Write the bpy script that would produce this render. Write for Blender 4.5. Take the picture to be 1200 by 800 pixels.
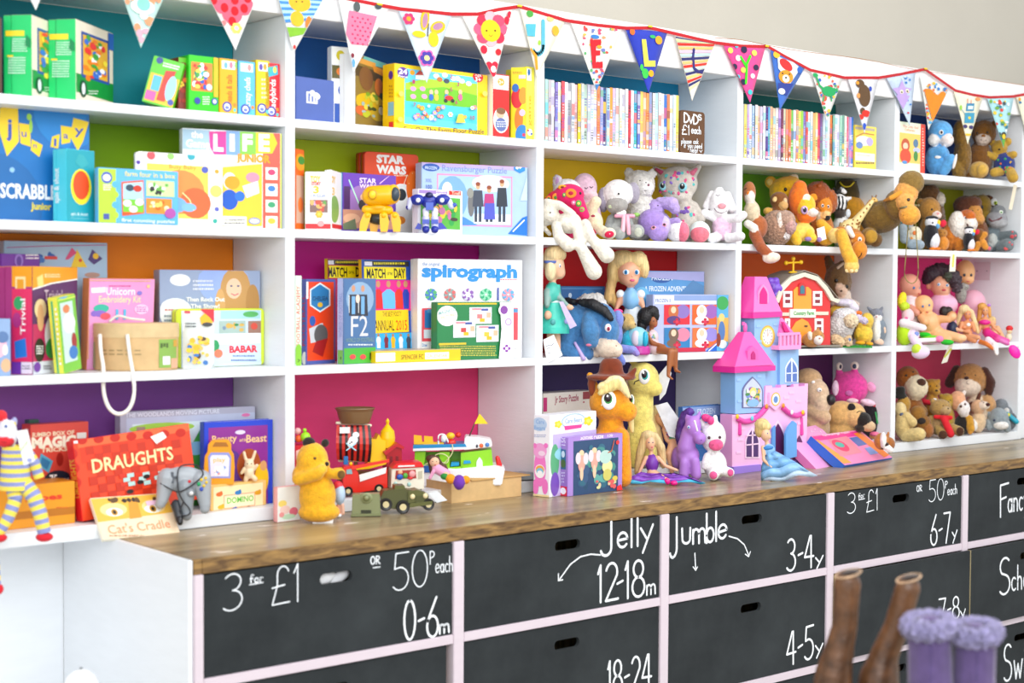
import bpy,bmesh,math,random
import numpy as np
from mathutils import Vector,Matrix
random.seed(7)
for o in list(bpy.data.objects): bpy.data.objects.remove(o)
SC = bpy.context.scene
COL = SC.collection

# ------------------------------------------------------------------ camera
CZ = 1.62                                  # eye height above the floor
CAM = Vector((-2.246,-3.6025,CZ))
YAW,PITCH,ROLL,FPX = 0.69825,0.03648,0.00596,1796.5
cy_,sy_,cp_,sp_,cr_,sr_ = math.cos(YAW),math.sin(YAW),math.cos(PITCH),math.sin(PITCH),math.cos(ROLL),math.sin(ROLL)
RIGHT0 = Vector((cy_,-sy_,0)); FWD = Vector((sy_*cp_,cy_*cp_,-sp_)); UP0 = RIGHT0.cross(FWD)
RV = RIGHT0*cr_ + UP0*sr_; UV = UP0*cr_ - RIGHT0*sr_
cam_d = bpy.data.cameras.new('camera'); cam = bpy.data.objects.new('camera',cam_d); COL.objects.link(cam)
M = Matrix.Identity(4)
for r in range(3): M[r][0],M[r][1],M[r][2],M[r][3] = RV[r],UV[r],-FWD[r],CAM[r]
cam.matrix_world = M
cam_d.sensor_fit = 'HORIZONTAL'; cam_d.sensor_width = 36; cam_d.lens = FPX*36/1200
cam_d.clip_start = .05; cam_d.clip_end = 60
cam_d.dof.use_dof = True; cam_d.dof.focus_distance = 5.1; cam_d.dof.aperture_fstop = 2.7
SC.camera = cam

# ------------------------------------------------------------------ light
w = bpy.data.worlds.new('shop daylight'); SC.world = w; w.use_nodes = True
bg = w.node_tree.nodes['Background']; bg.inputs[0].default_value = (.93,.96,1,1); bg.inputs[1].default_value = 1.3
def area(name,loc,target,sx,sy,power,col):
    d = bpy.data.lights.new(name,'AREA'); d.shape = 'RECTANGLE'; d.size = sx; d.size_y = sy; d.energy = power; d.color = col
    o = bpy.data.objects.new(name,d); COL.objects.link(o); o.location = loc
    o.rotation_euler = (Vector(target)-Vector(loc)).to_track_quat('-Z','Y').to_euler()
area('shop_window_light',(-2.6,-4.6,3.0),(1.0,0,1.2),4.0,1.8,135,(.95,.98,1))
area('ceiling_panel_light',(1.2,-2.4,3.5),(1.4,0,1.0),3.6,1.4,75,(1,.98,.95))
SC.view_settings.view_transform = 'Standard'; SC.view_settings.look = 'None'
SC.view_settings.exposure = -0.16; SC.view_settings.gamma = 1.0; SC.view_settings.use_curve_mapping = False

# ------------------------------------------------------------------ helpers: colour, materials
def lin(h):
    if not isinstance(h,str): return h
    r = []
    for i in (0,2,4):
        v = int(h[i:i+2],16)/255
        r.append(v/12.92 if v <= .04045 else ((v+.055)/1.055)**2.4)
    return (r[0],r[1],r[2],1.0)
MATS = {}
def mat(key,rough=.5,noise=0,nscale=60,bump=0,bscale=200,coat=0,sheen=0,base=None,stretch=(1,1,1),metal=0):
    m = bpy.data.materials.new(key); m.use_nodes = True; nt = m.node_tree; N = nt.nodes; L = nt.links
    b = N['Principled BSDF']; b.inputs['Roughness'].default_value = rough
    b.inputs['Coat Weight'].default_value = coat; b.inputs['Coat Roughness'].default_value = .15
    b.inputs['Sheen Weight'].default_value = sheen; b.inputs['Metallic'].default_value = metal
    tc = N.new('ShaderNodeTexCoord'); mp = N.new('ShaderNodeMapping'); mp.inputs['Scale'].default_value = stretch
    L.new(tc.outputs['Object'],mp.inputs['Vector'])
    if base is None:
        a = N.new('ShaderNodeAttribute'); a.attribute_name = 'Col'; src = a.outputs['Color']
    else:
        a = N.new('ShaderNodeRGB'); a.outputs[0].default_value = lin(base); src = a.outputs[0]
    if noise:
        n = N.new('ShaderNodeTexNoise'); n.inputs['Scale'].default_value = nscale; n.inputs['Detail'].default_value = 3
        L.new(mp.outputs[0],n.inputs['Vector'])
        mr = N.new('ShaderNodeMapRange'); mr.inputs[1].default_value = .3; mr.inputs[2].default_value = .7
        mr.inputs[3].default_value = 1-noise; mr.inputs[4].default_value = 1+noise
        L.new(n.outputs['Fac'],mr.inputs[0])
        vm = N.new('ShaderNodeVectorMath'); vm.operation = 'SCALE'; L.new(src,vm.inputs[0]); L.new(mr.outputs[0],vm.inputs['Scale'])
        src = vm.outputs[0]
    L.new(src,b.inputs['Base Color'])
    if bump:
        n2 = N.new('ShaderNodeTexNoise'); n2.inputs['Scale'].default_value = bscale; n2.inputs['Detail'].default_value = 4
        L.new(mp.outputs[0],n2.inputs['Vector'])
        bp = N.new('ShaderNodeBump'); bp.inputs['Strength'].default_value = bump; bp.inputs['Distance'].default_value = .004
        L.new(n2.outputs['Fac'],bp.inputs['Height']); L.new(bp.outputs[0],b.inputs['Normal'])
    MATS[key] = m; return m
mat('print',.38,.03,25,coat=.15)
mat('card',.75,.06,40,.05,300)
mat('plush',.95,.17,75,.8,240,sheen=.25)
mat('shaggy',.95,.28,90,.9,130,sheen=.3)
mat('fabric',.85,.05,60,.25,500,sheen=.1)
mat('satin',.35,.10,40,.35,60)
mat('plastic',.3,.02,20)
mat('vinyl',.42,.03,30)
mat('hair',.5,.22,160,.6,260,stretch=(1,1,.12))
mat('metal',.3,0,metal=.8)
mat('panel',.6,.05,6,.08,40,stretch=(1,1,3))
mat('white_paint',.38,.015,9,.12,30,base='eceff2',stretch=(1,1,5))
mat('pinkish_paint',.45,.02,9,.15,40,base='d9cbd3',stretch=(1,1,5))
mat('fascia_paint',.6,.03,30,.5,60,base='eeeded',stretch=(.5,1,2))
mat('chalk',.95,.12,120,base='f2f6fa')
mat('leather',.36,.55,30,.5,70)
mat('suede',.95,.14,45,.3,150,sheen=.3)
# wall plaster
m = mat('wall_plaster',.9,.02,4,.2,90,base='b9b3a6')
# blackboard paint with faint chalk dust and scratches
m = bpy.data.materials.new('blackboard'); m.use_nodes = True; nt = m.node_tree; N = nt.nodes; L = nt.links; b = N['Principled BSDF']
tc = N.new('ShaderNodeTexCoord'); n = N.new('ShaderNodeTexNoise'); n.inputs['Scale'].default_value = 3.5; n.inputs['Detail'].default_value = 6; n.inputs['Roughness'].default_value = .65
L.new(tc.outputs['Object'],n.inputs['Vector'])
cr = N.new('ShaderNodeValToRGB'); cr.color_ramp.elements[0].position = .35; cr.color_ramp.elements[0].color = (.013,.0165,.0185,1)
cr.color_ramp.elements[1].position = .78; cr.color_ramp.elements[1].color = (.034,.041,.044,1)
L.new(n.outputs['Fac'],cr.inputs[0]); L.new(cr.outputs[0],b.inputs['Base Color']); b.inputs['Roughness'].default_value = 1.3
MATS['blackboard'] = m
# scuffed varnished wood for the worktop
def wood(key,c0,c1,rough,ax=(3,40,40),spots=False):
    m = bpy.data.materials.new(key); m.use_nodes = True; nt = m.node_tree; N = nt.nodes; L = nt.links; b = N['Principled BSDF']
    tc = N.new('ShaderNodeTexCoord'); mp = N.new('ShaderNodeMapping'); mp.inputs['Scale'].default_value = ax
    L.new(tc.outputs['Object'],mp.inputs['Vector'])
    n = N.new('ShaderNodeTexNoise'); n.inputs['Scale'].default_value = 1; n.inputs['Detail'].default_value = 7; n.inputs['Distortion'].default_value = .6
    L.new(mp.outputs[0],n.inputs['Vector'])
    cr = N.new('ShaderNodeValToRGB'); cr.color_ramp.elements[0].position = .36; cr.color_ramp.elements[0].color = lin(c0)
    cr.color_ramp.elements[1].position = .66; cr.color_ramp.elements[1].color = lin(c1); L.new(n.outputs['Fac'],cr.inputs[0])
    src = cr.outputs[0]
    if spots:
        v = N.new('ShaderNodeTexNoise'); v.inputs['Scale'].default_value = 14; v.inputs['Detail'].default_value = 5
        mp2 = N.new('ShaderNodeMapping'); mp2.inputs['Scale'].default_value = (.6,1.5,1); L.new(tc.outputs['Object'],mp2.inputs[0]); L.new(mp2.outputs[0],v.inputs['Vector'])
        c2 = N.new('ShaderNodeValToRGB'); c2.color_ramp.elements[0].position = .685; c2.color_ramp.elements[0].color = (0,0,0,1)
        c2.color_ramp.elements[1].position = .72; c2.color_ramp.elements[1].color = (1,1,1,1); L.new(v.outputs['Fac'],c2.inputs[0])
        mx = N.new('ShaderNodeMix'); mx.data_type = 'RGBA'; L.new(c2.outputs[0],mx.inputs[0]); L.new(src,mx.inputs[6]); mx.inputs[7].default_value = lin('e6ded2'); src = mx.outputs[2]
    L.new(src,b.inputs['Base Color']); b.inputs['Roughness'].default_value = rough
    bp = N.new('ShaderNodeBump'); bp.inputs['Strength'].default_value = .12; bp.inputs['Distance'].default_value = .002
    L.new(n.outputs['Fac'],bp.inputs['Height']); L.new(bp.outputs[0],b.inputs['Normal'])
    MATS[key] = m
wood('worktop_wood','7d6a4c','ab9872',.28,(2.5,18,18),True)
wood('edge_wood','5c4226','a07c46',.6,(14,60,75))
wood('ply_edge','9b8a63','cbbd94',.7,(60,60,4))

# ------------------------------------------------------------------ helpers: pixel -> place in the room
def ray(u,v):
    return RV*((u-600)/FPX) - UV*((v-400)/FPX) + FWD
def at(u,v,Y):
    d = ray(u,v); return CAM + d*((Y-CAM.y)/d.y)
def atz(u,v,Z):
    d = ray(u,v); return CAM + d*((Z-CAM.z)/d.z)
class Fr:
    """local frame: x to the right, y away, z up; P() measures a photo pixel on the frame's plane y=d"""
    def __init__(s,loc,th):
        s.loc = Vector(loc); s.th = th
        s.ex = Vector((math.cos(th),math.sin(th),0)); s.ey = Vector((-math.sin(th),math.cos(th),0))
        s.u0 = s.px(s.loc); 
        a = s.P(*s.u0); b = s.P(s.u0[0]+1,s.u0[1]); c = s.P(s.u0[0],s.u0[1]+1)
        s.su = abs(b[0]-a[0]); s.sv = abs(c[2]-a[2])
    def px(s,w):
        d = w-CAM; f = d.dot(FWD); return (600+FPX*d.dot(RV)/f,400-FPX*d.dot(UV)/f)
    def P(s,u,v,d=0.0):
        r = ray(u,v); t = ((s.loc-CAM).dot(s.ey)+d)/r.dot(s.ey); w = CAM + r*t - s.loc
        return Vector((w.dot(s.ex),d,w.z))
def facing(loc,turn=0):
    d = Vector(loc)-CAM; return -math.atan2(d.x,d.y) + math.radians(turn)

# ------------------------------------------------------------------ helpers: objects
def link(o,parent=None):
    COL.objects.link(o)
    if parent is not None: o.parent = parent
    return o
def tag(o,label,cat,group=None,kind=None):
    if label: o['label'] = label
    if cat: o['category'] = cat
    if group: o['group'] = group
    if kind: o['kind'] = kind
    return o
class MB:
    def __init__(s): s.v = []; s.f = []; s.c = []; s.sm = []
    def add(s,vs,fs,col,smooth=False):
        n = len(s.v); s.v += [tuple(x) for x in vs]
        for f in fs: s.f.append([n+i for i in f])
        c = lin(col); s.c += [c]*len(fs); s.sm += [smooth]*len(fs)
    def box(s,x0,y0,z0,x1,y1,z1,col,cols=None):
        vs = [(x0,y0,z0),(x1,y0,z0),(x1,y1,z0),(x0,y1,z0),(x0,y0,z1),(x1,y0,z1),(x1,y1,z1),(x0,y1,z1)]
        fs = [(0,1,5,4),(3,0,4,7),(4,5,6,7),(1,2,6,5),(2,3,7,6),(3,2,1,0)]   # front left top right back bottom
        for i,f in enumerate(fs):
            s.add(vs,[f],(cols or {}).get(i,col))
    def ell(s,c,r,col,rot=0,seg=16,rings=9,rotx=0):
        vs = []; fs = []; ca,sa = math.cos(rot),math.sin(rot); cb,sb = math.cos(rotx),math.sin(rotx)
        for i in range(rings+1):
            t = math.pi*i/rings
            for j in range(seg):
                p = 2*math.pi*j/seg
                x,y,z = r[0]*math.sin(t)*math.cos(p),r[1]*math.sin(t)*math.sin(p),r[2]*math.cos(t)
                y,z = y*cb-z*sb,y*sb+z*cb
                x,z = x*ca+z*sa,-x*sa+z*ca
                vs.append((c[0]+x,c[1]+y,c[2]+z))
        for i in range(rings):
            for j in range(seg):
                a = i*seg+j; b = i*seg+(j+1) % seg; fs.append((a,a+seg,b+seg,b))
        s.add(vs,fs,col,True)
    def cap(s,a,ra,b,rb,col,seg=12,flat=1.0):
        a = Vector(a); b = Vector(b); d = b-a; L = d.length
        if L < 1e-6: s.ell(a,(ra,ra,ra),col); return
        q = d.to_track_quat('Z','Y'); prof = []
        for i in range(0,5): t = math.pi/2*i/4; prof.append((-ra*math.cos(t),ra*math.sin(t)))
        for i in range(0,5): t = math.pi/2*i/4; prof.append((L+rb*math.sin(t),rb*math.cos(t)))
        vs = []; fs = []
        for z,r in prof:
            r = max(r,1e-5)
            for j in range(seg):
                p = 2*math.pi*j/seg; vs.append(a+q @ Vector((r*math.cos(p),r*math.sin(p),z)))
        for i in range(len(prof)-1):
            for j in range(seg): k = i*seg+j; k2 = i*seg+(j+1) % seg; fs.append((k,k2,k2+seg,k+seg))
        s.add(vs,fs,col,True)
    def lathe(s,cx,cyy,prof,col,seg=24,ky=1.0,cols=None,smooth=True,wave=0,nw=7):
        for i in range(len(prof)-1):
            vs = []; fs = []
            for z,r in prof[i:i+2]:
                for j in range(seg):
                    p = 2*math.pi*j/seg; rr = r*(1+wave*math.sin(nw*p)*(1 if wave else 0))
                    vs.append((cx+rr*math.cos(p),cyy+rr*ky*math.sin(p),z))
            for j in range(seg): fs.append((j,(j+1) % seg,(j+1) % seg+seg,j+seg))
            s.add(vs,fs,cols[i] if cols else col,smooth)
        for end in (0,-1):
            z,r = prof[end]
            if r > 1e-4: s.add([(cx+r*math.cos(2*math.pi*j/seg),cyy+r*ky*math.sin(2*math.pi*j/seg),z) for j in range(seg)],[tuple(range(seg))],cols[end] if cols else col)
    def prism(s,pts,y0,y1,col,side=None,smooth=False):
        n = len(pts); vs = [(p[0],y0,p[1]) for p in pts]+[(p[0],y1,p[1]) for p in pts]
        s.add(vs,[tuple(range(n))],col); s.add(vs,[tuple(range(2*n-1,n-1,-1))],side or col)
        s.add(vs,[(i,i+n,(i+1) % n+n,(i+1) % n) for i in range(n)],side or col,smooth)
    def tube(s,pts,r,col,seg=6):
        pts = [Vector(p) for p in pts]
        if len(pts) > 3 and not isinstance(r,(list,tuple)):   # smooth the line through its points
            q = []
            for i in range(len(pts)-1):
                a,b,c_,d = pts[max(i-1,0)],pts[i],pts[i+1],pts[min(i+2,len(pts)-1)]
                for t in (0,.25,.5,.75): q.append(.5*((2*b)+(c_-a)*t+(2*a-5*b+4*c_-d)*t*t+(3*b-a-3*c_+d)*t**3))
            pts = q+[pts[-1]]
        rings = []; vs = []; fs = []
        for i,p in enumerate(pts):
            d = (pts[min(i+1,len(pts)-1)]-pts[max(i-1,0)]).normalized(); q = d.to_track_quat('Z','Y')
            rr = r[i] if isinstance(r,(list,tuple)) else r
            for j in range(seg): a = 2*math.pi*j/seg; vs.append(p+q @ Vector((rr*math.cos(a),rr*math.sin(a),0)))
        for i in range(len(pts)-1):
            for j in range(seg): k = i*seg+j; k2 = i*seg+(j+1) % seg; fs.append((k,k2,k2+seg,k+seg))
        fs.append(tuple(range(seg))); fs.append(tuple(range(len(vs)-1,len(vs)-1-seg,-1)))
        s.add(vs,fs,col,True)
    def minz(s): return min(p[2] for p in s.v)
    def mesh(s,name):
        me = bpy.data.meshes.new(name); me.from_pydata(s.v,[],s.f)
        a = me.color_attributes.new('Col','FLOAT_COLOR','CORNER')
        buf = []
        for f,c in zip(s.f,s.c): buf += list(c)*len(f)
        a.data.foreach_set('color',buf)
        me.polygons.foreach_set('use_smooth',s.sm); me.update(); return me
    def build(s,name,m,parent=None,bevel=0,loc=None,th=0,fix=True):
        me = s.mesh(name)
        if fix or bevel:
            bm = bmesh.new(); bm.from_mesh(me)
            if bevel:
                bmesh.ops.remove_doubles(bm,verts=bm.verts,dist=1e-6)
                es = [e for e in bm.edges if len(e.link_faces) == 2 and e.calc_face_angle(0) > .6]
                bmesh.ops.bevel(bm,geom=es,offset=bevel,segments=2,affect='EDGES',clamp_overlap=True)
            if fix: bmesh.ops.recalc_face_normals(bm,faces=bm.faces)
            bm.to_mesh(me); bm.free()
        me.materials.append(MATS[m]); o = bpy.data.objects.new(name,me); link(o,parent)
        if loc is not None: o.location = loc; o.rotation_euler = (0,0,th)
        return o

# ------------------------------------------------------------------ helpers: flat print on faces
TXT = {}
def text_geo(s,bold=0.0):
    k = (s,bold)
    if k not in TXT:
        cu = bpy.data.curves.new('txt','FONT'); cu.body = s; cu.size = 1; cu.resolution_u = 2; cu.offset = bold; cu.fill_mode = 'FRONT'
        o = bpy.data.objects.new('txt',cu); me = bpy.data.meshes.new_from_object(o)
        vs = [(p.co.x,p.co.y) for p in me.vertices]; fs = [tuple(p.vertices) for p in me.polygons]
        bpy.data.objects.remove(o); bpy.data.curves.remove(cu); bpy.data.meshes.remove(me)
        xs = [p[0] for p in vs]; ys = [p[1] for p in vs]
        TXT[k] = (vs,fs,min(xs),max(xs),min(ys),max(ys))
    return TXT[k]
class Art:
    """flat print on the plane of a frame (y=d, a hair in front); pixel measured"""
    def __init__(s,fr,W=None,H=None,d=0.0,side=None,x0=0.0):
        s.fr = fr; s.W = W; s.H = H; s.x0 = x0; s.d = d; s.mb = MB(); s.k = 0; s.side = side
    def q(s,u,v):
        p = s.fr.P(u,v,s.d); return (p.x,p.z)
    def cl(s,p):
        if s.W is None: return p
        m = .0008
        return (min(max(p[0],s.x0+m),s.W-m),min(max(p[1],m),s.H-m))
    def lay(s):
        s.k += 1; return s.d-.0004-.00004*s.k
    def poly2(s,pts,col):
        y = s.lay(); pts = [s.cl(p) for p in pts]
        s.mb.add([(p[0],y,p[1]) for p in pts],[tuple(range(len(pts)))],col)
    def r(s,u0,v0,u1,v1,col):
        a = s.q(u0,v0); b = s.q(u1,v1); s.poly2([(a[0],b[1]),(b[0],b[1]),(b[0],a[1]),(a[0],a[1])],col)
    def p(s,pts,col): s.poly2([s.q(*x) for x in pts],col)
    def e(s,u,v,ru,rv,col,n=18,a0=0,a1=360,rot=0):
        c = s.q(u,v); rx = abs(s.q(u+ru,v)[0]-c[0]); rz = abs(s.q(u,v+rv)[1]-c[1]); ro = math.radians(rot)
        pts = []
        for i in range(n+(0 if a1-a0 == 360 else 1)):
            t = math.radians(a0+(a1-a0)*i/n); x,z = rx*math.cos(t),rz*math.sin(t)
            pts.append((c[0]+x*math.cos(ro)-z*math.sin(ro),c[1]+x*math.sin(ro)+z*math.cos(ro)))
        s.poly2(pts,col)
    def t(s,txt,u0,v0,u1,h,col,bold=.012,v1=None,vert=False):
        """text with its baseline from (u0,v0) to u1, height h px; vert: reading upwards from (u0,v0), u1 = end v"""
        vs,fs,xa,xb,ya,yb = text_geo(txt,bold); y = s.lay()
        if not vert:
            a = s.q(u0,v0); b = s.q(u1,v1 if v1 is not None else v0); hh = abs(s.q(u0,v0-h)[1]-a[1])
            sx = (b[0]-a[0])/(xb-xa); sz = hh/.72; tilt = (b[1]-a[1])/(b[0]-a[0]) if v1 is not None else 0
            pts = [s.cl((a[0]+(x-xa)*sx,a[1]+yy*sz+(x-xa)*sx*tilt)) for x,yy in vs]
        else:
            a = s.q(u0,v0); b = s.q(u0,u1); w_ = abs(s.q(u0+h,v0)[0]-a[0]); sx = (b[1]-a[1])/(xb-xa); sz = w_/.72
            pts = [s.cl((a[0]-yy*sz,a[1]+(x-xa)*sx)) for x,yy in vs]
        s.mb.add([(x,y,z) for x,z in pts],fs,col)
    def scrib(s,u0,v0,u1,v1,col,lines=3,gap=.5):
        """tiny illegible print as rows of short dashes"""
        hh = (v1-v0)/lines
        for i in range(lines):
            u = u0
            while u < u1-.6:
                l = random.uniform(.8,2.6); s.r(u,v0+i*hh,min(u+l,u1),v0+i*hh+hh*gap,col); u += l+.7
    def st(s,pts,wd,col):
        """ribbon stroke through pixel points"""
        P = [s.q(*p) for p in pts]; w = wd*s.fr.sv/2; y0 = s.lay(); s.k += .5
        for i,(a,b) in enumerate(zip(P,P[1:])):
            y = y0-.00004*(i % 2)
            d = Vector((b[0]-a[0],b[1]-a[1])); 
            if d.length < 1e-7: continue
            n = Vector((-d.y,d.x)).normalized()*w
            q4 = [(a[0]+n.x,a[1]+n.y),(b[0]+n.x,b[1]+n.y),(b[0]-n.x,b[1]-n.y),(a[0]-n.x,a[1]-n.y)]
            s.mb.add([(q[0],y,q[1]) for q in map(s.cl,q4)],[(0,1,2,3)],col)
        y = y0-.00008
        for a in P: s.mb.add([(*[s.cl((a[0]+w*math.cos(t),a[1]+w*math.sin(t)))[0]],y,s.cl((a[0]+w*math.cos(t),a[1]+w*math.sin(t)))[1]) for t in [k*math.pi/4 for k in range(8)]],[tuple(range(8))],col)
    def flower(s,u,v,r,pet,mid,n=6):
        for i in range(n):
            a = 2*math.pi*i/n; s.e(u+r*.62*math.cos(a),v+r*.62*math.sin(a),r*.42,r*.42,pet,8)
        s.e(u,v,r*.42,r*.42,mid,8)
    def build(s,name,parent,m='print'):
        if not s.mb.f: return None
        return s.mb.build(name,m,parent,fix=False)
# hand lettering as strokes: glyphs on a box 0..w x 0..1 (descenders below 0)
def arc(cx,cy,rx,ry,a0,a1,n=10): return [(cx+rx*math.cos(math.radians(a0+(a1-a0)*i/n)),cy+ry*math.sin(math.radians(a0+(a1-a0)*i/n))) for i in range(n+1)]
G = {
 '0': (.5,[arc(.25,.5,.24,.5,90,450,18)]),'1': (.2,[[(.02,.78),(.12,1),(.12,0)]]),
 '2': (.5,[arc(.25,.74,.22,.26,160,-20,10)+[(.02,0),(.5,0)]]),'3': (.5,[arc(.22,.76,.22,.23,140,-80,10),arc(.2,.27,.27,.27,85,-140,12)]),
 '4': (.5,[[(.3,1),(.0,.35),(.5,.35)],[(.36,1),(.36,0)]]),'5': (.5,[[(.5,1),(.1,1),(.06,.58)]+arc(.22,.3,.27,.31,110,-140,12)]),
 '6': (.5,[[(.42,1),(.12,.55)]+arc(.25,.27,.24,.27,150,510,16)]),'7': (.5,[[(.02,1),(.5,1),(.18,0)]]),
 '8': (.5,[arc(.25,.76,.2,.23,-90,270,14),arc(.25,.27,.25,.27,90,450,14)]),'-': (.3,[[(.04,.45),(.28,.5)]]),
 'J': (.5,[[(.36,1),(.36,.2)]+arc(.18,.12,.18,.2,0,-170,8)]),'e': (.4,[[(.03,.27),(.37,.3)]+arc(.2,.27,.18,.27,10,320,12)]),
 'l': (.12,[[(.06,1),(.06,0)]]),'y': (.4,[[(.02,.5),(.2,.12)],[(.4,.55),(.08,-.35)]]),'u': (.4,[[(.04,.52),(.05,.2)]+arc(.2,.15,.15,.15,180,360,8)+[(.36,.52)]]),
 'm': (.6,[[(.04,0),(.04,.5)]+arc(.17,.35,.13,.17,180,0,6)+[(.3,0)],[(.3,.35)]+arc(.43,.35,.13,.17,180,0,6)+[(.57,0)]]),
 'b': (.4,[[(.04,1),(.04,0)],arc(.2,.25,.17,.25,180,-180,12)]),'h': (.36,[[(.04,.95),(.04,0)],[(.04,.3)]+arc(.18,.32,.14,.18,180,0,6)+[(.32,0)]]),
 'a': (.38,[arc(.18,.25,.16,.25,20,380,12),[(.35,.5),(.35,0)]]),'c': (.34,[arc(.2,.25,.17,.25,50,310,10)]),
 'o': (.38,[arc(.19,.25,.17,.25,0,360,12)]),'r': (.28,[[(.04,0),(.04,.5)],[(.04,.32)]+arc(.17,.3,.13,.2,170,50,5)]),
 'f': (.28,[arc(.2,.75,.12,.2,30,180,6)+[(.08,0)],[(0,.5),(.24,.5)]]),'P': (.4,[[(.05,0),(.05,1)],[(.05,1)]+arc(.15,.75,.22,.25,90,-90,8)+[(.05,.5)]]),
 'O': (.55,[arc(.27,.5,.25,.5,0,360,14)]),'R': (.5,[[(.05,0),(.05,1)]+arc(.2,.76,.24,.24,90,-90,8)+[(.07,.52),(.48,0)]]),
 'L': (.4,[[(.4,1),(.4,1)]]),'F': (.45,[[(.06,0),(.06,1),(.48,1)],[(.06,.55),(.36,.58)]]),'n': (.38,[[(.04,0),(.04,.5)],[(.04,.3)]+arc(.19,.32,.15,.18,180,0,6)+[(.34,0)]]),
 'S': (.5,[arc(.26,.76,.22,.24,40,230,9)+arc(.22,.26,.25,.27,70,-140,10)]),'w': (.5,[[(.02,.5),(.13,0),(.25,.4),(.37,0),(.5,.5)]]),
 'i': (.12,[[(.06,.5),(.06,0)],[(.06,.72),(.06,.74)]]),'D': (.5,[[(.06,0),(.06,1)]+arc(.1,.5,.4,.5,90,-90,10)+[(.06,0)]]),
 'v': (.36,[[(.02,.5),(.18,0),(.35,.5)]]),'s': (.32,[arc(.17,.38,.13,.13,40,230,6)+arc(.15,.13,.15,.14,70,-150,6)]),
 'p': (.38,[[(.04,.5),(.04,-.4)],arc(.2,.25,.16,.25,180,-180,12)]),'k': (.34,[[(.04,.95),(.04,0)],[(.3,.5),(.05,.2),(.32,0)]]),
 'd': (.4,[arc(.19,.25,.17,.25,0,360,12),[(.36,1),(.36,0)]]),'!': (.12,[[(.06,1),(.06,.3)],[(.06,.04),(.06,.06)]]),' ': (.25,[]),
 '£': (.5,[arc(.32,.78,.16,.22,20,180,6)+[(.16,.5),(.02,0),(.5,.03)],[(.02,.45),(.36,.5)]]),
 'A': (.5,[[(0,0),(.25,1),(.5,0)],[(.1,.35),(.4,.35)]]),
}
def hand(art,txt,u0,v0,u1,v1,h,wd,col='f2f6fa',gap=.1):
    """hand lettering: baseline from pixel (u0,v0) to (u1,v1), capital height h px, stroke width wd px"""
    W = sum(G[c][0]+gap for c in txt)-gap; x = 0
    for c in txt:
        for stk in G[c][1]:
            pts = []
            for gx,gy in stk:
                t = (x+gx)/W; pts.append((u0+(u1-u0)*t,v0+(v1-v0)*t-gy*h))
            art.st(pts,wd,col)
        x += G[c][0]+gap
    if getattr(art,'own',None): art.build('chalk_lettering',art.own,'chalk'); art.mb = MB()
# ------------------------------------------------------------------ structure
def z_(h): return CZ+h
Z0,Z1,Z2,Z3,ZW = z_(.7303),z_(.4508),z_(.1504),z_(-.2257),z_(-.6425)
ZH = z_(.857); TS = .023; D = .285; TD = .0295
ZB = ZW+.036                        # top of the bottom board of the shelves
KX = [-.91,0.0,.9032,1.8259,2.73,3.621]
XL,XR = -1.1,4.6
def struct(name,mb,m,**k):
    o = mb.build(name,m,**k); o['kind'] = 'structure'; return o
b = MB(); b.box(-6,-7,-.05,8,.6,0,'b9b2a6'); struct('floor',b,'panel')
b = MB(); b.box(-6,D+.03,0,8,D+.15,3.1,'d8d2c2'); struct('wall_back',b,'wall_plaster')

# tall shelving
shelving = tag(bpy.data.objects.new('shelving_unit',None),'white painted open shelving unit with brightly coloured back panels, filling the wall','shelving'); link(shelving); shelving.location = (0,0,ZW)
def sp(name,x0,y0,z0,x1,y1,z1,m,col='ffffff',bev=.0015,label=None):
    b = MB(); b.box(x0,y0,z0-ZW,x1,y1,z1-ZW,col); o = b.build(name,m,shelving,bevel=bev)
    if label: o['label'] = label
    return o
for i,k in enumerate(KX): sp('upright',k-TD,0,ZW+.0005,k,D,Z0,'white_paint')
for i in range(5):
    x0,x1 = KX[i]+.0004,KX[i+1]-TD-.0004
    for z in (Z1,Z2,Z3): sp('shelf_board',x0,.0008,z-TS,x1,D,z,'white_paint')
    sp('bottom_board',x0,.0008,ZW+.0005,x1,D,ZB,'white_paint')
PAN = [['00909e','0c62b0','0088b4','007a74','0c3678'],
       ['94c400','bcd008','ecc200','68a800','a4a410'],
       ['ff8c00','e01aa0','e01018','f06808','e82a7e'],
       ['8c4ca8','e43a7a','3c2a66','642464','d43c62']]
NAMES = [['teal','blue','petrol blue','dark green','navy'],['green','lime green','yellow','leaf green','olive'],
         ['orange','magenta','red','burnt orange','deep pink'],['purple','raspberry','dark indigo','aubergine','crimson']]
lev = [(Z1,Z0),(Z2,Z1-TS),(Z3,Z2-TS),(ZB,Z3-TS)]
for r in range(4):
    for i in range(5):
        sp('back_panel',KX[i]+.0004,D+.0005,lev[r][0]+.0004,KX[i+1]-TD-.0004,D+.012,lev[r][1]-.0004,'panel',PAN[r][i],0,NAMES[r][i]+' painted back panel')
sp('top_board',KX[0]-TD,.021,Z0+.0005,KX[-1]+.3,D,Z0+.02,'white_paint')
sp('fascia_board',XL-.6,0,Z0-.0,XR,.02,ZH,'fascia_paint',bev=.002)
sp('right_hand_bay_panel',KX[-1]+.0008,.012,ZW+.001,KX[-1]+.6,.03,Z0,'white_paint')
# white boards under the left bay, beside the drawer cabinet
b = MB(); b.box(-2.0,D-.002,0,-.5452,D+.028,ZW-.001,'fff'*2); struct('trim_1',b,'white_paint')
b = MB(); b.box(-1.3,-.02,0,-.955,.0,ZW-.001,'111111'); 
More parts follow.
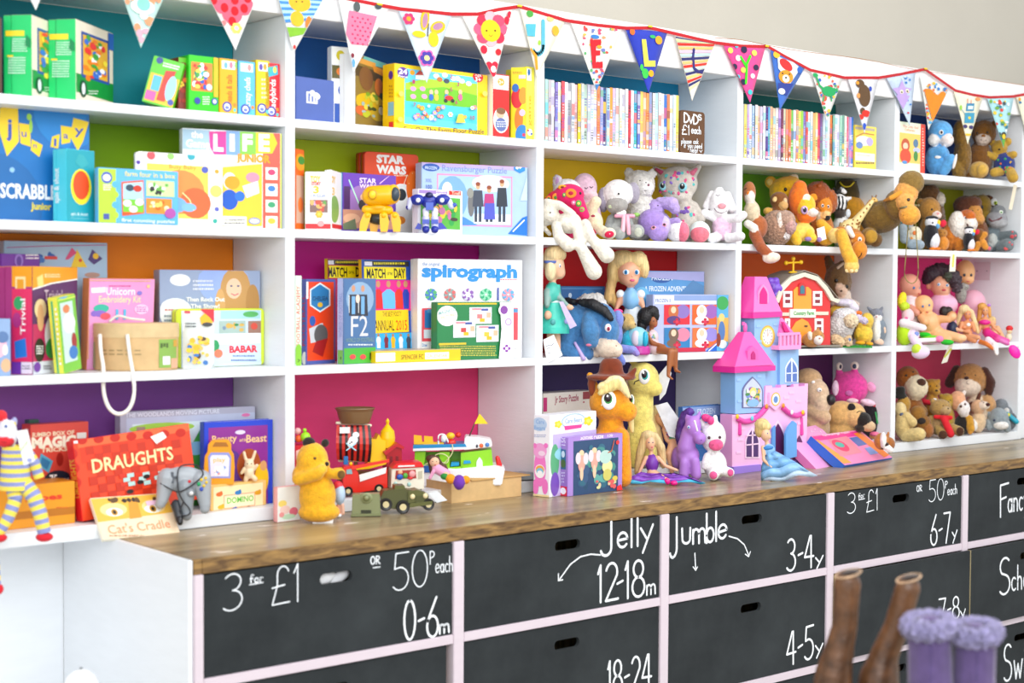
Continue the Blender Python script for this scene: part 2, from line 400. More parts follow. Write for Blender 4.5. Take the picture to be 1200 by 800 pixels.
# blanking plate on the side of the last upright
p = at(1152,317,0); fr = Fr((KX[-1]-TD,.2,Z2-.1),-math.pi/2)
b = MB(); xa = fr.P(1142,307); xb = fr.P(1161,328); b.box(min(xa.x,xb.x),-.004,xb.z,max(xa.x,xb.x),0,xa.z,'d9cdd2')
o = b.build('wall_socket_plate','plastic',bevel=.001,loc=fr.loc,th=fr.th); tag(o,'pinkish blank socket plate with two screws on the right upright above the dolls','socket plate')
for t in (.2,.8):
    b = MB(); b.ell((xa.x+(xb.x-xa.x)*t,-.0045,(xa.z+xb.z)/2),(.003,.0012,.003),'8a7f84',seg=8,rings=5); b.build('screw','metal',o)

# worktop
PC,PWT = -.4205,-.4157
XC = -.5446
wt = MB(); wt.box(XC+.012,PWT+.012,ZW-.034,XR,-.0006,ZW,'806040')
wto = wt.build('worktop','worktop_wood',bevel=.0015); tag(wto,'long scuffed brown varnished wooden worktop over the blackboard drawers','worktop')
wt = MB(); wt.box(XC+.012,-.0002,ZW-.034,XR,D,ZW-.0005,'806040'); 
for a,c in ((XC+.012,-.512),(-.5112,3.23),(3.2308,XR)):
    b = MB(); b.box(a,PWT-.0005,ZW-.0345,c,PWT+.0115,ZW-.0006,'a07030'); b.build('edge_strip','edge_wood',wto,bevel=.001)

# blackboard drawer cabinet
cab = tag(bpy.data.objects.new('drawer_cabinet',None),'long low white cabinet of black chalkboard drawers with pale pink dividers','cabinet'); link(cab); cab.location = (XC,PC,0)
def cp(name,x0,y0,z0,x1,y1,z1,m,col='ffffff',bev=.0015):
    b = MB(); b.box(x0-XC,y0-PC,z0,x1-XC,y1-PC,z1,col); return b.build(name,m,cab,bevel=bev)
T2 = .0348; W2 = .7739
DX = [XC+m_*W2 for m_ in (0,1,2.0068,3.0156,4.014,5.02)]+[XC+6.03*W2]
cp('side_panel',XC-.0005,PC+.008,.0,XC+.011,D-.0022,ZW-.0005,'white_paint')
ZU = ZW-.0355
for i,x in enumerate(DX):
    x0 = x+(.0115 if i == 0 else 0)
    cp('divider',x0,PC,.0005,x+T2,-.03,ZU,'pinkish_paint')
RZ = [z_(-.9244),z_(-1.2413),z_(-1.555)]
for zr in RZ:
    for i in range(len(DX)-1): cp('rail',DX[i]+T2+.0005,PC+.0006,zr-.0246,DX[i+1]-.0005,-.03,zr,'pinkish_paint')
cp('back_board',XC+T2,-.028,.0005,XR,-.02,ZU,'white_paint')
def drawer(i,r,dx0=0.0,dx1=0.0,dy=0.006,slot=None,deep=.3,label=None):
    zb = RZ[r]+.0012; zt = (ZU if r == 0 else RZ[r-1]-.0246)-.0035
    x0 = DX[i]+T2+.003+dx0; x1 = DX[i+1]-.002+dx1; W = x1-x0; H = zt-zb
    fr = Fr((x0,PC+dy,zb),0.0)
    if slot is None: slot = (W*.503,H*.80)
    sx,sz = slot; sw,sh = .048,.0145
    bm = bmesh.new()
    outer = [bm.verts.new((x,0,z)) for x,z in ((0,0),(W,0),(W,H),(0,H))]
    inner = [bm.verts.new((sx+(sw-sh)*(1 if math.cos(t) > 0 else -1)+sh*math.cos(t),0,sz+sh*math.sin(t))) for t in [math.pi/12+2*math.pi*k/12 for k in range(12)]]
    es = [bm.edges.new((l[k],l[(k+1) % len(l)])) for l in (outer,inner) for k in range(len(l))]
    bmesh.ops.triangle_fill(bm,edges=es,use_beauty=True)
    r_ = bmesh.ops.extrude_face_region(bm,geom=bm.faces[:]); bmesh.ops.translate(bm,verts=[g for g in r_['geom'] if isinstance(g,bmesh.types.BMVert)],vec=(0,.012,0))
    bmesh.ops.recalc_face_normals(bm,faces=bm.faces)
    me = bpy.data.meshes.new('drawer'); bm.to_mesh(me); bm.free(); me.materials.append(MATS['blackboard'])
    o = bpy.data.objects.new('drawer',me); link(o,cab); o.location = fr.loc-Vector((XC,PC,0))
    if label: o['label'] = label
    b = MB(); t = .010
    b.box(-.0022,.0005,0,-.0002,.0115,H,'b0a070'); b.box(0,.0125,0,t,deep,H*.98,'b0a070'); b.box(W-t,.0125,0,W,deep,H*.98,'b0a070')
    b.box(t,deep-t,0,W-t,deep,H*.98,'b0a070'); b.box(t,.0125,0,W-t,deep-t,t,'b0a070')
    s = b.build('drawer_box','ply_edge',o)
    A_ = Art(fr,d=0.0); A_.own = o; return o,fr,A_
def chalk(o,art): art.build('chalk_arrow',o,'chalk')
o,fr,A = drawer(0,0,label='drawer chalked 3 for £1 or 50p each, 0-6m')
hand(A,'3',262,717,285,712,43,1.6); hand(A,'for',293,683,308,681,10,1.5); A.st([(292,685),(308,682)],1.2,'fff'*2); 
hand(A,'£1',318,709,352,704,44,1.6); hand(A,'OR',434,661,445,660,9,1.5); A.st([(437,665),(445,664)],1.2,'fff'*2)
hand(A,'50',460,692,501,686,43,1.6); hand(A,'P',503,661,509,660,15,1.5); hand(A,'each',510,671,530,669,19,1.5)
hand(A,'0-6',473,750,513,745,46,3.2); hand(A,'m',514,742,526,740,19,3)
chalk(o,A)
b = MB(); p0 = fr.P(370,680,.014); p1 = fr.P(416,676,.014)
b.ell(((p0.x*.75+p1.x*.25),.03,p0.z+.0),(.04,.012,.018),'ffffff',rot=-.1); b.ell((p0.x*.3+p1.x*.7,.032,p1.z+.004),(.035,.012,.016),'f2f2f4',rot=-.4)
b.build('white_cloth','fabric',o)
o,fr,A = drawer(1,0,label='drawer chalked Jelly, 12-18m')
hand(A,'J',704,649,721,645,40,3.4); hand(A,'e',723,642,736,640,32,3.2); hand(A,'ll',738,641,749,639,34,3.2); hand(A,'y',750,636,765,633,34,3.2)
hand(A,'12',700,706,724,701,43,3.2); hand(A,'-',722,702,730,700,40,3); hand(A,'18',732,701,755,698,43,3.2); hand(A,'m',757,697,768,695,22,2.6)
A.st([(703,650),(692,649),(680,652),(668,661),(655,679)],1.8,'fff'*2); A.st([(654,672),(654,680),(659,679)],1.6,'fff'*2)
chalk(o,A)
o,fr,A = drawer(2,0,label='drawer chalked Jumble, 3-4y')
hand(A,'J',785,652,796,645,41,3); hand(A,'u',798,637,810,636,34,3); hand(A,'m',811,637,827,635,32,3); hand(A,'b',827,636,837,634,34,3); hand(A,'l',837,634,841,633,34,3); hand(A,'e',841,632,852,629,30,3)
A.st([(814,648),(815,667)],1.6,'fff'*2); A.st([(812,664),(815,668),(817,664)],1.4,'fff'*2)
A.st([(854,628),(864,631),(872,638),(877,650)],1.6,'fff'*2); A.st([(873,649),(877,652),(879,646)],1.4,'fff'*2)
hand(A,'3-4',922,669,953,664,37,2.8); hand(A,'y',955,661,964,659,15,2.4)
chalk(o,A)
o,fr,A = drawer(3,0,label='drawer chalked 3 for £1 or 50p each, 6-7y')
hand(A,'3',993,602,1003,600,24,1.1); hand(A,'for',1006,584,1013,582,6,1.2); A.st([(1006,585.5),(1013,584)],1,'fff'*2); hand(A,'£1',1015,600,1029,597,25,1.1)
hand(A,'OR',1074,576,1080,575,7,1.1); hand(A,'50',1088,588,1106,585,25,1.1); hand(A,'P',1107,572,1110,571,8,1.1); hand(A,'each',1110,580,1121,578,12,1.2)
hand(A,'6-7',1090,639,1113,635,35,2.4); hand(A,'y',1115,631,1121,629,15,2)
chalk(o,A)
o,fr,A = drawer(4,0,label='drawer chalked Fancy')
hand(A,'F',1171,606,1181,603,37,2.4); hand(A,'ancy',1181,600,1205,596,30,2.2); hand(A,'dress',1209,594,1240,589,30,2.2)
chalk(o,A)
o,fr,A = drawer(0,1,dx1=-.018,label='drawer below the 0-6m one, only its top edge in view')
o,fr,A = drawer(1,1,label='drawer chalked 18-24'); hand(A,'18-24',712,815,763,806,40,3); chalk(o,A)
o,fr,A = drawer(2,1,label='drawer chalked 4-5y'); hand(A,'4-5',922,780,953,770,38,2.8); hand(A,'y',955,765,964,763,17,2.4); chalk(o,A)
o,fr,A = drawer(3,1,dx1=.032,dy=-.013,label='drawer chalked 7-8y'); hand(A,'7-8',1100,728,1124,724,26,2.2); hand(A,'y',1125,724,1131,722,16,1.8); chalk(o,A)
o,fr,A = drawer(4,1,dx0=-.0,dy=-.013,label='drawer chalked School')
hand(A,'S',1171,697,1184,694,42,2.6); hand(A,'chool',1185,692,1216,686,30,2.2); chalk(o,A)
for i in (0,1,2,3): drawer(i,2)
o,fr,A = drawer(4,2,label='drawer chalked Swim'); hand(A,'Swim',1176,798,1216,789,42,2.6); chalk(o,A)
# ------------------------------------------------------------------ boxes, books, puzzles
ROWZ = {0: Z1,1: Z2,2: Z3,3: ZB,'w': ZW}
def box(name,label,cat,z,L,R,vtop,depth,front,left=None,top=None,other=None,group=None,kind='box',m='print',lean=0,roll=0,uv=None,vb=None,mat_=None):
    """L=(u,Y), R=(u,Y): the two lower front corners; vtop: pixel row of the top left corner"""
    zz = ROWZ.get(z,z) if not isinstance(z,float) else z
    vb_ = vb if vb else vtop+40
    a = at(L[0],vb_,L[1]); c = at(R[0],vb_,R[1]); H = at(L[0],vtop,L[1]).z-zz
    d = c-a; W = math.hypot(d.x,d.y); th = math.atan2(d.y,d.x)
    sx = sy = 0.0
    if z in (0,1,2,3):   # keep the footprint inside its bay
        cs = [Vector((a.x,a.y)),Vector((a.x+W*math.cos(th),a.y+W*math.sin(th)))]; n_ = Vector((-math.sin(th),math.cos(th)))*depth
        cs += [q_+n_ for q_ in cs]; mx = (cs[0].x+cs[1].x)/2; hx = H*math.sin(math.radians(roll))*.9; hy = H*math.sin(math.radians(max(lean,0)))
        i = max(k for k in range(5) if KX[k] <= mx+.03) if mx > KX[0] else 0
        lo,hi = KX[i]+.0015,KX[i+1]-TD-.0015
        mn,mxx = min(q_.x for q_ in cs)+min(hx,0),max(q_.x for q_ in cs)+max(hx,0)
        if mxx > hi: sx = hi-mxx
        elif mn < lo and i > 0: sx = lo-mn
        my = max(q_.y for q_ in cs)+hy
        if my > D-.001: sy = D-.001-my
        if abs(sx) > .004 or abs(sy) > .02: print('SHIFT',label[:40],round(sx*1000),round(sy*1000))
    fr = Fr((a.x,a.y,zz+.0004),th); b = MB()
    left = left or front; top = top or other or left; other = other or left
    g = .0007
    if kind == 'box':       # lid pulled over a slightly smaller tray: the seam shows on the sides
        dl = depth*.72
        b.box(0,0,0,W,dl,H,other,{0: front,1: left,2: top}); b.box(g,dl+.0003,g,W-g,depth,H-g,other,{1: left,2: top})
        o = b.build(name,m,bevel=.0012,loc=fr.loc,th=th)
    elif kind == 'carton':  # glued carton with tuck flaps, top edges creased
        b.box(0,0,0,W,depth,H-.0012,other,{0: front,1: left,2: top}); b.box(.002,.001,H-.0011,W-.002,depth-.001,H,top)
        o = b.build(name,m,bevel=.0008,loc=fr.loc,th=th)
    elif kind == 'tin':
        pts = []; rr = min(.013,W*.12)
        for cx,cz,a0 in ((W-rr,H-rr,0),(rr,H-rr,90),(rr,rr,180),(W-rr,rr,270)):
            for k in range(6): t = math.radians(a0+18*k); pts.append((cx+rr*math.cos(t),cz+rr*math.sin(t)))
        b.prism(pts,0,depth*.45,front,other,True); b.prism([(min(max(p[0],g*2),W-g*2),min(max(p[1],g*2),H-g*2)) for p in pts],depth*.45+.0003,depth,front,other,True)
        o = b.build(name,m,bevel=.001,loc=fr.loc,th=th)
    else:                   # book: two covers, a spine and a page block
        t = .0022
        b.box(0,0,0,W,t,H,front); b.box(0,depth-t,0,W,depth,H,other); b.box(0,t,0,t,depth-t,H,left)
        o = b.build(name,m,bevel=.0006,loc=fr.loc,th=th)
        pb = MB(); pb.box(t+.0002,t+.0002,.002,W-.003,depth-t-.0002,H-.002,'efe9dc'); pb.build('pages','card',o)
    tag(o,label,cat,group)
    o['_lean'] = 0
    del o['_lean']
    if lean or roll:
        Mx = Matrix.Translation(fr.loc) @ Matrix.Rotation(th,4,'Z') @ Matrix.Rotation(math.radians(roll),4,'Y') @ Matrix.Rotation(math.radians(-lean),4,'X')
        lz = min((Mx @ Vector(v_)).z for v_ in ((0,0,0),(W,0,0),(0,depth,0),(W,depth,0))) if (lean or roll) else 0
        Mx = Matrix.Translation((sx,sy,zz+.0004-lz)) @ Mx; o.matrix_world = Mx
    elif sx or sy: o.location = fr.loc+Vector((sx,sy,0))
    A = Art(fr,W,H); 
    # left side (spine) frame: its x runs from the back to the front corner
    bl = Vector((-math.sin(th),math.cos(th),0))*depth
    frl = Fr((a.x+bl.x,a.y+bl.y,zz+.0004),th-math.pi/2); S = Art(frl,depth,H)
    o_fr = (fr,frl,W,H,depth)
    return o,A,S,o_fr
def done(o,A,S=None,fr=None,name='cover_print'):
    A.build(name,o)
    if S is not None and S.mb.f:
        # bring the side print into the box's own frame
        f,fl,W,H,depth = fr; c = S.build('spine_print',o); c.rotation_euler = (0,0,-math.pi/2); c.location = (0,depth,0)
    return o
Wt = 'fbfbf8'
def quick(*a,art=None,sart=None,**k):
    o,A,S,f = box(*a,**k)
    if art: art(A)
    if sart: sart(S)
    return done(o,A,S if sart else None,f)
rnd = random.Random(3)
def blobs(A,u0,v0,u1,v1,cols,n,r=3):
    for i in range(n): A.e(rnd.uniform(u0+r,u1-r),rnd.uniform(v0+r,v1-r),r*rnd.uniform(.5,1.3),r*rnd.uniform(.5,1.3),rnd.choice(cols),9)
BG = 'board game'; BX = 'box'
# ---- top shelf, left bay
def a(A):
    A.r(89,85,133,120,'10903c'); A.r(95,36,128,100,'2a50a0'); A.r(97,40,126,96,'e8b030')
    blobs(A,97,40,126,96,['f08020','e83030','3a70d0','f8e040','40a040','ffffff'],42,3.2); A.r(126,38,133,60,'2060b8'); A.e(97,104,4,10,'104830'); A.e(97,104,2,7,'e8f0f0'); A.scrib(103,106,114,112,Wt,2)
def s(A):
    A.r(58,40,80,46,'ffe030'); A.scrib(66,49,84,66,'d8f8e8',6); A.scrib(62,71,82,92,'d8f8e8',7); A.r(61,69,68,71,'ffe030'); A.p([(83,45),(88,50),(88,60),(82,58)],'0a8a50')
for nm,l,dx in (('puzzle_box','green spined puzzle box standing nearest the bay edge, its picture side half hidden',-51.5),('puzzle_box','green spined jigsaw box with cream picture side, right of the matching box',0)):
    o,A,S,f = box(nm,l,'puzzle',0,(89+dx,.004 if dx else .008),(132.5+dx,.15 if dx else .154),22+(-5 if dx else 0),.073,'efe3cf','1fd070',top='8a8f70',other='18b060',vb=70)
    if dx:
        A0,S0 = A,S
        A.q = (lambda g: (lambda u,v: g(u-51.5,v-4)))(A.q); S.q = (lambda g: (lambda u,v: g(u-51.5,v-4)))(S.q)
    a(A); s(S); done(o,A,S,f)
def a(A):
    A.r(168,92,205,126,'f5c020'); A.e(174,76,4,4,'1a3a90'); A.scrib(179,77,199,83,Wt,2,.6); A.r(172,94,182,112,'50b8e8'); A.r(168,113,180,124,'e858a8'); A.p([(184,86),(196,84),(192,122),(182,122)],'d83018'); A.e(195,105,6,15,'a0d8f8'); A.e(199,121,3.5,3.5,'3848a8'); A.e(211,70,3,3,'3848a8')
quick('game_box','lime green childrens game box leaning over with a yellow picture panel',BG,0,(166,.075),(203,.03),72,.10,'58c818',art=a,roll=15,vb=100)
def a(A): A.r(206,66,221,74,'60b820'); blobs(A,206,76,220,122,['a02818','e86020','f0c030'],14,2.6)
quick('game_box','narrow dark red game box wedged behind the leaning green one',BG,0,(209,.045),(220.4,.045),67,.15,'802820',art=a,vb=100)
def a(A):
    A.r(224,72,249,108,'f08838'); blobs(A,225,73,248,107,['e83830','48a8e8','f8e858','ffffff','48a048','3060c0'],46,3); A.r(250,67,255,114,'f0b818'); A.e(231,118,3.6,4,'3040a0'); A.e(251,119,3.6,4,'3848a8'); A.e(251,119,2,2.4,Wt); A.scrib(237,113,245,124,Wt,4)
quick('game_box','bright green game box with a busy orange scene, left of the yellow spine',BG,0,(221.2,.03),(256.2,.03),64,.15,'30c818',art=a,vb=100)
for lab,u0,u1,vt,col,word,wc,pc in (('yellow small game box reading heads and tails',257.3,278,68,'f5b010','heads & tails','c86018',['70b0d0','e88098','90c860']),('sky blue small game box reading crazy chefs',279.3,299,71,'5ab8ee','crazy chefs',Wt,['fff','d09090']),('yellow small game box with a white badge, between the sky blue and red ones',300.2,316,70,'f0cc10','spot it','fff8c0',['6048a8','e8a030']),('bright red small game box reading ladybirds',317.3,334.5,74,'ee2030','ladybirds',Wt,['40b8a8','f0e060'])):
    o,A,S,f = box('game_box',lab,BG,0,(u0,.028),(u1,.028),vt,.15,col,vb=105,group='small game boxes on the top shelf')
    w_ = u1-u0
    if col != 'ee2030': A.r(u0+2.5,vt+2.5,u1-2.5,vt+14,'eaf4f4')
    else: A.p([(u0+3,vt+6),(u1-3,vt+3),(u1-2,vt+14),(u0+4,vt+17)],'38b0c8')
    for k,pcx in enumerate(pc): A.e(u0+w_*(.35+.3*k),vt+8.5,2.2,4,pcx if len(pcx) == 6 else Wt,9)
    if word != 'spot it': A.t(word,u1-w_*.3,vt+54,vt+20,7,wc,vert=True)
    else: A.scrib(u0+6,vt+22,u1-4,vt+48,wc,5)
    A.e(u0+w_*.42,vt+57,5.5,6,'3848a8'); A.e(u0+w_*.42,vt+57,3.5,4,Wt); A.e(u0+w_*.42,vt+58,2.4,2,'7080c8')
    A.e(u1-3,vt+55,1.8,2.2,'e88830'); A.e(u1-3,vt+61,1.8,2.2,'60c8c0'); done(o,A)
quick('game_box','dark box with an orange edge at the extreme left end of the top shelf',BG,0,(-40,.03),(2.5,.03),16,.12,'4a2c18',vb=70)
# ---- second shelf, left bay
def a(A):
    A.e(-10,240,60,62,'1466a8',24); A.e(80,130,40,45,'1480c8',20); A.p([(105,125),(60,210),(74,212),(105,150)],'0e70bc')
    A.p([(0,126),(21,124),(22,166),(8,183),(-2,150)],'f8d020'); A.p([(22,144),(35,146),(36,172),(24,168)],'f8d020'); A.p([(37,163),(50,170),(46,184),(36,176)],'f8d020')
    A.t('j',7,158,14,20,'3858b0',.03); A.t('u',25,160,31,9,'3858b0'); A.t('n',39,173,43,6,'3858b0')
    A.p([(61,160),(70,157),(68,174),(59,172)],'f8d020'); A.p([(71,147),(84,149),(82,167),(72,169)],'f8d020'); A.p([(86,138),(104,143),(97,166),(91,177),(82,160)],'f8d020')
    A.t('l',63,171,66,9,'3858b0'); A.t('a',74,162,80,8,'3858b0'); A.t('y',87,157,98,11,'3858b0')
    A.e(34,137,3,4,'9bd048'); A.e(36,148,2,8,'9bd048')
    A.t('SCRABBLE',0,231,66,17,Wt,.03); A.t('Junior',36,245,60,8,'f0d818',.03); A.e(14,199,3,3,'90c0e8')
quick('game_box','large deep blue word game box with yellow letter tiles on its cover',BG,1,(-25,.09),(105,.09),122,.06,'1070b8',art=a,vb=200)
def a(A): A.e(95,219,12,21,'f8e828'); A.e(95,217,9.5,17,'ee5018'); A.p([(88,190),(92,180),(98,182),(104,192),(96,198)],'30a8b0'); A.t('spin & shout',83,252,103,4,'d8f4f4'); A.r(83,255.5,103,256.3,'d8f4f4')
def s(A): A.t('spin & shout',69,238,197,6,Wt,vert=True)
quick('card_game_box','small teal card game box with an orange oval, in front of the deep blue box',BG,1,(78,.012),(111,.04),174,.05,'18a0b0',left='50d0e0',art=a,sart=s,vb=215)
def a(A):
    A.r(115,197,136,262,'b4dc3c'); A.e(125,208,6.5,7,'5060b8'); A.e(125,208,4.5,4,Wt); A.scrib(121,216,130,224,Wt,3); 
    for k in range(4): A.e(135,216+k*12,4,4,'b4dc3c' if k % 2 else '58b0e0')
    A.r(121,250,128,257,'4858a8'); A.t('farm four in a box',146,206,205,6,'f0e088'); 
    A.p([(142,213),(168,211),(169,250),(143,253)],'e85828'); A.p([(144,215),(167,213),(168,234),(144,236)],'b0d8f0'); A.r(144,233,168,249,'78c838'); A.e(152,220,5,4,'304858'); A.e(161,221,5,4,'c83820')
    for x,y in ((149,238),(163,237),(156,245)): A.e(x,y,5,4,Wt)
    A.r(171,211,204,231,'c8e8a0'); A.r(171,232,201,251,'f09030'); blobs(A,173,213,198,230,['ffffff','303030','68b048'],16,2.8); blobs(A,172,234,199,250,['e86818','f8d868','fff0c0'],12,2.6)
    A.e(199,250,6.5,6,'b050a8'); A.t('first counting puzzles',142,259.5,204,4,Wt)
quick('puzzle_box','flat blue and lime counting puzzle box with small farm pictures','puzzle',1,(115,.002),(209,.002),196,.022,'60b4e8',art=a,vb=230)
def a(A):
    A.r(172,191,244,257,'f8d858'); A.e(212,225,28,26,'f09048'); A.e(229,238,18,18,'e86838'); A.e(207,240,12,9,'78b0e0'); A.t('Busy Baby',198,197,230,5,'e88838')
    for x,y,c,r_ in ((177,182,'e85860',5),(200,183,'98d070',4),(224,183,'38a8b8',4.5),(254,201,'f0a030',2.5),(253,224,'f8d070',7),(254,245,'6068c0',2.6),(252,259,'30a898',2.6),(162,190,'5838a0',2.4),(240,199,'5060b8',4)): A.e(x,y,r_,r_,c)
    A.st([(214,226),(222,234),(227,246)],1.4,'f8e8a0'); A.e(221,243,9,5,'80b8e8')
quick('board_puzzle','chunky white baby book with rounded corners and an orange picture','book',1,(159,.026),(261,.026),177,.014,'f6f4f0',art=a,kind='tin',vb=220)
def a(A):
    A.r(309,151,329,268,'f06050'); A.r(215,151,247,176,'a8c8dc'); A.t('the',225,161,239,8,Wt,.03); A.t('Game',219,172,247,9,Wt,.03); A.t('of',236,179,246,6,Wt,.03)
    A.p([(246,154),(266,154),(266,181),(252,181),(247,172)],'e0409a'); A.r(266,153,282,182,'80a8d8'); A.r(282,153,301,182,'88c850'); A.p([(301,154),(321,155),(326,168),(320,180),(301,180)],'f5cc28')
    for t_,u,w_ in (('L',251,12),('I',270,6),('F',285,12),('E',304,13)): A.t(t_,u,176,u+w_,19,Wt,.05)
    A.t('JUNIOR',278,189,318,9,'f0a018',.05); A.r(261,190,308,268,'f8f0d8'); A.p([(261,196),(308,192),(308,265),(262,265)],'f8c838')
    A.e(270,212,8,10,'e8f0f8'); A.e(273,214,9,8,'e0a020'); A.e(270,234,10,12,'1858c0'); A.e(282,230,6,6,'2870d0'); A.e(297,208,8,6,'f090a8'); A.p([(285,218),(303,212),(305,226),(290,232)],'eef2f8'); A.r(262,253,290,265,'f8f4e8'); A.scrib(264,257,288,264,'606060',2); A.e(299,259,7,4,'7090d0'); A.e(299,259,5.5,2.6,Wt)
    for k,c in enumerate(('e04070','4080c8','40a070','f0c040')): A.r(312,196+k*19,326,211+k*19,'fbf8ea'); A.e(319,202+k*19,4.5,3.5,c)
    A.r(329.3,151,334,268,'d0d84c')
quick('game_box','tall white and red board game box reading LIFE with coloured letter blocks',BG,1,(215,.062),(331,.010),150,.03,'e8eef2',art=a,vb=210)
# ---- third shelf, left bay
def a(A):
    A.st([(8,290),(60,288),(124,287)],1,'b04088'); blobs(A,40,292,65,310,['2858a8','4078c8'],6,3.5); A.p([(90,292),(102,313),(83,313)],'f0c820'); A.e(94,305,2,2,'d84020'); A.p([(108,292),(120,303),(110,310),(103,304)],'503878'); A.e(112,300,3.5,3.5,'f0c020'); A.p([(84,290),(90,296),(80,304),(76,304)],'d84878'); A.r(52,300,67,304,'d84030'); A.e(108,322,9,3,'b89080')
quick('game_box','pale blue box printed with little clothes on hangers, behind the others',BG,2,(5,.20),(126,.20),282,.05,'a8c4dc',art=a,vb=350)
def a(A): A.scrib(30,298,45,305,Wt,2); A.e(22,305,5,8,'9070c8'); A.e(22,306,3,6,'5a3090'); blobs(A,3,312,14,420,['5878c0','c8d0f0','302868'],14,3)
quick('game_box','slim purple box half hidden behind the orange topped box',BG,2,(1.5,.12),(47,.15),297,.03,'6a2898',art=a,vb=350)
def a(A):
    A.p([(38,311),(91,313),(91,327),(60,331),(38,338)],'f5a010'); A.st([(38,339),(60,332),(91,327)],1.6,Wt); A.r(38,380,91,426,'c02860'); A.r(38,424,91,437,'d8dce8'); A.p([(43,325),(50,321),(51,335),(44,336)],'f8d880'); A.scrib(52,321,70,326,'fff0c0',2)
    A.e(47,362,7,12,'e8d0a0'); A.e(47,372,4,16,'d8a878'); A.e(60,392,8,22,'e0e0e8'); A.e(60,408,7,12,'209848'); A.e(46,410,6,14,'202020'); A.scrib(42,405,50,416,Wt,4); A.e(43,430,4,6,'7030a0'); A.scrib(50,428,60,434,'606070',2)
    A.t('Trivial',51,352,72,13,'d8c0d0',.0); A.r(57,355,71,361,'d8c8e0')
def s(A): A.r(14,311,38,336,'f5a010'); A.r(18,324,30,341,'f8e0a0'); A.r(20,327,28,338,'e8a020'); A.r(14,338,38,424,'e02860'); A.e(22,355,6,8,'30a060'); A.p([(17,400),(30,396),(32,418),(18,420)],'2878d0'); A.r(14,424,25,438,'7030a0'); A.r(25,424,38,438,'e8d8e8'); A.scrib(26,428,36,434,'505060',2); A.t('Trivial',30,392,350,6,Wt,vert=True); A.e(20,375,5,9,'b03080')
quick('trivia_game_box','large magenta and purple game box with a bright orange top band',BG,2,(38,.012),(91,.13),312,.105,'582860',left='a83078',top='f0a020',art=a,sart=s,vb=370)
def a(A): A.e(-2,405,10,14,'f0b8c8'); A.e(7,428,6,8,'e0b088'); A.e(3,395,7,7,'5878a8'); A.e(6,410,3,6,Wt)
quick('game_box','pale pink and blue picture box at the extreme left end below the purple box',BG,2,(-40,.01),(12.5,.012),374,.1,'8ca8d0',art=a,vb=400)
def a(A): A.r(75,350,96,352,'c8e050'); A.r(77,355,92,425,'c8e0d8'); A.e(84,363,4,5,'d88050'); A.e(86,380,7,12,'e8f0e8'); A.e(90,402,3,10,'a03030'); A.e(88,415,5,8,'3878c0'); A.e(82,348,5,2.5,'60a8d0')
def s(A): A.r(67,352,69.5,440,'30b080'); A.scrib(71,360,73.5,430,Wt,12)
quick('card_pack','slim green and yellow activity pack leaning back against the pink kit box','book',2,(75,.01),(96,.045),348,.03,'78c040',left='e8e850',art=a,sart=s,roll=-8,vb=390)
def a(A):
    A.t('Unicorn',121,345,155,9,'fbeef8',.02); A.t('Embroidery Kit',113,354,162,8,'f8e8b0',.01); A.scrib(124,334,150,337,'d04890',1); A.p([(103,337),(120,336),(120,342),(104,343)],'fbf4fb'); A.e(116,361,9,5,'38b8a0'); A.e(115,367,7,4,'8868c8'); A.e(108,367,4,3.5,'8868c8'); A.e(121,370,6,4,'e05868'); A.e(163,362,8,6,'f0c8ec'); A.scrib(157,359,169,366,'b868b0',3); A.e(160,343,3,2.5,'8878d0'); A.r(133,362,136,374,'58b8e0'); A.r(142,362,145,374,'58b8e0')
    A.st([(98,328),(172,329)],.8,'e8b868'); A.st([(98,328),(102,420)],1.2,'e8b040'); A.e(170,335,2,2,'f0c890')
quick('craft_kit_box','pink embroidery kit box behind the round cardboard tub',BX,2,(101,.14),(178,.155),326,.035,'e69ad0',left='e89050',art=a,lean=-4,vb=370)
def a(A):
    A.e(262,330,30,26,'98b0e8'); A.e(276,342,18,30,'c89858'); A.e(274,338,9,12,'f0c8a8'); A.e(271,335,1.5,1,'405880'); A.e(279,335,1.5,1,'405880'); A.st([(271,344),(275,346),(279,344)],1.2,'d06070'); A.e(296,355,8,22,'b88848'); A.e(258,358,6,20,'d8a868'); A.e(211,328,12,7,'f2f4fa'); A.scrib(226,328,250,342,'e8ecf8',3)
    A.t('Then Rock Out',218,353,263,5,Wt,.03); A.t('The Show!',223,361,257,5,Wt,.03); A.e(205,366,20,17,'eef2f4'); A.scrib(193,362,214,366,'d06858',1); A.scrib(192,369,214,379,'8090a0',2)
quick('game_box','large pale blue game box with a long haired girl on the cover',BG,2,(187,.16),(305,.12),316,.05,'98a8c8',art=a,vb=370)
def a(A):
    A.r(216,364,309,427,'cfe2f2'); A.r(262,364,308,373,'a8d8e0'); A.e(297,368,9,3.5,'58b060'); A.r(260,376,291,390,'a8c0b8'); A.r(294,376,309,390,'a07868'); blobs(A,261,377,290,389,['308848','d8b058','7890a8'],10,2.6); A.e(301,382,4,4,'d85040'); A.r(254,391,308,402,'f4f8fa'); A.t('BABAR',272,413,305,8,'e83040',.04); A.scrib(276,416,302,419,'5070b0',1); A.scrib(274,421,304,424,'5070b0',1); A.e(255,405,5,7,'30a060'); A.e(259,414,5,5,'f08060'); A.r(254,425,309,427,'cfe2f2')
quick('picture_tin','pale blue tin with a lime green rim and rounded corners','tin',2,(211,.09),(313,.11),362,.03,'d4e838',art=a,kind='tin',vb=395)
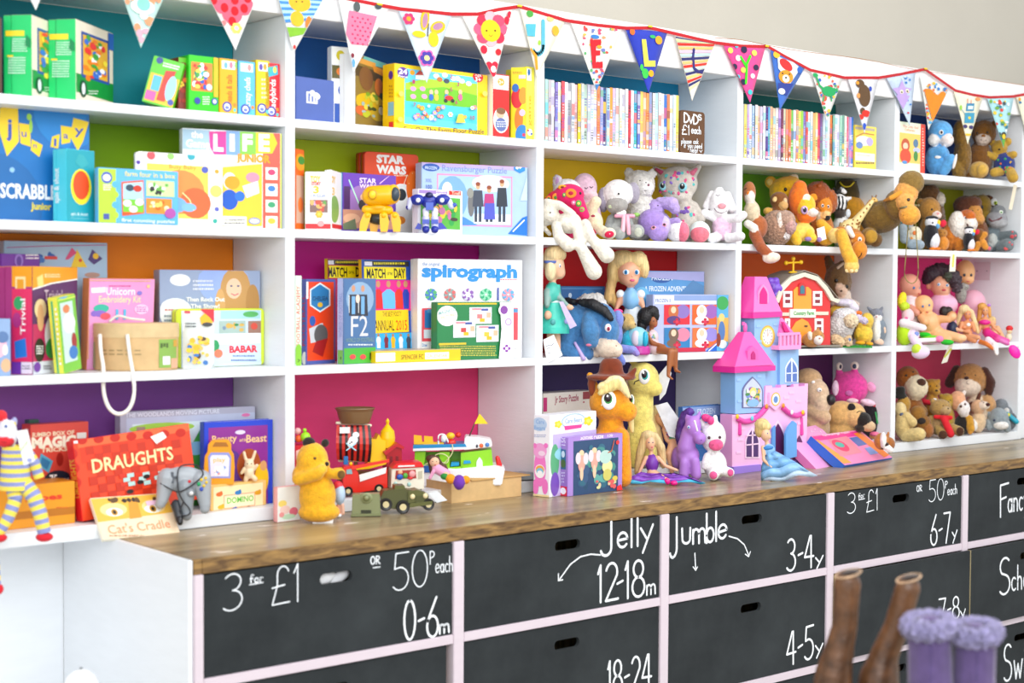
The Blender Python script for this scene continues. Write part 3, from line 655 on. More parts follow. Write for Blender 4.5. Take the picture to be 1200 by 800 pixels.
# polybag of toy diggers hanging card
fr = Fr(at(232,432,.03),facing(at(232,430,.03))); fr.loc.z = Z3+.0005
b = MB(); A_ = fr.P(214,362); B_ = fr.P(251,430); W_ = B_.x-A_.x
def pillow(b,x0,x1,z0,z1,t,col,nx=8,nz=10):
    for sgn in (-1,1):
        vs = []; fs = []
        for i in range(nz+1):
            for j in range(nx+1):
                s_,q_ = j/nx,i/nz; k_ = (math.sin(math.pi*s_)*math.sin(math.pi*q_))**.5 if 0 < s_ < 1 and 0 < q_ < 1 else 0
                vs.append((x0+(x1-x0)*s_,sgn*t*k_*(1+.12*math.sin(s_*17+q_*9)),z0+(z1-z0)*q_))
        for i in range(nz):
            for j in range(nx): k_ = i*(nx+1)+j; fs.append((k_,k_+1,k_+nx+2,k_+nx+1))
        b.add(vs,fs,col,True)
pillow(b,A_.x,B_.x,0,A_.z-B_.z,.012,'dfe6e4'); o = b.build('toy_bag','plastic',loc=fr.loc,th=fr.th)
tag(o,'clear bag of yellow toy digger pieces leaning on the lime rimmed tin','toy bag')
b = MB(); b.box(A_.x,-.0025,(A_.z-B_.z)*.66,B_.x,.0005,A_.z-B_.z,'f4f2f0'); h = b.build('header_card','print',o)
A = Art(fr,d=-.0135); A.p([(234,362),(251,362),(251,378),(244,371)],'e82838'); A.r(216,364,223,367,'d04050'); A.scrib(217,378,230,385,'404850',2); A.p([(234,372),(240,367),(246,372),(250,378),(236,380)],'f0b818'); A.e(243,380,6,2.5,'404040')
blobs(A,218,390,249,428,['f5b820','f0d040','3878c0','504030','e8c060','f8c830'],34,3); A.build('picture_print',o)
# ---- lowest shelf, left bay
def a(A):
    A.r(148,490,300,600,'c0c8e0'); A.t('THE WOODLANDS MOVING PICTURE',147,489,257,5,'e4e6f4',.02); A.r(155,497,243,600,'d8ecf0'); A.e(190,501,38,6,'a8d850'); A.p([(160,500),(170,500),(176,600),(158,600)],'a89080'); A.p([(225,520),(236,500),(243,530),(236,600),(226,600)],'48a848'); A.e(230,525,12,8,'90d0f0'); A.e(288,486,5,2,'e878b0')
quick('puzzle_box','wide grey framed puzzle box with a woodland scene, behind the red boxes','puzzle',3,(141,.16),(299,.13),483,.04,'b4b4c8',art=a,vb=540)
def a(A):
    A.r(248,501,317,596,'8a2890'); A.e(270,560,22,35,'5a2890'); A.e(300,580,15,30,'205898'); A.t('Beauty',252,518,281,8,'f0c890',.02); A.t('and the',284,517,293,4,'f0c890'); A.t('Beast',292,518,316,9,'f0c890',.02); A.e(285,506,6,2.5,'d8d0f0'); A.e(295,545,14,20,'a85020'); A.e(310,560,8,18,'f0c018'); A.e(312,545,4,6,'d8a068')
quick('story_book','large storybook with a royal blue frame and purple cover','book',3,(243,.08),(323,.06),495,.03,'2040c8',art=a,kind='book',vb=540)
def a(A):
    A.t('JUMBO BOX OF',37,512,87,5,'f4e4c0',.03); A.t('MAGIC',37,525,89,12,'f8f0d8',.06); A.t('TRICKS',48,530,79,5,'f4e4c0',.03); A.r(90,507,101,513,'e8e8e0')
    A.p([(48,531),(62,540),(57,554),(44,545)],'50a8c8'); A.p([(49,535),(59,541),(55,550),(47,544)],'2878a8'); A.e(70,538,4,8,'a02018'); A.e(67,560,15,9,'202838'); A.t('over',53,566,58,4,Wt); A.t('75',58,567,67,11,Wt,.02); A.t('Tricks!',68,565,80,5,Wt); A.e(83,585,8,10,'307830'); A.e(86,603,8,7,'e8c8b0')
quick('magic_set_box','red box of magic tricks standing behind the orange cardboard box',BX,3,(36,.15),(104,.16),498,.05,'d8483a',art=a,vb=550)
def a(A):
    A.r(104,522,222,535,'ee3c18')
    A.r(102,500,240,516,'ff6a38')
    for i,x in enumerate(range(108,226,19)): A.e(x,518,6,5,'c82008')
    for j in range(3): A.e(96,533+j*17,5,6,'c82008')
    for j in range(7):
        for i in range(11):
            if (i+j) % 2 == 0: A.r(110+i*10,526+j*9,120+i*10,535+j*9,'c83010')
    A.t('DRAUGHTS',115,557,210,16,'fbe8a8',.02,v1=548)
    for j in range(3):
        for i in range(7): A.r(145+i*9+(j % 2)*4,561+j*5,153+i*9+(j % 2)*4,565+j*5,'b8dcd8' if (i+j) % 2 else 'd83820')
    for x,y in ((168,572),(176,566),(155,582)): A.e(x,y,4,2.5,'282020')
    A.p([(186,520),(201,515),(205,522),(192,529)],'f8f4ee'); A.r(90,516,102,521,'fbeaea')
def s(A): A.t('DRAUGHTS',98,585,540,8,'f8c840',vert=True)
quick('draughts_box','red and orange chequered draughts game box tilted against the others',BG,3,(97,.045),(233,.075),518,.035,'f04820',left='e81c24',art=a,sart=s,lean=7,roll=-4,vb=570)
def a(A): A.t('shoes',30,588,73,7,'e03818',.04); A.r(14,600.5,92,601.3,'b87010'); A.scrib(66,594,80,596,'d05818',1)
quick('cardboard_box','small orange cardboard box beneath the striped sock toy',BX,3,(-12,.05),(88,.06),572,.10,'e89818',art=a,top='d88a10',vb=600)
quick('cardboard_box','little dark green box peeping over the magic set',BX,3,(34,.21),(46,.21),492,.03,'305848',vb=520)
def a(A):
    A.r(250,571,308,600,'fbe6b4'); A.r(262,580,299,592,'f0a880'); A.r(263,581,298,591,'fbe8c0'); A.t('DOMINO',266,590,297,7,'50c040',.02)
    for x,y,c in ((257,579,'e07030'),(279,577,'3080c0'),(302,577,'e0a020'),(259,594,'f0b020'),(274,597,'4068b8'),(289,596,'a05828'),(304,596,'e09020')): A.e(x,y,4,2.6,c); A.e(x+2,y-2,1.6,1.8,c)
quick('domino_box','pale wooden domino box with tiny animals, under the orange case',BX,3,(247,.03),(312,.045),569,.05,'f0c070',art=a,m='card',vb=585)
def a(A): A.e(331,590,5,4,'f8e078'); A.e(334,597,6,5,'f8d8d0'); A.e(344,599,5,5,'e87890'); A.e(338,605,8,3,'c8e8c8'); A.e(330,603,3,3,'f0a0a0')
def s(A): A.r(322,570,326,611,'f8b0b0')
quick('greeting_card_pack','small white pack with faint pastel pictures, on the worktop by the first upright',BX,'w',(325,-.05),(352,-.045),571,.02,'f2f6f2',left='f0a8a8',art=a,sart=s,vb=590)
# book of string tricks leaning out over the edge
fr = Fr((0,0,0),0)
def slab(name,label,cat,q,t,col,side,m='print',parts=None):
    """flat thing from four measured corners (u,v,Y): bl, br, tr, tl"""
    P_ = [at(*p) for p in q]; o0 = P_[0]; ex = (P_[1]-P_[0]).normalized(); n = ex.cross(P_[3]-P_[0]).normalized(); ez = n.cross(ex)*-1
    if (P_[3]-P_[0]).dot(ez) < 0: ez = -ez
    ey = ez.cross(ex)   # away from the front
    W = (P_[1]-P_[0]).length; H = (P_[3]-P_[0]).dot(ez)
    b = MB(); b.box(0,0,0,W,t,H,col,{1: side,2: side,3: side,4: side,5: side}); o = b.build(name,m,bevel=.0005)
    Mx = Matrix.Identity(4)
    for r in range(3): Mx[r][0],Mx[r][1],Mx[r][2],Mx[r][3] = ex[r],ey[r],ez[r],o0[r]
    o.matrix_world = Mx; tag(o,label,cat)
    class F: pass
    f = F(); f.sv = (at(q[0][0],q[0][1]+1,q[0][2])-at(q[0][0],q[0][1],q[0][2])).length
    def Pp(u,v,d=0.0):
        r_ = ray(u,v); tt = ((o0-CAM).dot(ey)+d)/r_.dot(ey); w_ = CAM+r_*tt-o0; return Vector((w_.dot(ex),d,w_.dot(ez)))
    f.P = Pp
    return o,Art(f,W,H)
o,A = slab('string_games_book','cream book with big tiger eyes on its cover, propped forward over the shelf edge','book',[(121,632,-.035),(211,624,-.03),(197,577,.045),(98,584,.04)],.012,'f8dcb8','f4eed8')
A.p([(100,585),(197,578),(203,600),(112,612)],'f0b840'); A.e(133,597,16,8,'f8d890'); A.e(180,593,14,8,'f8d890')
for x,y in ((134,600),(179,596)): A.e(x,y,10,5,'fbfbf0'); A.e(x,y,4,4,'c89020'); A.e(x,y,2,2.4,'201810')
A.p([(150,585),(160,584),(166,606),(152,608)],'e09828'); blobs(A,105,582,195,590,['604018','302010'],16,2.6); A.t("Cat's Cradle",128,626,200,11,'f0986a',.0,v1=618); A.scrib(128,627,196,630,'a06040',1); A.p([(170,588),(184,586),(184,591),(172,593)],'f4c8e0')
done(o,A)
# ---- top shelf, second bay
def a(A):
    A.r(359,107,372,122,Wt); A.r(361,109,370,120,'5068b0'); A.e(366,109,3,3.5,Wt); A.e(372,113,3,3.5,Wt); A.r(363,112,365,120,Wt); A.r(367,112,369,120,Wt)
quick('puzzle_box','square slate blue box with a small white jigsaw emblem','puzzle',0,(346.5,.012),(391.5,.03),89,.06,'4860a8',art=a,vb=115)
def a(A): A.r(389,55,407,76,'f6f6f0'); A.e(399,65,5,6,'d8c820'); A.r(389,76,407,93,'605828'); A.e(400,84,6,5,'e07820'); A.r(389,93,407,121,'eef0ec'); A.e(400,106,4,6,'2858b0'); A.e(403,104,3,5,'e06838'); A.r(392,121,407,146,'2050a8'); A.scrib(402,124,405,142,Wt,6)
quick('puzzle_box','tall white and navy spined box with stacked little pictures','puzzle',0,(388.5,.06),(416,.05),54,.03,'f0f2f2',art=a,vb=100)
def a(A):
    A.p([(427,62),(452,73),(452,80),(422,74)],'68b8b0'); A.r(416,75,455,100,'4a3820'); A.r(416,72,440,74,'e0a040'); A.p([(436,76),(453,84),(453,92),(438,84)],'e09020'); A.e(429,92,8,14,'7a5030'); A.e(444,102,5,10,'d87828'); A.e(435,122,18,12,'d8b018'); A.e(425,130,9,6,'d86020'); A.e(442,135,8,7,'c8a828'); blobs(A,417,105,453,145,['78a028','b8c030','485020','e8d048','a0b8b8'],26,3); A.r(448,88,453,120,'303018'); A.e(446,130,3,5,'f0e8d0')
quick('puzzle_box','woodland jigsaw box with brown and orange animals, angled beside the yellow farm puzzle','puzzle',0,(416.5,.012),(454,.13),62,.05,'8a7030',art=a,other='e8e4e0',left='eeeeec',vb=110)
def a(A):
    A.r(474,80,559,153,'60c8f0'); A.p([(475,97),(500,92),(530,96),(559,98),(559,122),(475,117)],'a8d828'); A.p([(475,105),(520,102),(559,112),(559,126),(475,124)],'70c020'); A.r(475,118,559,145,'48c8d0')
    A.e(483,85,3,3,'f0a020'); A.r(487,87,498,94,Wt); A.p([(486,88),(492,82),(499,88)],'c83828'); A.e(472,85,6.5,6.5,'5a2c98'); A.t('24',467,86,477,6,Wt,.03); A.t('Piece',466.5,90,477.5,2.6,Wt); A.e(560,90,6,6.5,'e82030'); A.t('Age',556,89,564,4,Wt); A.t('3+',556.5,95,563.5,5,Wt,.03)
    for x,y,c in ((484,104,'f0a0c8'),(495,104,'f0a0c8'),(484,113,'f0a0c8'),(497,113,'f0a0c8'),(536,92,Wt),(541,95,Wt),(531,92,Wt),(549,98,Wt),(511,89,Wt),(521,88,Wt),(515,93,'c07030'),(523,95,'404858')): A.e(x,y,3.4,2.8,c)
    for x,c in ((505,'2868c8'),(511,'f0c040'),(523,'3888c0'),(539,'e86898')): A.e(x,108,2.2,3,'f0c098'); A.e(x,114,2.6,4,c)
    A.e(526,115,5,3,'e02828'); A.e(522,118,2.2,2.2,'303030'); A.e(530,118,2.2,2.2,'303030')
    for i in range(26): x = rnd.uniform(478,556); y = rnd.uniform(124,142); A.flower(x,y,rnd.uniform(1.6,3),rnd.choice(['f0a040','f070a0','ffffff','e83838','b8a0e0']),'f8e040')
    A.p([(532,144),(535,134),(540,134),(543,144)],'f0d048')
    for t_,x,y in (('1',481,98),('2',525,92),('3',533,101),('5',525,107),('6',531,122),('7',482,125),('10',549,140)): A.t(t_,x,y,x+3+2*(len(t_) > 1),4.5,'b02868',.02)
    A.t('Fun On The Farm Floor Puzzle',471,154,565,6,'4a3040',.01,v1=157)
    for x,y in ((468,110),(467,140),(566,110)): A.e(x,y,3,3,'fbe060')
def s(A): A.e(458,88,2.6,5,'5a2c98'); A.scrib(456,100,461,116,'c89020',4); A.r(455,120,462,135,'80b8d0'); A.r(456,143,461,150,'e03030')
quick('floor_puzzle_box','large bright yellow farm floor puzzle box with a blue scene','puzzle',0,(462,.012),(571.5,.03),74,.055,'f8d010',left='f0c408',art=a,sart=s,vb=115)
quick('game_box','narrow white box edge between the yellow puzzle and the red box',BG,0,(572.5,.05),(577.5,.05),96,.1,'f0eef0',vb=130,art=lambda A: (A.e(575,117,1.6,3,'c05060'),A.e(575,126,1.8,2.5,'405090'),A.e(575,150,2.4,8,'70a850')))
def a(A): A.r(577,87,596,106,'f6f6f6'); A.r(577,106,596,128,'e81c18'); A.e(587,96,4,4.5,'f0a838'); A.t('2+',584.5,98,589.5,4.5,Wt); A.e(587,141,9,15,'eef2f4'); A.e(586,133,5,6,'e8b898'); A.e(587,130,5.4,4,'805838'); A.e(587,146,6.5,8,'6070a8'); A.scrib(582,142,593,150,'e8ecf4',3)
quick('toy_box','narrow red and white box with a small boy photographed on it',BX,0,(577.6,.012),(597,.014),86,.06,'e02020',left='f0f0ec',other='d01818',art=a,vb=120)
def a(A): A.e(606,115,7,12,'d81828'); A.e(604,103,4,5,'2070c8'); A.e(613,112,5,10,'f0a020'); A.e(608,140,5,14,'e88018'); A.e(612,132,3.5,4,'d8c8f0'); A.e(612,158,8,12,'2888d0'); A.e(614,158,2,2,'d83060'); A.scrib(601,84,613,87,'c89018',2); A.r(608,88,616,92,'dcd4e8')
quick('game_box','yellow game box with red and orange shapes against the second upright',BG,0,(598.5,.05),(617,.012),79,.04,'f4e010',art=a,vb=120)
def a(A): A.r(618.5,80,624,95,'f8f8e0'); A.e(621,85,1.4,4,'2870c0'); A.t('game',623.5,148,112,4,'e8a018',vert=True); A.e(622,155,3,4,'e8eef8'); A.e(620,153,1.2,1.4,'d83040'); A.e(624,157,1.2,1.4,'3050b0')
quick('game_box','slim pale yellow box touching the second upright',BG,0,(617.6,.012),(627.4,.012),78,.1,'f8ee48',art=a,vb=120)
# ---- second shelf, second bay
def a(A): A.e(352,190,6,10,'f0a010'); A.e(353,188,4,5,'409030'); A.r(347,205,357,262,'d0a890'); A.e(352,240,3,9,'e87830')
quick('game_box','thin orange box pressed against the left upright of the second bay',BG,1,(346.5,.05),(356.5,.08),174,.04,'e86810',art=a,vb=220)
def a(A):
    A.t('TOY',363.5,213,376,7,'f0c018',.05); A.t('STORY',365,217,376,4,'e03020',.05); A.t('3',367,226,374,8,'f0c018',.04); A.t('2 PUZZLES',364,230.5,381,2.6,'4060b8'); A.r(363,234,384,249,'806058'); blobs(A,363,234,383,249,['60a040','d8a878','c84830','e0b060','c8a0d0'],18,2.6); A.flower(374,251,4.5,'f0b020','f8d848',6); A.r(358,262,392,268,'d8101c'); A.e(376,262,4,3.5,'f0a0a0')
quick('puzzle_box','white puzzle carton with a red base and a small photo panel','puzzle',1,(357.5,.055),(388,.012),201,.05,'eef0ee',art=a,kind='carton',vb=235,other='e8e8ea')
def a(A): A.t('TOY',386,213,393,8,'f0c018',.04); A.t('3',389,228,392,9,'f0c018'); A.e(392,245,5,16,'80b048'); A.r(389,262,402,269,'d8101c')
quick('puzzle_box','white side panel box with green picture just right of the white carton','puzzle',1,(388.5,.013),(401,.10),199,.02,'f0f0ee',art=a,vb=235)
def a(A):
    A.r(401,202,464,225,'6838b0'); A.e(432,238,28,22,'9870b8'); A.r(401,245,464,269,'c89078'); A.st([(409,211),(421,240)],1.6,'b0f0d0'); A.st([(445,215),(456,205)],1.2,'f8c8f0'); A.t('STAR',421,214,441,6,'e8d8f4',.03); A.t('WARS',421,220,441,5,'e8d8f4',.03); A.e(425,231,3,4,'e8b890'); A.e(424,240,4,6,'302028'); A.e(412,256,10,6,'e0b090'); A.p([(402,262),(416,256),(418,269),(402,269)],'68785c'); A.r(403,218,410,245,'482860')
quick('story_book','purple space adventure book behind the yellow robot','book',1,(401.5,.09),(464,.10),202,.02,'6040a8',left='70b8e0',art=a,kind='book',vb=240)
def a(A):
    A.t('STAR',441,190,474,9,'f8f4f0',.06); A.t('WARS',441,202,476,9,'f8f4f0',.06); A.scrib(462,205,478,208,'f8e0c0',1); A.e(471,235,16,20,'eef0f0'); A.e(470,228,6,7,'303438'); A.e(475,262,20,16,'e8e8e6'); A.e(468,258,7,5,'f09030'); A.st([(473,216),(477,205)],1,'f8e0c0'); A.st([(479,215),(483,203)],1,'f8e0c0'); A.e(484,220,8,20,'f87828')
quick('toy_tin','tall orange tin with rounded corners behind the yellow robot','tin',1,(427,.17),(490.5,.165),177,.05,'ee4a10',other='b82c08',left='a82808',art=a,kind='tin',vb=220)
def a(A):
    A.r(494,190,607,200,'b8a8d8'); A.e(505,196,10,4.6,'2858b0'); A.t('FROZEN',498,198,512,3.6,'d8e8f8'); A.t('Ravensburger Puzzle',518,200,594,7.5,'8890d0',.01); A.r(512,203,600,266,'e890b8'); A.r(513.5,205,598.5,264,'a8c8ec')
    A.e(530,232,18,26,'78a8d8'); A.e(524,222,6,9,'e8eef8'); A.p([(514,264),(520,245),(545,255),(560,264)],'4888c8'); A.r(555,250,598,263,'dce6f4'); A.e(575,215,22,10,'d8d8ec'); A.e(552,238,4,16,'707070'); A.e(551,226,4,6,'909088')
    for x,c,h in ((560,'404858',218),(573,'b83878',222),(588,'2c3440',215)): A.e(x,h,2.6,4,'d8a880'); A.e(x,h-2.4,2.8,2.4,'904828'); A.p([(x-5,h+5),(x+5,h+5),(x+6.5,242),(x-6.5,242)],c); A.r(x-4,242,x-1,260,'303848'); A.r(x+1,242,x+4,260,'303848')
    A.p([(568,238),(579,238),(580,257),(567,257)],'5058c0')
    A.p([(612,255),(617.8,253),(617.8,276),(595,274)],'1870d0'); A.st([(601,271),(614,258)],1.6,Wt); A.p([(602,193),(615,194),(615,200),(609,203),(602,199)],'2888d8'); A.t('6+',604,198,611,4.5,Wt,.04); A.t('XXL',498.5,213,506,4,'8890d0'); A.t('100',499,221,506,5,'5868b8'); A.p([(612,225),(617.5,205),(617.5,235),(609,235)],'c0d8f0')
quick('puzzle_box','wide icy blue jigsaw box with four figures in snow','puzzle',1,(494,.10),(618,.03),190,.045,'a8c4e6',top='e070b0',other='80a8d8',art=a,vb=235)
def a(A): A.r(491,222,524,228,'a888c8'); A.scrib(511,224,523,228,Wt,2); A.r(526,223,540,229,'e82818'); A.t('Trefl',529,228,539,4,'f8d8c0'); A.r(493,230,539,269,'58b040'); blobs(A,495,232,538,268,['30a048','e8c838','403830','e89060','c070a0','2c6830'],26,4)
quick('puzzle_box','small white edged puzzle box behind the blue robot','puzzle',1,(490,.045),(542,.05),221,.03,'f0eef4',art=a,vb=245)
# ---- third shelf, second bay
def a(A): A.t('FOOTBALL ACADEMY',351.5,405,335,4.5,'e83828',vert=True,bold=.0); A.e(350,417,5,14,'88c838'); A.st([(349,421),(351,422),(349,424)],.8,'202020')
quick('football_book','thin white and green spined football book against the upright','book',2,(346,.012),(353.5,.012),323,.13,'d8ead8',art=a,kind='book',vb=380)
def a(A):
    A.r(360,330,391,421,'e04010'); A.p([(363,339),(375,331),(387,339),(387,358),(375,366),(363,358)],'d8e8ec'); A.p([(364.5,340),(375,333),(385.5,340),(385.5,357),(375,364),(364.5,357)],'2878b0'); A.t('CHELSEA',366,352,384,5,'183858',.02); A.e(375,357,3,3,'d8b030'); A.p([(362,385),(378,378),(382,398),(364,402)],'c8ccd0'); A.e(376,392,8,12,'585858'); A.p([(370,400),(384,396),(378,418),(366,412)],'a01818'); A.e(366,376,3.5,6,'2858a8'); A.r(358.5,330,361,350,Wt)
def s(A): A.t('FOOTBALL',357.5,405,345,3.5,'c03050',vert=True,bold=.0); A.e(357,420,3,8,'e8ece4')
quick('football_annual','red football annual with a blue hexagon badge','book',2,(358.5,.05),(393,.09),327,.022,'4858a0',left='5868b0',art=a,sart=s,kind='book',vb=380)
def motd(A,dx,dy):
    A.r(388+dx,304+dy,440+dx,311+dy,'303030'); A.r(388+dx,305+dy,397+dx,310+dy,'e8e8f0'); A.scrib(399+dx,306+dy,436+dx,309+dy,'e8d820',1,.8); A.r(387+dx,311+dy,436+dx,326+dy,'f8e410'); A.t('MATCH',390+dx,324+dy,412+dx,11,'101010',.03); A.t('OF THE',414+dx,321+dy,420+dx,3.5,'101010',.02); A.t('DAY',422+dx,324+dy,435+dx,11,'101010',.03)
def a(A): motd(A,-3,0)
quick('football_annual','yellow and black football annual, the left of the matching pair at the back','book',2,(387,.16),(432,.19),303,.015,'b81c58',left='f0d010',art=a,kind='book',lean=2,vb=360)
def a(A):
    motd(A,43,1.5); A.r(440,328,484,364,'e8188c')
    for x,c,w_ in ((446,'e02020',5),(458,'68b8e8',8),(470,'e83020',5),(478,'2040b0',4)): A.e(x,333,2.4,4,'c89068'); A.p([(x-w_,344),(x-2,339),(x+2,339),(x+w_,344),(x+w_-1,362),(x-w_+1,362)],c)
    A.p([(438,364),(480,363),(480,389),(438,391)],'f8d010'); A.t('THE BEST FOOTY',450,371,472,6,'282010',.0); A.t('ANNUAL',440,388,463,13,'181410',.0); A.t('2015',465,387,478,12,'e03010',.0); A.r(438,391,484,411,'30b0e8')
    for x,c in ((444,Wt),(453,'802038'),(461,'f0b820'),(470,'eef0f4'),(479,'404858')): A.e(x,393,1.5,2,'b08060'); A.e(x,399,2.6,4.5,c); A.r(x-2,402,x+2,408,c)
quick('football_annual','yellow and pink football annual dated 2015','book',2,(428,.115),(485,.14),304,.016,'2050b0',left='f0b818',art=a,kind='book',lean=3,vb=360)
def a(A):
    A.r(404,328,440,410,'4870a0'); A.e(422,350,16,20,'88a8c8'); A.r(403,408,440,427,'48b038')
    for x in (414,425): A.e(x,338,2.2,4,'c89070'); A.p([(x-5,345),(x+5,345),(x+6,370),(x-5,370)],'2c2c38'); A.r(x-2,347,x+2,368,'70a8d8'); A.st([(x-5,346),(x-5,366)],.8,Wt)
    A.e(419,350,2.5,5,'f0d0c0'); A.t('F2',411,394,431,25,'d8d8dc',.0); A.t('WORLD OF FOOTBALL',405,401,438,5,'80a090',.0); A.scrib(408,403,436,406,'e8f0f0',1); A.e(413,418,3.5,3,'f04848'); A.e(425,418,3.5,3,'f04848'); A.r(433,413,437,421,'181818')
def s(A): A.t('WORLD OF FOOTBALL',401,395,343,4,'8898d0',vert=True,bold=.0); A.r(396,410,403,428,'70b858'); A.r(399,418,400,421,'101010')
quick('football_book','blue football book with two players in tracksuits on the cover','book',2,(402.5,.012),(440.5,.035),326,.025,'5070a0',left='b8c4ec',art=a,sart=s,kind='book',vb=380)
def a(A):
    A.t('the original',495,311,515,4,'3080c8',.0); A.t('spirograph',494,324,606,15,'2f8fd8',.05); A.scrib(586,327,606,329,'e05878',1); A.r(489.5,331.5,611,332.3,'d0ccd2'); A.e(538,332,9,3,'f8f6f8')
    for x,c1,c2 in ((505,'58b070','4878c0'),(527,'d86868','90a0a0'),(548,'9060b0','d8d0e8'),(569,'30a878','90d8b0'),(595,'60a8d8','e898a8')):
        for k in range(12): t = k*math.pi/6; A.e(x+5*math.cos(t),345+5*math.sin(t),2.4,2.4,c1 if k % 2 else c2,7)
        A.e(x,345,3,3,c2 if x != 548 else Wt); A.e(x,345,1.2,1.2,Wt)
    A.r(582,337,584,352,'4858a8'); A.r(494,361,606,399,'e8505c'); A.r(497,363,513,384,'3078b8'); A.r(496,386,513,396,'dce8f0'); A.r(500,362,606,366,'5898c8'); A.r(493,400,607,408,'f0f0ee'); A.t('Draw',494,406,500,4,'3080c8'); A.r(493,408.5,512,409.3,'d83858')
quick('drawing_kit_box','big white drawing kit box with blue lettering and swirl patterns',BX,2,(489.5,.10),(612,.045),303,.05,'f6f4f6',art=a,other='e4e2e8',vb=360)
def a(A):
    A.r(513,355,582,356.6,'e0c030'); A.e(524,370,12,12,'f4f6f4'); A.t('MAGNETIC',514,369,534,4,'58a0a0',v1=364); A.t('PICTURES',517,374,534,3.2,'e8a868',v1=369)
    for x,y,c in ((550,360,'e88080'),(531,376,'c84848'),(558,381,'f0c040')): A.r(x,y,x+26,y+19,'e4e8f0'); A.e(x+5,y+7,4,5,'f0f0d0'); A.r(x+3,y+1,x+14,y+3,'e88898'); A.r(x+14,y+1.5,x+22,y+4,'4858a0'); A.r(x+9,y+8,x+15,y+13,c); A.r(x+12,y+13,x+18,y+17,'f0b820'); A.r(x+20,y+6,x+25,y+12,'e8b898')
    A.r(514,402,546,403.6,'e0c030'); A.scrib(515,405,580,418,'c8c050',5); A.p([(584,354),(600,354),(600,421),(583,421),(586,385)],'f8f6fa'); A.e(589,363,6.5,7,'f8f6fa'); A.e(589,363,4.4,5,'8848a0'); A.e(594,377,4,4.4,'b898c8'); A.e(594,377,2.6,3,'f4eef8'); A.flower(592,408,4.4,'8838a0','f0e8f8',4)
quick('activity_set_box','green magnetic activity box with a white right hand strip',BX,2,(512,.035),(600.5,.04),354,.03,'268048',art=a,vb=390)
p0_,p1_ = atz(440,424,Z3),atz(540,422,Z3)
def a(A): A.r(440,413.5,463,423,'f6f4ee'); A.t('SPENCER FC',470,421,496,5.5,'705018',.0); A.r(498,413,526,420,'fbf8e8'); A.t('CALENDAR',500,419,524,4,'f0a050',.0)
quick('football_book','thick yellow book lying flat along the shelf edge','book',2,(440,.008),(540,.010),411.5,.12,'f2c812',art=a,vb=418,top='b8a890')
# ---- worktop, third bay
def a(A):
    A.e(705,491,14,8,'e4ecf8'); A.t('Care Bears',664,494,680,6,'6088d0',.02) if 0 else None
    A.e(672,493,14,9,'a8c8ec'); A.e(672,493,12.5,7.5,'f4f6fc'); A.t('Care Bears',662,496,682,5.5,'80a8e0',.02); A.p([(661,499),(682,497),(681,501),(662,504)],'e83890'); A.flower(654,497,4.5,'f8d818','f8e868',5); A.flower(689,493,5.5,'f8d818','f8e868',5); A.r(648,509,698,583,'c8b8e8'); A.e(650,540,5,20,'60b080'); A.e(650,567,5,14,'7850b8'); A.e(668,530,18,10,'98d8e8')
def s(A):
    A.e(632,497,9,8,'b8d0ec'); A.t('Care',628,496,638,5,'88b0e0',.02); A.t('Bears',626,503,639,5,'88b0e0',.02); A.scrib(626,509,640,513,'9098c8',2); A.e(633,548,7,22,'f078c8'); A.e(633,528,8,9,'f0a0d8'); A.e(627,522,2.5,3,'f078c8'); A.e(640,522,2.5,3,'f078c8'); A.e(635,531,4,3,'f8d8f0'); A.e(633,552,6,8,'fbf8fc'); A.e(633,550,5,5,'f0a850'); A.e(633,552,4,4,'78c8e8'); A.e(633,554,3,3,'fbf8fc'); A.e(628,570,3.5,9,'f078c8'); A.e(639,570,3.5,9,'f078c8'); A.r(623,578,644,583,'f8e0a8')
p_ = atz(644,583,ZW); p2_ = atz(698,580,ZW)
quick('puzzle_box','tall white and lilac puzzle box with a pink bear printed on its narrow side','puzzle','w',(644,p_.y),(698,p_.y+.05),487,.062,'f4f4fa',art=a,sart=s,vb=583)
def a(A):
    A.t('Schmidt Puzzle',680,515,707,5.5,'f8f0f8',.02,v1=513); A.t('150',712,512,718,5,'f8f0f8'); A.r(672,517,724,576,'284870'); blobs(A,674,519,722,574,['306880','204868','489088','385880','60a8a0'],40,5)
    for x,y in ((681,543),(696,540)): A.e(x,y-12,3,4,'f0d0a8'); A.e(x,y,4,10,'f0a898'); A.e(x-4,y-6,3,7,'e8d8e0'); A.e(x+5,y-6,3,7,'e8d8e0'); A.e(x,y+12,2,8,'f0c8a8')
    A.e(711,546,6,8,'f0e0a0'); A.e(709,535,7,8,'b8d8d0'); A.e(711,556,5,7,'d0c868'); A.e(720,560,3,3,'e8c850'); blobs(A,690,560,722,574,['f0c8a0','e06060','d8d8a0'],9,2.4); A.st([(719,516),(716,528),(712,530)],1.4,'c05830'); A.e(723,518,2,2.6,'d83030'); A.p([(722,570),(727,567),(729,580),(722,580)],'e83038')
def s(A): A.t('150',662.5,522,511,5,'e8e0f8',vert=True); A.r(657,526,663,550,'306090'); A.e(660,532,2,4,'d8d8e8'); A.e(660,543,3,5,'506838'); A.r(656,569,664.5,582,'e02038'); A.e(660,575,3.4,4,Wt); A.scrib(658,553,662,567,'d8d0f0',4)
p_ = atz(665,582,ZW); p2_ = atz(729,574,ZW)
quick('puzzle_box','lilac fairy jigsaw box in front of the white and lilac one','puzzle','w',(665,p_.y),(729,p2_.y),513,.04,'ac88d4',left='a07cc8',art=a,sart=s,vb=580)
def a(A): A.t('Jr Story Puzzle',650,472,678,8,'a04058',.02,v1=469); A.r(683,459,692,467,'902030'); A.e(684,471,1,1,'b04050'); A.r(635,466,641,482,'b83070')
quick('puzzle_box','cream puzzle box end standing at the back behind the orange pony','puzzle',3,(636.5,.10),(695,.115),461,.07,'dcd6ce',art=a,vb=475,top='b8b0b0')
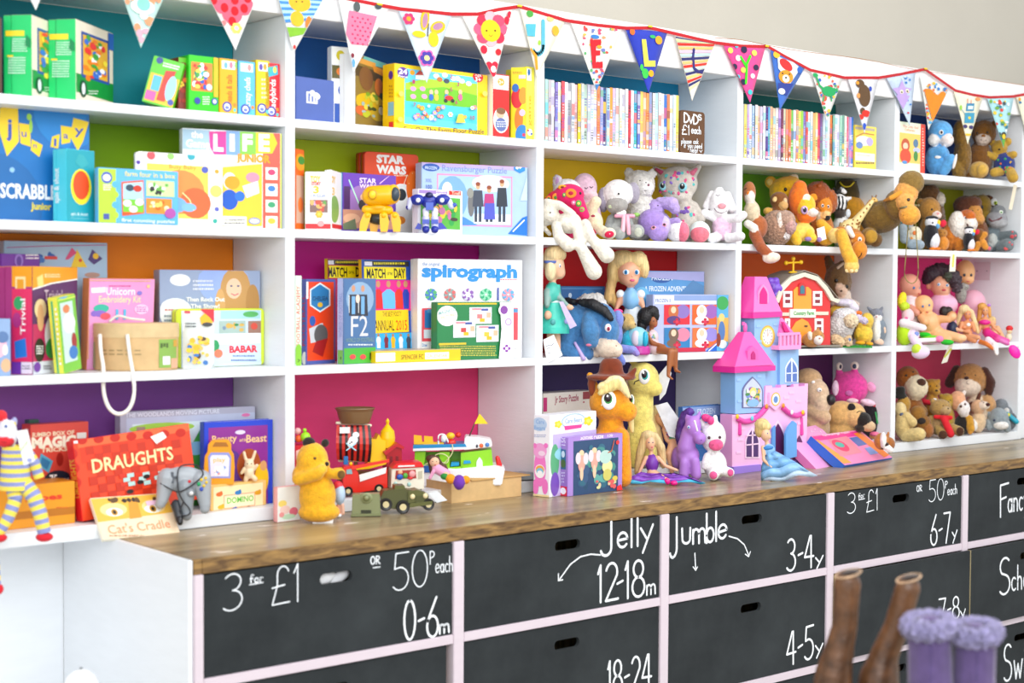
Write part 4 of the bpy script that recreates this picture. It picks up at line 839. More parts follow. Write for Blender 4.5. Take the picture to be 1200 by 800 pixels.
def a(A): A.r(799,478,846,486,'90a8d8'); A.t('FROZEN',817,486,838,7,'d8e4f8',.02); A.e(820,510,20,16,'4070b0')
quick('story_book','blue book standing behind the violet toy horse','book',3,(799.5,.04),(846,.05),477,.02,'4878b8',art=a,kind='book',vb=510)
# ---- third shelf, third bay
def a(A): A.e(775,326,12,5.5,'2858a0'); A.t('FROZEN',763.5,328,788,5,'e0ecf8',.02); A.t('A FROZEN ADVENTURE',755,341,812,6,'e8f0f8',.02); A.p([(745,318),(825,318),(825,330),(760,325)],'a8a8d8'); A.p([(795,345),(812,328),(825,335),(825,345)],'5888b8'); A.e(752,350,10,14,'70b8e0')
quick('story_book','blue storybook standing behind the blond doll in a blue dress','book',2,(743,.13),(825,.12),317,.02,'5898d0',left='a0b8e0',art=a,kind='book',vb=360)
def a(A):
    A.r(767,346,843,356,'dde4f4'); A.t('FROZEN II',768,354,786,4,'5868a0',.01); A.scrib(790,350,830,354,'a8b4dc',1); A.r(790,346,843,352,'88a0d0')
    for x,y,c1,c2,c3 in ((778,357,'e02838','8870b8','c06838'),(811,357,'e86020','9860b0','e8e4ec'),(778,384,'2878b0','e0809a','705848'),(811,384,'e87038','9088d0','eef0f8')): A.r(x,y,x+30,y+23,c1); A.e(x+22,y+8,8,8,c2); A.e(x+11,y+8,6,8,c3); A.e(x+11,y+6,3,4,'f0c8a8'); A.e(x+11,y+18,8,5,'503878' if c1 == 'e02838' else c3); A.flower(x+15,y+20,4.4,'b81838','d83050',4)
    A.r(770,408,826,412.5,'c02040'); A.p([(843,398),(843,413),(826,413)],'1868c8'); A.st([(830,411),(841,401)],1.4,Wt)
quick('puzzle_box','pale blue four picture jigsaw box, its right strip showing a girl','puzzle',2,(765,.07),(843.5,.035),345,.04,'b4bce0',art=a,vb=385)
def a(A): A.e(851,355,7,8,'38a050'); A.r(843.5,372,859.5,400,'d8a850'); A.e(850,372,3.4,5,'e8c878'); A.e(850,388,4,12,'5078b0'); A.e(851,403,5,5,'d8e8e8'); A.e(846,398,3,8,'883820')
quick('puzzle_box','narrow picture carton with a blond girl in blue, right of the four picture box','puzzle',2,(844.2,.034),(858,.016),345,.04,'58a8d8',art=a,vb=385,other='c8a078')
quick('story_book','dark blue glittery box lying behind the blue donkey','book',2,(655,.20),(709,.21),335,.05,'2868a8',art=lambda A: (A.r(658,337,706,339,'5090c8'),A.e(668,346,2,3,'d0e0f0'),A.e(690,344,8,5,'3880c0')),vb=350,left='302830')
# ---- worktop, fourth bay: two pink puzzle boxes
o,A = slab('puzzle_box','pale pink puzzle box lying underneath the colourful tilted one','puzzle',[(958,551,-.16),(1000,540,-.1),(993,498,.08),(945,500,.02)],.03,'e8a0d0','e078b8'); A.scrib(950,502,990,508,'f8e0f0',2); done(o,A)
o,A = slab('puzzle_box','colourful pink and orange jigsaw box tilted on top of the pale pink box','puzzle',[(990,545,-.20),(1046,536,-.13),(1008,503,.0),(946,511,-.07)],.035,'f488b8','2868c8')
A.p([(948,512),(1006,505),(1010,510),(952,517)],'e83890'); A.t('Ravensburger Puzzle',965,511,996,3,'f8e0ec',v1=507); A.p([(950,516),(958,515),(998,542),(988,543)],'f0a040'); A.p([(970,515),(992,511),(1010,530),(985,535)],'f08898'); A.e(985,522,8,8,'e83868'); A.e(984,521,5,3.5,'50b0a0'); A.p([(995,513),(1008,511),(1018,520),(1006,523)],'5870b0'); A.p([(1013,525),(1026,522),(1034,530),(1020,533)],'88a0e0'); A.p([(1000,508),(1008,506),(1042,533),(1036,536)],'f08030'); done(o,A)
def a(A): A.p([(1057,145),(1078,146),(1078,151),(1057,150)],'e8e8d0'); A.t('The Little Red',1058,149,1076,3,'e07858'); A.t('Catherine',1060,153,1072,3,'e09068'); A.r(1054,155,1078,192,'f0c860'); A.e(1061,170,5,8,'c05020'); A.e(1061,171,3,4,'f0c8a8'); A.e(1061,183,6.5,9,'e84820'); A.e(1060,190,3,2,'5090d0'); A.e(1073,168,3,5,'507898'); A.e(1074,176,4,3,'b8c0e8'); A.e(1073,183,2.6,6,'408838'); A.r(1079,143,1084,203,'ee3c1c'); A.scrib(1080.6,150,1082.6,196,'f8d0c0',14)
quick('picture_book','cream picture book with a red spine strip, left of the blue plush','book',0,(1053.5,.012),(1084,.016),142,.012,'e6efd2',art=a,kind='book',vb=170)
# ---- the price sign and the film cases
def sign():
    o,A,S,f = box('price_sign','small brown chalked price sign at the end of the film cases','sign',0,(796.8,.02),(826,.024),128.5,.012,'5f3d22',kind='tin',m='card',vb=150)
    hand(A,'D',801,143,807,144,11,1.9); hand(A,'v',807,144,812,145,16,1.8); hand(A,'D',812,145,818,146,11,1.9); hand(A,'S',818,140,822,141,6,1.5)
    hand(A,'£1',799,157,808,158,11,1.3); hand(A,'each',810,156,821,157,9,1.3)
    hand(A,'please ask',798,168,818,168.5,6,.8); hand(A,'if you need',801,173,822,174,6,.8); hand(A,'help!',808,178,817,179,6,.8); A.st([(819,176),(820.5,178.5),(822,176)],.8,'f2f6fa')
    done(o,A,name='chalk_lettering')
sign()
ORD = ['first','second','third','fourth','fifth','sixth','seventh','eighth','ninth','tenth','eleventh','twelfth','thirteenth','fourteenth','fifteenth','sixteenth','seventeenth','eighteenth','nineteenth','twentieth']
def ordn(i):
    if i < 20: return ORD[i]
    t = ['twenty','thirty','forty'][(i+1)//10-2]; k = (i+1) % 10
    return (t[:-1]+'ieth') if k == 0 else t+' '+ORD[k-1]
def dvds(u0,u1,vt0,vt1,cols,names,side,group):
    n = len(cols); X0 = at(u0,vt0+30,.012).x; X1 = at(u1,vt1+30,.012).x; w_ = (X1-X0)/n; rr = random.Random(n*7+int(u0))
    for i,c in enumerate(cols):
        h = .19+rr.uniform(-.0025,.003); y = .012+rr.uniform(0,.004); b = MB(); W = w_*.965
        b.box(0,.0012,0,W,.135,h,'e8e8ea' if rr.random() < .5 else '20242a',{0: c})
        b.box(0,0,.0006,W,.0012,h-.0006,c)
        o = b.build('dvd_case','print',bevel=.0008,loc=(X0+i*w_,y,Z1+.0004))
        tag(o,'%s spined film case, %s from the left in the %s row' % (names[i],ordn(i),side),'DVD',group)
        pb = MB(); k = 0
        def rct(x0,z0,x1,z1,cc):
            nonlocal k; k += 1; yy = -.0004-.00003*k; pb.add([(x0,yy,z0),(x1,yy,z0),(x1,yy,z1),(x0,yy,z1)],[(0,1,2,3)],cc)
        pal = ['f8f8f4','e04038','3878c8','f0c030','58a868','6850a0','f09038','48b8d0','383838','e880a8','c8d8e8']
        z = h*rr.uniform(.02,.08)
        for q_ in range(rr.randint(4,7)):
            z1 = z+h*rr.uniform(.05,.2)
            if z1 > h*.96: break
            c_a,c_b = lin(rr.choice(pal)),lin(c); m_ = rr.uniform(.25,.7); cc = tuple(c_a[t_]*(1-m_)+c_b[t_]*m_ for t_ in range(3))+(1,); ins = W*rr.uniform(.08,.3)
            if rr.random() < .55:
                zz = z
                while zz < z1: rct(ins,zz,W-ins*rr.uniform(.6,1.4),min(zz+.003+rr.random()*.004,z1),cc); zz += .0085
            else: rct(W*.03,z,W*.97,z1,cc)
            z = z1+h*rr.uniform(.01,.06)
        rct(W*.25,.006,W*.75,.006+W*.6,'f4f4f8')
        pb.build('spine_print','print',o,fix=False)
c1 = 'a8d8c8 b8b0b8 d8d0dc 8878c0 f4eeee e85058 f4e8ec a0a0a8 d8dce0 e8b8b8 f4c820 c8ccc8 b0c8b8 d8d4ec e0dcf0 e8e8f4 f08850 a8a8d8 203878 a8d0f0 f09838 c8b0dc f6f2ee d8e8c8 d8d0e4 f6f6f4 c03048 f0f4f6 40b0d0 7868b0 f0d068 f0a070 f09850 8898c0 d8d8d8 a8d0f0 e8e0dc e8e4e4 3870c0 f08058 d8ecf4 c8d8f0 f8d860'.split()
n1 = 'mint,grey,pale grey,violet,off white,red,blush white,steel grey,silvery,pinkish,bright yellow,ash grey,sage,pale lilac,lavender white,cool white,orange,periwinkle,navy,sky blue,amber,lilac,warm white,pale green,grey lilac,plain white,crimson,milky white,turquoise,purple,straw yellow,peach,tangerine,slate blue,light grey,light blue,cream grey,chalk white,strong blue,coral,icy blue,powder blue,lemon'.split(',')
dvds(638.8,795.6,96,117,c1,n1,'left hand','film cases on the top shelf of the third bay')
c2 = 'f0e070 b8a8d8 f0f4f4 a8c0e8 e8e8e4 d0b0a8 c8c0e0 f0f0f4 402878 58a8d0 f0b880 f8d8b8 f0ece8 c098d0 702848 c8c8a8 f09060 f07848 68b848 f0f4f8 f09868 e8e058 90c848 8878c0 e85850 e8ece8 d8e0dc f0b070 e8d888 d82868 805898 c8d8e4 b0d0e8 d8ecf4 f08038 80b8a0 e8e4f4 d8d8f0 a0d0b8 70a090 f0f0d8 e05078 a898d8 2878d0'.split()
n2 = 'pale yellow,soft violet,bright white,pale blue,stone,dusty pink,lavender,cool white,dark purple,turquoise blue,apricot,pale peach,warm white,orchid,maroon,khaki,orange,deep orange,leaf green,plain white,salmon,lime yellow,fresh green,periwinkle,red,off white,ash white,buff,straw,hot pink,plum,grey blue,powder blue,icy blue,bright orange,sea green,lilac white,pale mauve,mint,teal grey,ivory,rose red,light purple,vivid blue'.split(',')
dvds(872.6,1000.6,122,138,c2,n2,'right hand','film cases on the top shelf of the fourth bay')
def a(A): A.r(1002,148,1025,154,'b8a890'); A.e(1012,165,9,6,'fbf0d8'); A.e(1019,166,4,5,'b8a8e0'); A.e(1007,170,4,4,'6888c0'); A.r(1002,178,1025,190,'f0e8d8'); A.st([(1003,160),(1012,156),(1024,158)],1.4,'c88038'); A.r(1004,181,1020,183,'b88848'); A.scrib(1003,190,1024,194,'806040',1)
quick('dvd_case','gold and yellow film case facing outward at the end of the right hand row','DVD',0,(1001.8,.012),(1027,.016),146,.014,'f0d850',other='d8c8a0',art=a,vb=170)
# ------------------------------------------------------------------ toys: rounded bodies grown from ellipsoids and limbs into one skin
def e(u,v,ru,rv,col,d=None,rd=None,rot=0): return ('e',u,v,ru,rv,col,d,rd,rot)
def c(u1,v1,r1,u2,v2,r2,col,d1=None,d2=None): return ('c',u1,v1,r1,u2,v2,r2,col,d1,d2)
def x(pts,d0,d1,col,side=None): return ('x',pts,d0,d1,col,side)
def l(u,prof,col,d=None,ky=1.0,cols=None,wave=0,nw=7): return ('l',u,prof,col,d,ky,cols,wave,nw)
def tb(pts,r,col): return ('t',pts,r,col)
PEND = []
TOYS = []
class Toy:
    def __init__(s,u,v,Y,z,turn=0,rot=None):
        zz = ROWZ.get(z,z)
        if Y is None: p = atz(u,v,zz)
        else: p = at(u,v,Y)
        s.fr = Fr(p,facing(p,turn) if rot is None else math.radians(rot)); s.sv = s.fr.sv; s.su = s.fr.su; s.solid = []
        s.ru_ = s.su if rot is None else s.sv
    def surf(s,p):
        """front of the body at local x,z"""
        best = None
        for q in s.solid:
            if q[0] == 'e':
                _,C_,R_,ro = q; dx,dz = p[0]-C_[0],p[2]-C_[2]; ca,sa = math.cos(ro),math.sin(ro); dx,dz = dx*ca-dz*sa,dx*sa+dz*ca
                k = 1-(dx/R_[0])**2-(dz/R_[2])**2
                y = C_[1]-R_[1]*math.sqrt(k) if k > 0 else None
            else:
                _,a,ra,b,rb = q; ab = Vector((b[0]-a[0],b[2]-a[2])); L2 = ab.length_squared or 1e-9
                t = max(0,min(1,((p[0]-a[0])*ab.x+(p[2]-a[2])*ab.y)/L2)); r = ra+(rb-ra)*t; cx_,cz_ = a[0]+ab.x*t,a[2]+ab.y*t
                k = r*r-(p[0]-cx_)**2-(p[2]-cz_)**2; y = a[1]+(b[1]-a[1])*t-math.sqrt(k) if k > 0 else None
            if y is not None and (best is None or y < best): best = y
        return best
    def pt(s,u,v,d,part):
        if d is None:
            p = s.fr.P(u,v,0.0)
            if part:
                y = s.surf(p)
                if y is not None: p = s.fr.P(u,v,y); y2 = s.surf(p); p = s.fr.P(u,v,y2 if y2 is not None else y)
            return p
        return s.fr.P(u,v,d*s.sv)
    def add(s,mb,prims,part=False,reg=False):
        sd = []
        for q in prims:
            k = q[0]
            if k == 'e':
                _,u,v,ru,rv,col,d,rd,rot = q; C_ = s.pt(u,v,d,part); rd = (ru+rv)/2 if rd is None else rd
                if part and d is None: rd = min(ru,rv)*.55 if q[7] is None else q[7]
                R_ = (ru*s.ru_,rd*s.sv,rv*s.sv); small = max(ru,rv) < 5
                mb.ell(C_,R_,col,math.radians(rot),seg=10 if small else 18,rings=6 if small else 11); sd.append(('e',C_,R_,math.radians(rot),lin(col)))
                if reg: s.solid.append(('e',C_,R_,math.radians(rot)))
            elif k == 'c':
                _,u1,v1,r1,u2,v2,r2,col,d1,d2 = q; a = s.pt(u1,v1,d1,part); b = s.pt(u2,v2,d2 if d2 is not None else d1,part)
                mb.cap(a,r1*s.sv,b,r2*s.sv,col,seg=8 if max(r1,r2) < 3 else 12); sd.append(('c',a,r1*s.sv,b,r2*s.sv,lin(col)))
                if reg: s.solid.append(('c',a,r1*s.sv,b,r2*s.sv))
            elif k == 'x':
                _,pts,d0,d1,col,side = q
                P_ = [s.fr.P(u,v,d0*s.sv) for u,v in pts]; mb.prism([(p.x,p.z) for p in P_],d0*s.sv,d1*s.sv,col,side)
            elif k == 'l':
                _,u,prof,col,d,ky,cols,wave,nw = q; p0_ = s.pt(u,prof[0][0],d or 0,False)
                mb.lathe(p0_.x,p0_.y,[(s.pt(u,v,d or 0,False).z,r*s.sv) for v,r in prof],col,24,ky,cols,True,wave,nw)
            elif k == 't':
                _,pts,r,col = q
                mb.tube([s.pt(p[0],p[1],p[2] if len(p) > 2 else None,part) for p in pts],[a*s.sv for a in r] if isinstance(r,(list,tuple)) else r*s.sv,col)
        return sd
def toy(name,label,cat,u,v,Y,z,body,parts=(),m='plush',turn=0,rot=None,group=None,vox=54,fluff=0.0,rest=True,bname='body',blob=True,clampx=True,smooth=4):
    T = Toy(u,v,Y,z,turn,rot); root = bpy.data.objects.new(name,None); link(root); tag(root,label,cat,group)
    root.location = T.fr.loc; root.rotation_euler = (0,0,T.fr.th); root.empty_display_size = .02
    mz = 1e9; xs = []; ROT = Matrix.Rotation(T.fr.th,3,'Z')
    def fin(nm,prims,mm,bl,parent=root,part=False,reg=False,lab=None,vx=vox,fl=0.0):
        nonlocal mz
        mb = MB(); sd = T.add(mb,prims,part,reg)
        o = mb.build(nm,mm,parent,fix=not bl)
        mz = min(mz,mb.minz()); xs.extend([(T.fr.loc+ROT @ Vector(p)).x for p in mb.v[::7]]); 
        if bl:
            ext = max(max(p[i] for p in mb.v)-min(p[i] for p in mb.v) for i in range(3)); PEND.append((o,sd,ext/vx,fl,smooth))
        if lab: o['label'] = lab
        return o
    if body: fin(bname,body,m,blob,reg=True,fl=fluff)
    for p in parts:
        nm,mm,prims = p[:3]; opt = p[3] if len(p) > 3 else {}
        o = fin(nm,prims,mm,opt.get('blob',False),part=opt.get('surf',True),reg=opt.get('reg',False),lab=opt.get('label'),vx=opt.get('vox',30),fl=opt.get('fluff',0))
        for q in opt.get('sub',()): fin(q[0],q[2],q[1],False,parent=o,part=True)
    if rest:
        zz = ROWZ.get(z,z); dz = zz+.0003-(root.location.z+mz); root.location.z += dz
        if abs(dz)/T.sv > 5: print('REST',name,label[:36],'px',round(dz/T.sv,1))
    if xs: TOYS.append((root,min(xs),max(xs)))
    return root,T
def eyes(*a,r=1.3,col='16100e',white=None,iris=None):
    out = []
    for u,v in a:
        if white: out.append(('eye','plastic',[e(u,v,r*1.7,r*1.9,white)],{'sub': [('iris','plastic',[e(u,v,r*1.15,r*1.35,iris or col,rd=r*1.5),e(u+.2,v,r*.7,r*.85,col,rd=r*2.2)])]}))
        else: out.append(('eye','plastic',[e(u,v,r,r,col)]))
    return out
def spots(cols,n,u0,v0,u1,v1,r,seed=1,nm='patch'):
    rr = random.Random(seed); return [(nm,'plush',[e(rr.uniform(u0,u1),rr.uniform(v0,v1),r*rr.uniform(.7,1.3),r*rr.uniform(.7,1.3),rr.choice(cols),rd=.5,rot=rr.uniform(0,90))]) for i in range(n)]
SK,TD_ = 'soft toy','doll'
# ---- second shelf, third bay
toy('plush_rabbit','long limbed ivory rabbit whose legs dangle over the shelf edge',SK,662,278,.035,1,
    [e(643,250,12,14,'e8e1d2'),c(640,236,4,656,240,5,'e8e1d2',-6,-8),c(656,240,5,672,251,4,'e8e1d2',-8,-9),e(667,261,15,13,'e8e1d2',0),c(652,264,6,655,277,7,'e6dece',-16,-24),c(655,277,7,666,287,8.5,'e6dece',-26,-27),
     c(676,268,6,681,290,6.5,'e8e1d2',-12,-25),c(681,290,6.5,696,318,10,'e8e1d2',-26,-27),c(686,262,6,694,280,6,'e8e1d2',-10,-24),c(694,280,6,711,299,9.5,'e8e1d2',-25,-27),c(636.5,266,3,644,274,3,'e8e1d2',2,-2)],
    eyes((645,249),r=.9)+[('mouth','fabric',[tb([(640,257),(644,259),(648,258)],.4,'b8a898')])],rest=False)
toy('patterned_soft_toy','bright pink paisley patterned soft toy behind the ivory rabbit',SK,664,280,.085,1,
    [e(666,229,19,14,'dc1463',rot=-8),c(650,232,9,640,240,7,'d0103c'),c(676,238,10,685,252,6,'dc1463',-4,-8),e(666,258,16,22,'dc1463',6)],
    [('patch','fabric',[e(u,v,a,b,k1,rd=1.0)],{'sub': [('patch_centre','fabric',[e(u,v,a*.55,b*.5,k2,rd=1.8)])]}) for u,v,a,b,k1,k2 in ((669,226,6.5,5.5,'f08828','b81840'),(659,219,5,3,'e8a020','803010'),(678,238,3.5,4,'58a048','f0d860'),(651,231,4,5,'f09030','508838'),(682,245,3,3,'88c050','e83880'),(672,237,3,3,'f070a0','f8d0e0'),(643,232,3.5,3,'e87828','307840'),(661,228,2,2.6,'48a060','f0e060'))]+[('eye','plastic',[e(680,226,1.6,1.8,'101010')])],m='fabric')
toy('plush_lamb','white lamb with a lilac lined upright ear, behind the paisley toy',SK,660,280,.15,1,
    [e(665,219,16,14,'eeecee'),c(652,216,4,653,205,5,'e2daec'),e(662,250,17,26,'eeecee')],[('inner_ear','plush',[e(653,208,2.2,6,'c49ccc',rd=1)])],fluff=.004)
toy('plush_pig','sleepy round dusty pink soft toy with small dark eyes',SK,690,280,.13,1,
    [e(685,219,15,18,'d8b6c8'),e(692,228,9,8,'e0bcc4',-8),e(688,254,17,26,'d4b0c4')],[('eye','fabric',[tb([(685,218),(687,219.5),(689,218)],.5,'503848')]),('eye','fabric',[tb([(691,217),(693,218.5),(695,217)],.5,'503848')])])
toy('plush_puppy','cream soft toy with crimson paw pads, raising one arm',SK,702,281,.06,1,
    [e(696,262,11,13,'e6dcb8',6),c(692,250,6,698,238,7,'e6dcb8',0,-2),c(700,268,6,711,275,6.5,'e6dcb8',-2,-10),e(714,275,8,7,'eae2c8',-14),e(692,246,9,9,'e6dcb8',8)],
    [('paw_pad','fabric',[e(714,276,5.6,4,'d01848',rot=-12)],{'sub': [('pad_centre','fabric',[e(714.5,275.5,1.5,1.3,'f0c8d0',rd=2.6)])]}),('paw_pad','fabric',[e(697,272,2.5,3.5,'d01848')]),('ribbon','fabric',[e(695,254.5,2.6,1.6,'a03048')])])
toy('plush_bear','grey and white bear with a pink ribbon and big grey muzzle',SK,728,283,.07,1,
    [e(724,229,18,17,'eceae8',2),e(707,236,7,15,'a8a2b4',6),e(742,228,8,13,'a49cac',8),e(723,243,13,10,'9c9894',-8),e(728,267,15,15,'9aa09c',4),c(718,270,7,726,276,7.5,'a0a4a0',-6,-14),c(738,272,7,747,273,8.5,'a4a8a4',-4,-14),c(716,258,5,713,270,5.5,'8c908e',-4,-10)],
    eyes((725,229),r=1.3)+[('nose','plush',[e(728,251,6,3.8,'f2f0ec')]),('patch','plush',[e(715,244,2.6,2.2,'b8c09c',rd=.8)]),('paw_pad','plush',[e(748,274,4.5,5.5,'c0c4b4',rd=1.5)]),('ribbon','satin',[c(722,255,2.4,742,255,2.4,'e8a0b8',-13,-13),c(731,256,2.6,730,272,2.8,'f2bccb',-15,-17),c(735,256,2.6,737,275,2.6,'eeb0c2',-15,-17)],{'surf': False})])
toy('plush_bear','fluffy off white bear behind the lilac rabbit',SK,750,284,.15,1,
    [e(749,213,18,17,'dedad4'),e(755,217,11,10,'eeebe8',-10),e(737,199,5,6,'d8d4ce'),e(764,200,5,5,'d8d4ce'),e(750,250,20,30,'dcd8d2')],eyes((750,207.5),(757,210),r=.8)+[('nose','plush',[e(760,213,1.6,1.6,'8a5868')]),('mouth','fabric',[tb([(755,219),(757,220),(760,218)],.3,'504048')])],fluff=.006,m='plush')
toy('plush_rabbit','curly lilac rabbit with drooping ears above the purple turtle',SK,772,284,.085,1,
    [e(767,239,11,13,'b49ad8'),c(757,236,6,749,240,8,'b8a0dc',-2,-6),c(749,240,8,747,246,7,'b8a0dc',-6,-6),c(774,229,6,787,231,8,'bca4de',-2,-6),c(787,231,8,791,237,6,'bca4de',-6,-6),e(773,258,14,18,'b096d4',4),c(781,254,5,793,252,5,'b49ad8',-2,-6)],
    eyes((771,233),(778,237),r=.9)+[('nose','plush',[e(773.5,240,1,.8,'584070')]),('bow','satin',[e(771,247,4,2.5,'f0a0b8',-14,2),e(777,249,4,2.6,'f0a0b8',-14,2)],{'surf': False})],fluff=.003)
toy('plush_turtle','smooth purple turtle with tired pink rimmed eyes',SK,765,284,.045,1,
    [e(764,262,17,16,'a284cc'),e(771,274,12,10,'aa8cd4',-8),e(778,266,8,12,'c4b4e0',-2),e(752,268,6,9,'a284cc',2)],
    [('eye','plastic',[e(766,268.5,3.4,2.6,'e8a0b0')],{'sub': [('pupil','plastic',[e(766,268,2.4,1.8,'301828',rd=2.4)])]}),('eye','plastic',[e(778.5,265,2.6,2.4,'e8a0b0')],{'sub': [('pupil','plastic',[e(778.5,264.6,1.8,1.7,'301828',rd=2.2)])]}),('hair_tuft','hair',[e(746,253,4,2.5,'a8e070')])])
cols_ = ['e05888','7a58b0','58b8b4','e8588c','8868c0','60c0bc']
toy('plush_cat','big eyed grey cat printed with pink, teal and purple hearts',SK,802,284,.12,1,
    [e(794,215,24,21,'c6beb4'),c(777,205,7,767,197,3,'c6beb4'),c(810,205,7,819,195,3.5,'c6beb4'),e(795,228,17,11,'d2cac0',-6),e(803,258,17,27,'c4bcb2',2),c(812,242,7,820,256,7,'c4bcb2',-2,-8)],
    [('inner_ear','plush',[c(775,202,3,769,198,1.6,'c04870')]),('inner_ear','plush',[c(811,203,3.4,816,198,1.8,'d06480')])]
    +[('eye','plastic',[e(u,v,5.2*k,5.4,'8cc8d4')],{'sub': [('pupil','plastic',[e(u-.4,v-.6,3.7*k,4.1,'101014',rd=4)]),('eye_glint','plastic',[e(u-.5,v-2.4,1.2,1.3,'ffffff',rd=5)])]}) for u,v,k in ((800,219,1),(777,218,.9))]
    +spots(cols_,26,774,197,814,232,2.0,5)+spots(cols_,16,790,240,818,262,2.2,8)+[('nose','plush',[e(789,226,2,1.4,'b07888')])])
for nm,lb,u,v,r_,pr in (('plush_ball','white and pink soft ball beside the purple turtle',793,271,13,[e(793,271,13,13,'f0eeec'),e(800,272,8,12,'e67088',-2,12.2)]),('plush_ball','coral pink soft ball with white back, left of the lamb',820,272,12.5,[e(820,271,12.5,12.5,'e4f0ec'),e(820,273,11.4,11,'e67888',-3)])):
    toy(nm,lb,'ball',u,v+r_,.04,1,pr)
toy('plush_lamb','white lamb in a pale pink romper sitting against the upright',SK,846,287,.025,1,
    [e(843,240,12,16,'f2f0f2',-2),c(834,229,4,828,244,5,'eeecee'),c(853,230,4,858,246,5,'eeecee'),e(843,248,10,9,'f5f3f4',-5),e(846,268,12,16,'ecc4de',2),c(838,258,5,826,252,5.5,'f2f0f2',-2,-8),c(854,258,5,866,258,5.5,'f0eef0',-6,-16),c(866,258,5.5,871,254,5,'f0eef0',-16,-18),c(840,280,6,834,281,6,'f2f0f2',-6,-12),c(854,281,5.5,868,279,5.5,'f0eef0',-10,-20),e(843,224,5,3,'f6f4f4',-3)],
    [('nose','plush',[e(846,243.5,5,3.4,'e89aa4')]),('mouth','fabric',[tb([(837,246),(840,250),(846,251.5),(852,249)],.4,'705868')]),('eye','fabric',[tb([(839,230.5),(841.5,231.5),(844,230)],.4,'504048')])])
# ---- third shelf, third bay
FL = 'e8b898'
toy('doll','blond ponytailed doll in a turquoise dress seen from the side',TD_,648,418,.035,2,
    [e(651,314,11,13,'ecbc9c'),e(656,322,7,8,'ecbc9c',-1),c(660,320,2,662,322,1.2,'ecbc9c',0),c(648,325,4,647,334,4,'e6b494'),e(647,346,10,13,'48b8a8'),c(641,344,4.5,641,360,4,'88a8a0',-7,-12),e(642,372,5,6,'e6b494',-12),c(654,348,3.5,664,360,3,'88a8a0',-4,-10),e(668,363,5,4,'e6b494',-11),c(644,388,4,644,417,3.5,'e6b494',4),c(653,388,4,654,417,3.5,'e6b494',4)],
    [('dress','satin',[l(648,[(393,19),(386,19),(370,15),(355,10),(336,8)],'3cc4b0',d=1,ky=.7,wave=.04),]),('waistband','satin',[l(648,[(357,10.6),(352,10.2)],'dcecec',d=1,ky=.75)]),('skirt_panel','satin',[x([(655,356),(660,356),(676,384),(668,388)],-14,-12.6,'c8b8e0')]),
     ('hair','hair',[e(650,301,13,11,'e8cc98'),e(643,309,8,13,'e8d0a0',2),e(645,320,7,12,'ecd8ac',-9),e(658,301,6,7,'e8cc98',-2)],{'blob': True,'surf': False,'sub': [('hair_band','satin',[l(645,[(311,7.5),(308,7.8)],'5870b8',d=-8,ky=.8)])]})]
    +[('eye','plastic',[e(656,314,1.3,2.4,'f4f4f4')],{'sub': [('iris','plastic',[e(656.4,314.5,.8,1.5,'3858a0',rd=1.4)])]}),('dress_pattern','satin',[e(664,379,3,3.4,'9098d0',d=-12.8,rd=1)],{'surf': False}),('dress_pattern','satin',[e(648,380,3,3.4,'48a0a0',d=-13,rd=1)],{'surf': False})],m='vinyl')
BL = '3f78ad'
toy('plush_donkey','big slate blue donkey with a black mane and cream muzzle, slumped over the shelf',SK,690,424,.035,2,
    [e(672,378,24,24,BL,6),e(700,372,22,18,BL,2),e(714,388,12,18,BL,-12),e(712,407,14,13,'dcc8b4',-16),e(722,410,8,9,'e0ccb8',-18),c(668,390,13,662,410,10,BL,-6,-14),c(683,398,8,689,416,6.5,'3a70a6',-10,-14),c(660,408,10,676,414,10,BL,-14,-16),c(690,372,8,692,388,11,'4680b4',-12,-22),c(692,388,11,693,400,8,'4680b4',-22,-20),c(706,398,5,700,414,5,'d8c4b0',-12)],
    [('mane','hair',[c(680,354,4,694,356,6,'14141a',-12,-16),c(694,356,6,708,364,5.5,'14141a',-18,-20),c(708,364,5.5,716,373,3.5,'14141a',-20,-24),c(664,352,4,674,354,4,'181820',0,-6)],{'surf': False,'blob': True,'fluff': .004}),
     ('eye','plastic',[e(712.5,384,4,4.8,'f2ecec')],{'sub': [('iris','plastic',[e(713,385,2.2,2.8,'c04060',rd=3.4),e(713.2,385,1.2,1.6,'301018',rd=4.4)])]}),('nostril','plush',[e(722,405,1.2,.8,'b09080')]),('ribbon','satin',[c(674,402,1.8,684,420,2.6,'b8a0d8',-22,-26)],{'surf': False}),('ear_lining','plush',[e(690,404,3.5,1.6,'e07898')])],rest=False,vox=60)
fr = Fr(at(648,418,-.012),facing(at(648,418,-.012)))
def card(name,label,u,v,Y,quad,col='f6f6f4',th_=.0012,art=None,parent=None,cat='label',turn=0):
    fr = Fr(at(u,v,Y),facing(at(u,v,Y),turn)); b = MB(); P_ = [fr.P(*q) for q in quad]; b.prism([(p.x,p.z) for p in P_],0,th_,col); o = b.build(name,'card',loc=fr.loc,th=fr.th)
    if label: tag(o,label,cat)
    if art: A = Art(fr); art(A); A.build('print',o)
    return o
card('price_tag','white handwritten price tag tilted on the shelf edge under the turquoise dress',648,418,-.014,[(636.5,398),(649,392),(659.5,416),(641,425)],art=lambda A: (A.st([(640,406),(643,404),(646,405),(649,402)],.6,'606880'),A.st([(641,409),(644,407)],.5,'606880'),A.st([(642,414),(645,413)],.5,'606880')))
toy('doll','silvery haired doll lying behind the blue donkey',TD_,690,419,.13,2,
    [e(690,372,10,12,'e8c8b0'),e(688,397,12,17,'c8c8d8')],[('hair','hair',[c(674,356,4,686,350,6,'c8c4c4',-6),c(686,350,6,700,350,7,'d4d0cc',-7),c(700,350,7,708,362,6,'d0ccca',-6),e(692,362,14,10,'c4c0c0',2)],{'surf': False,'blob': True,'fluff': .006})],m='vinyl')
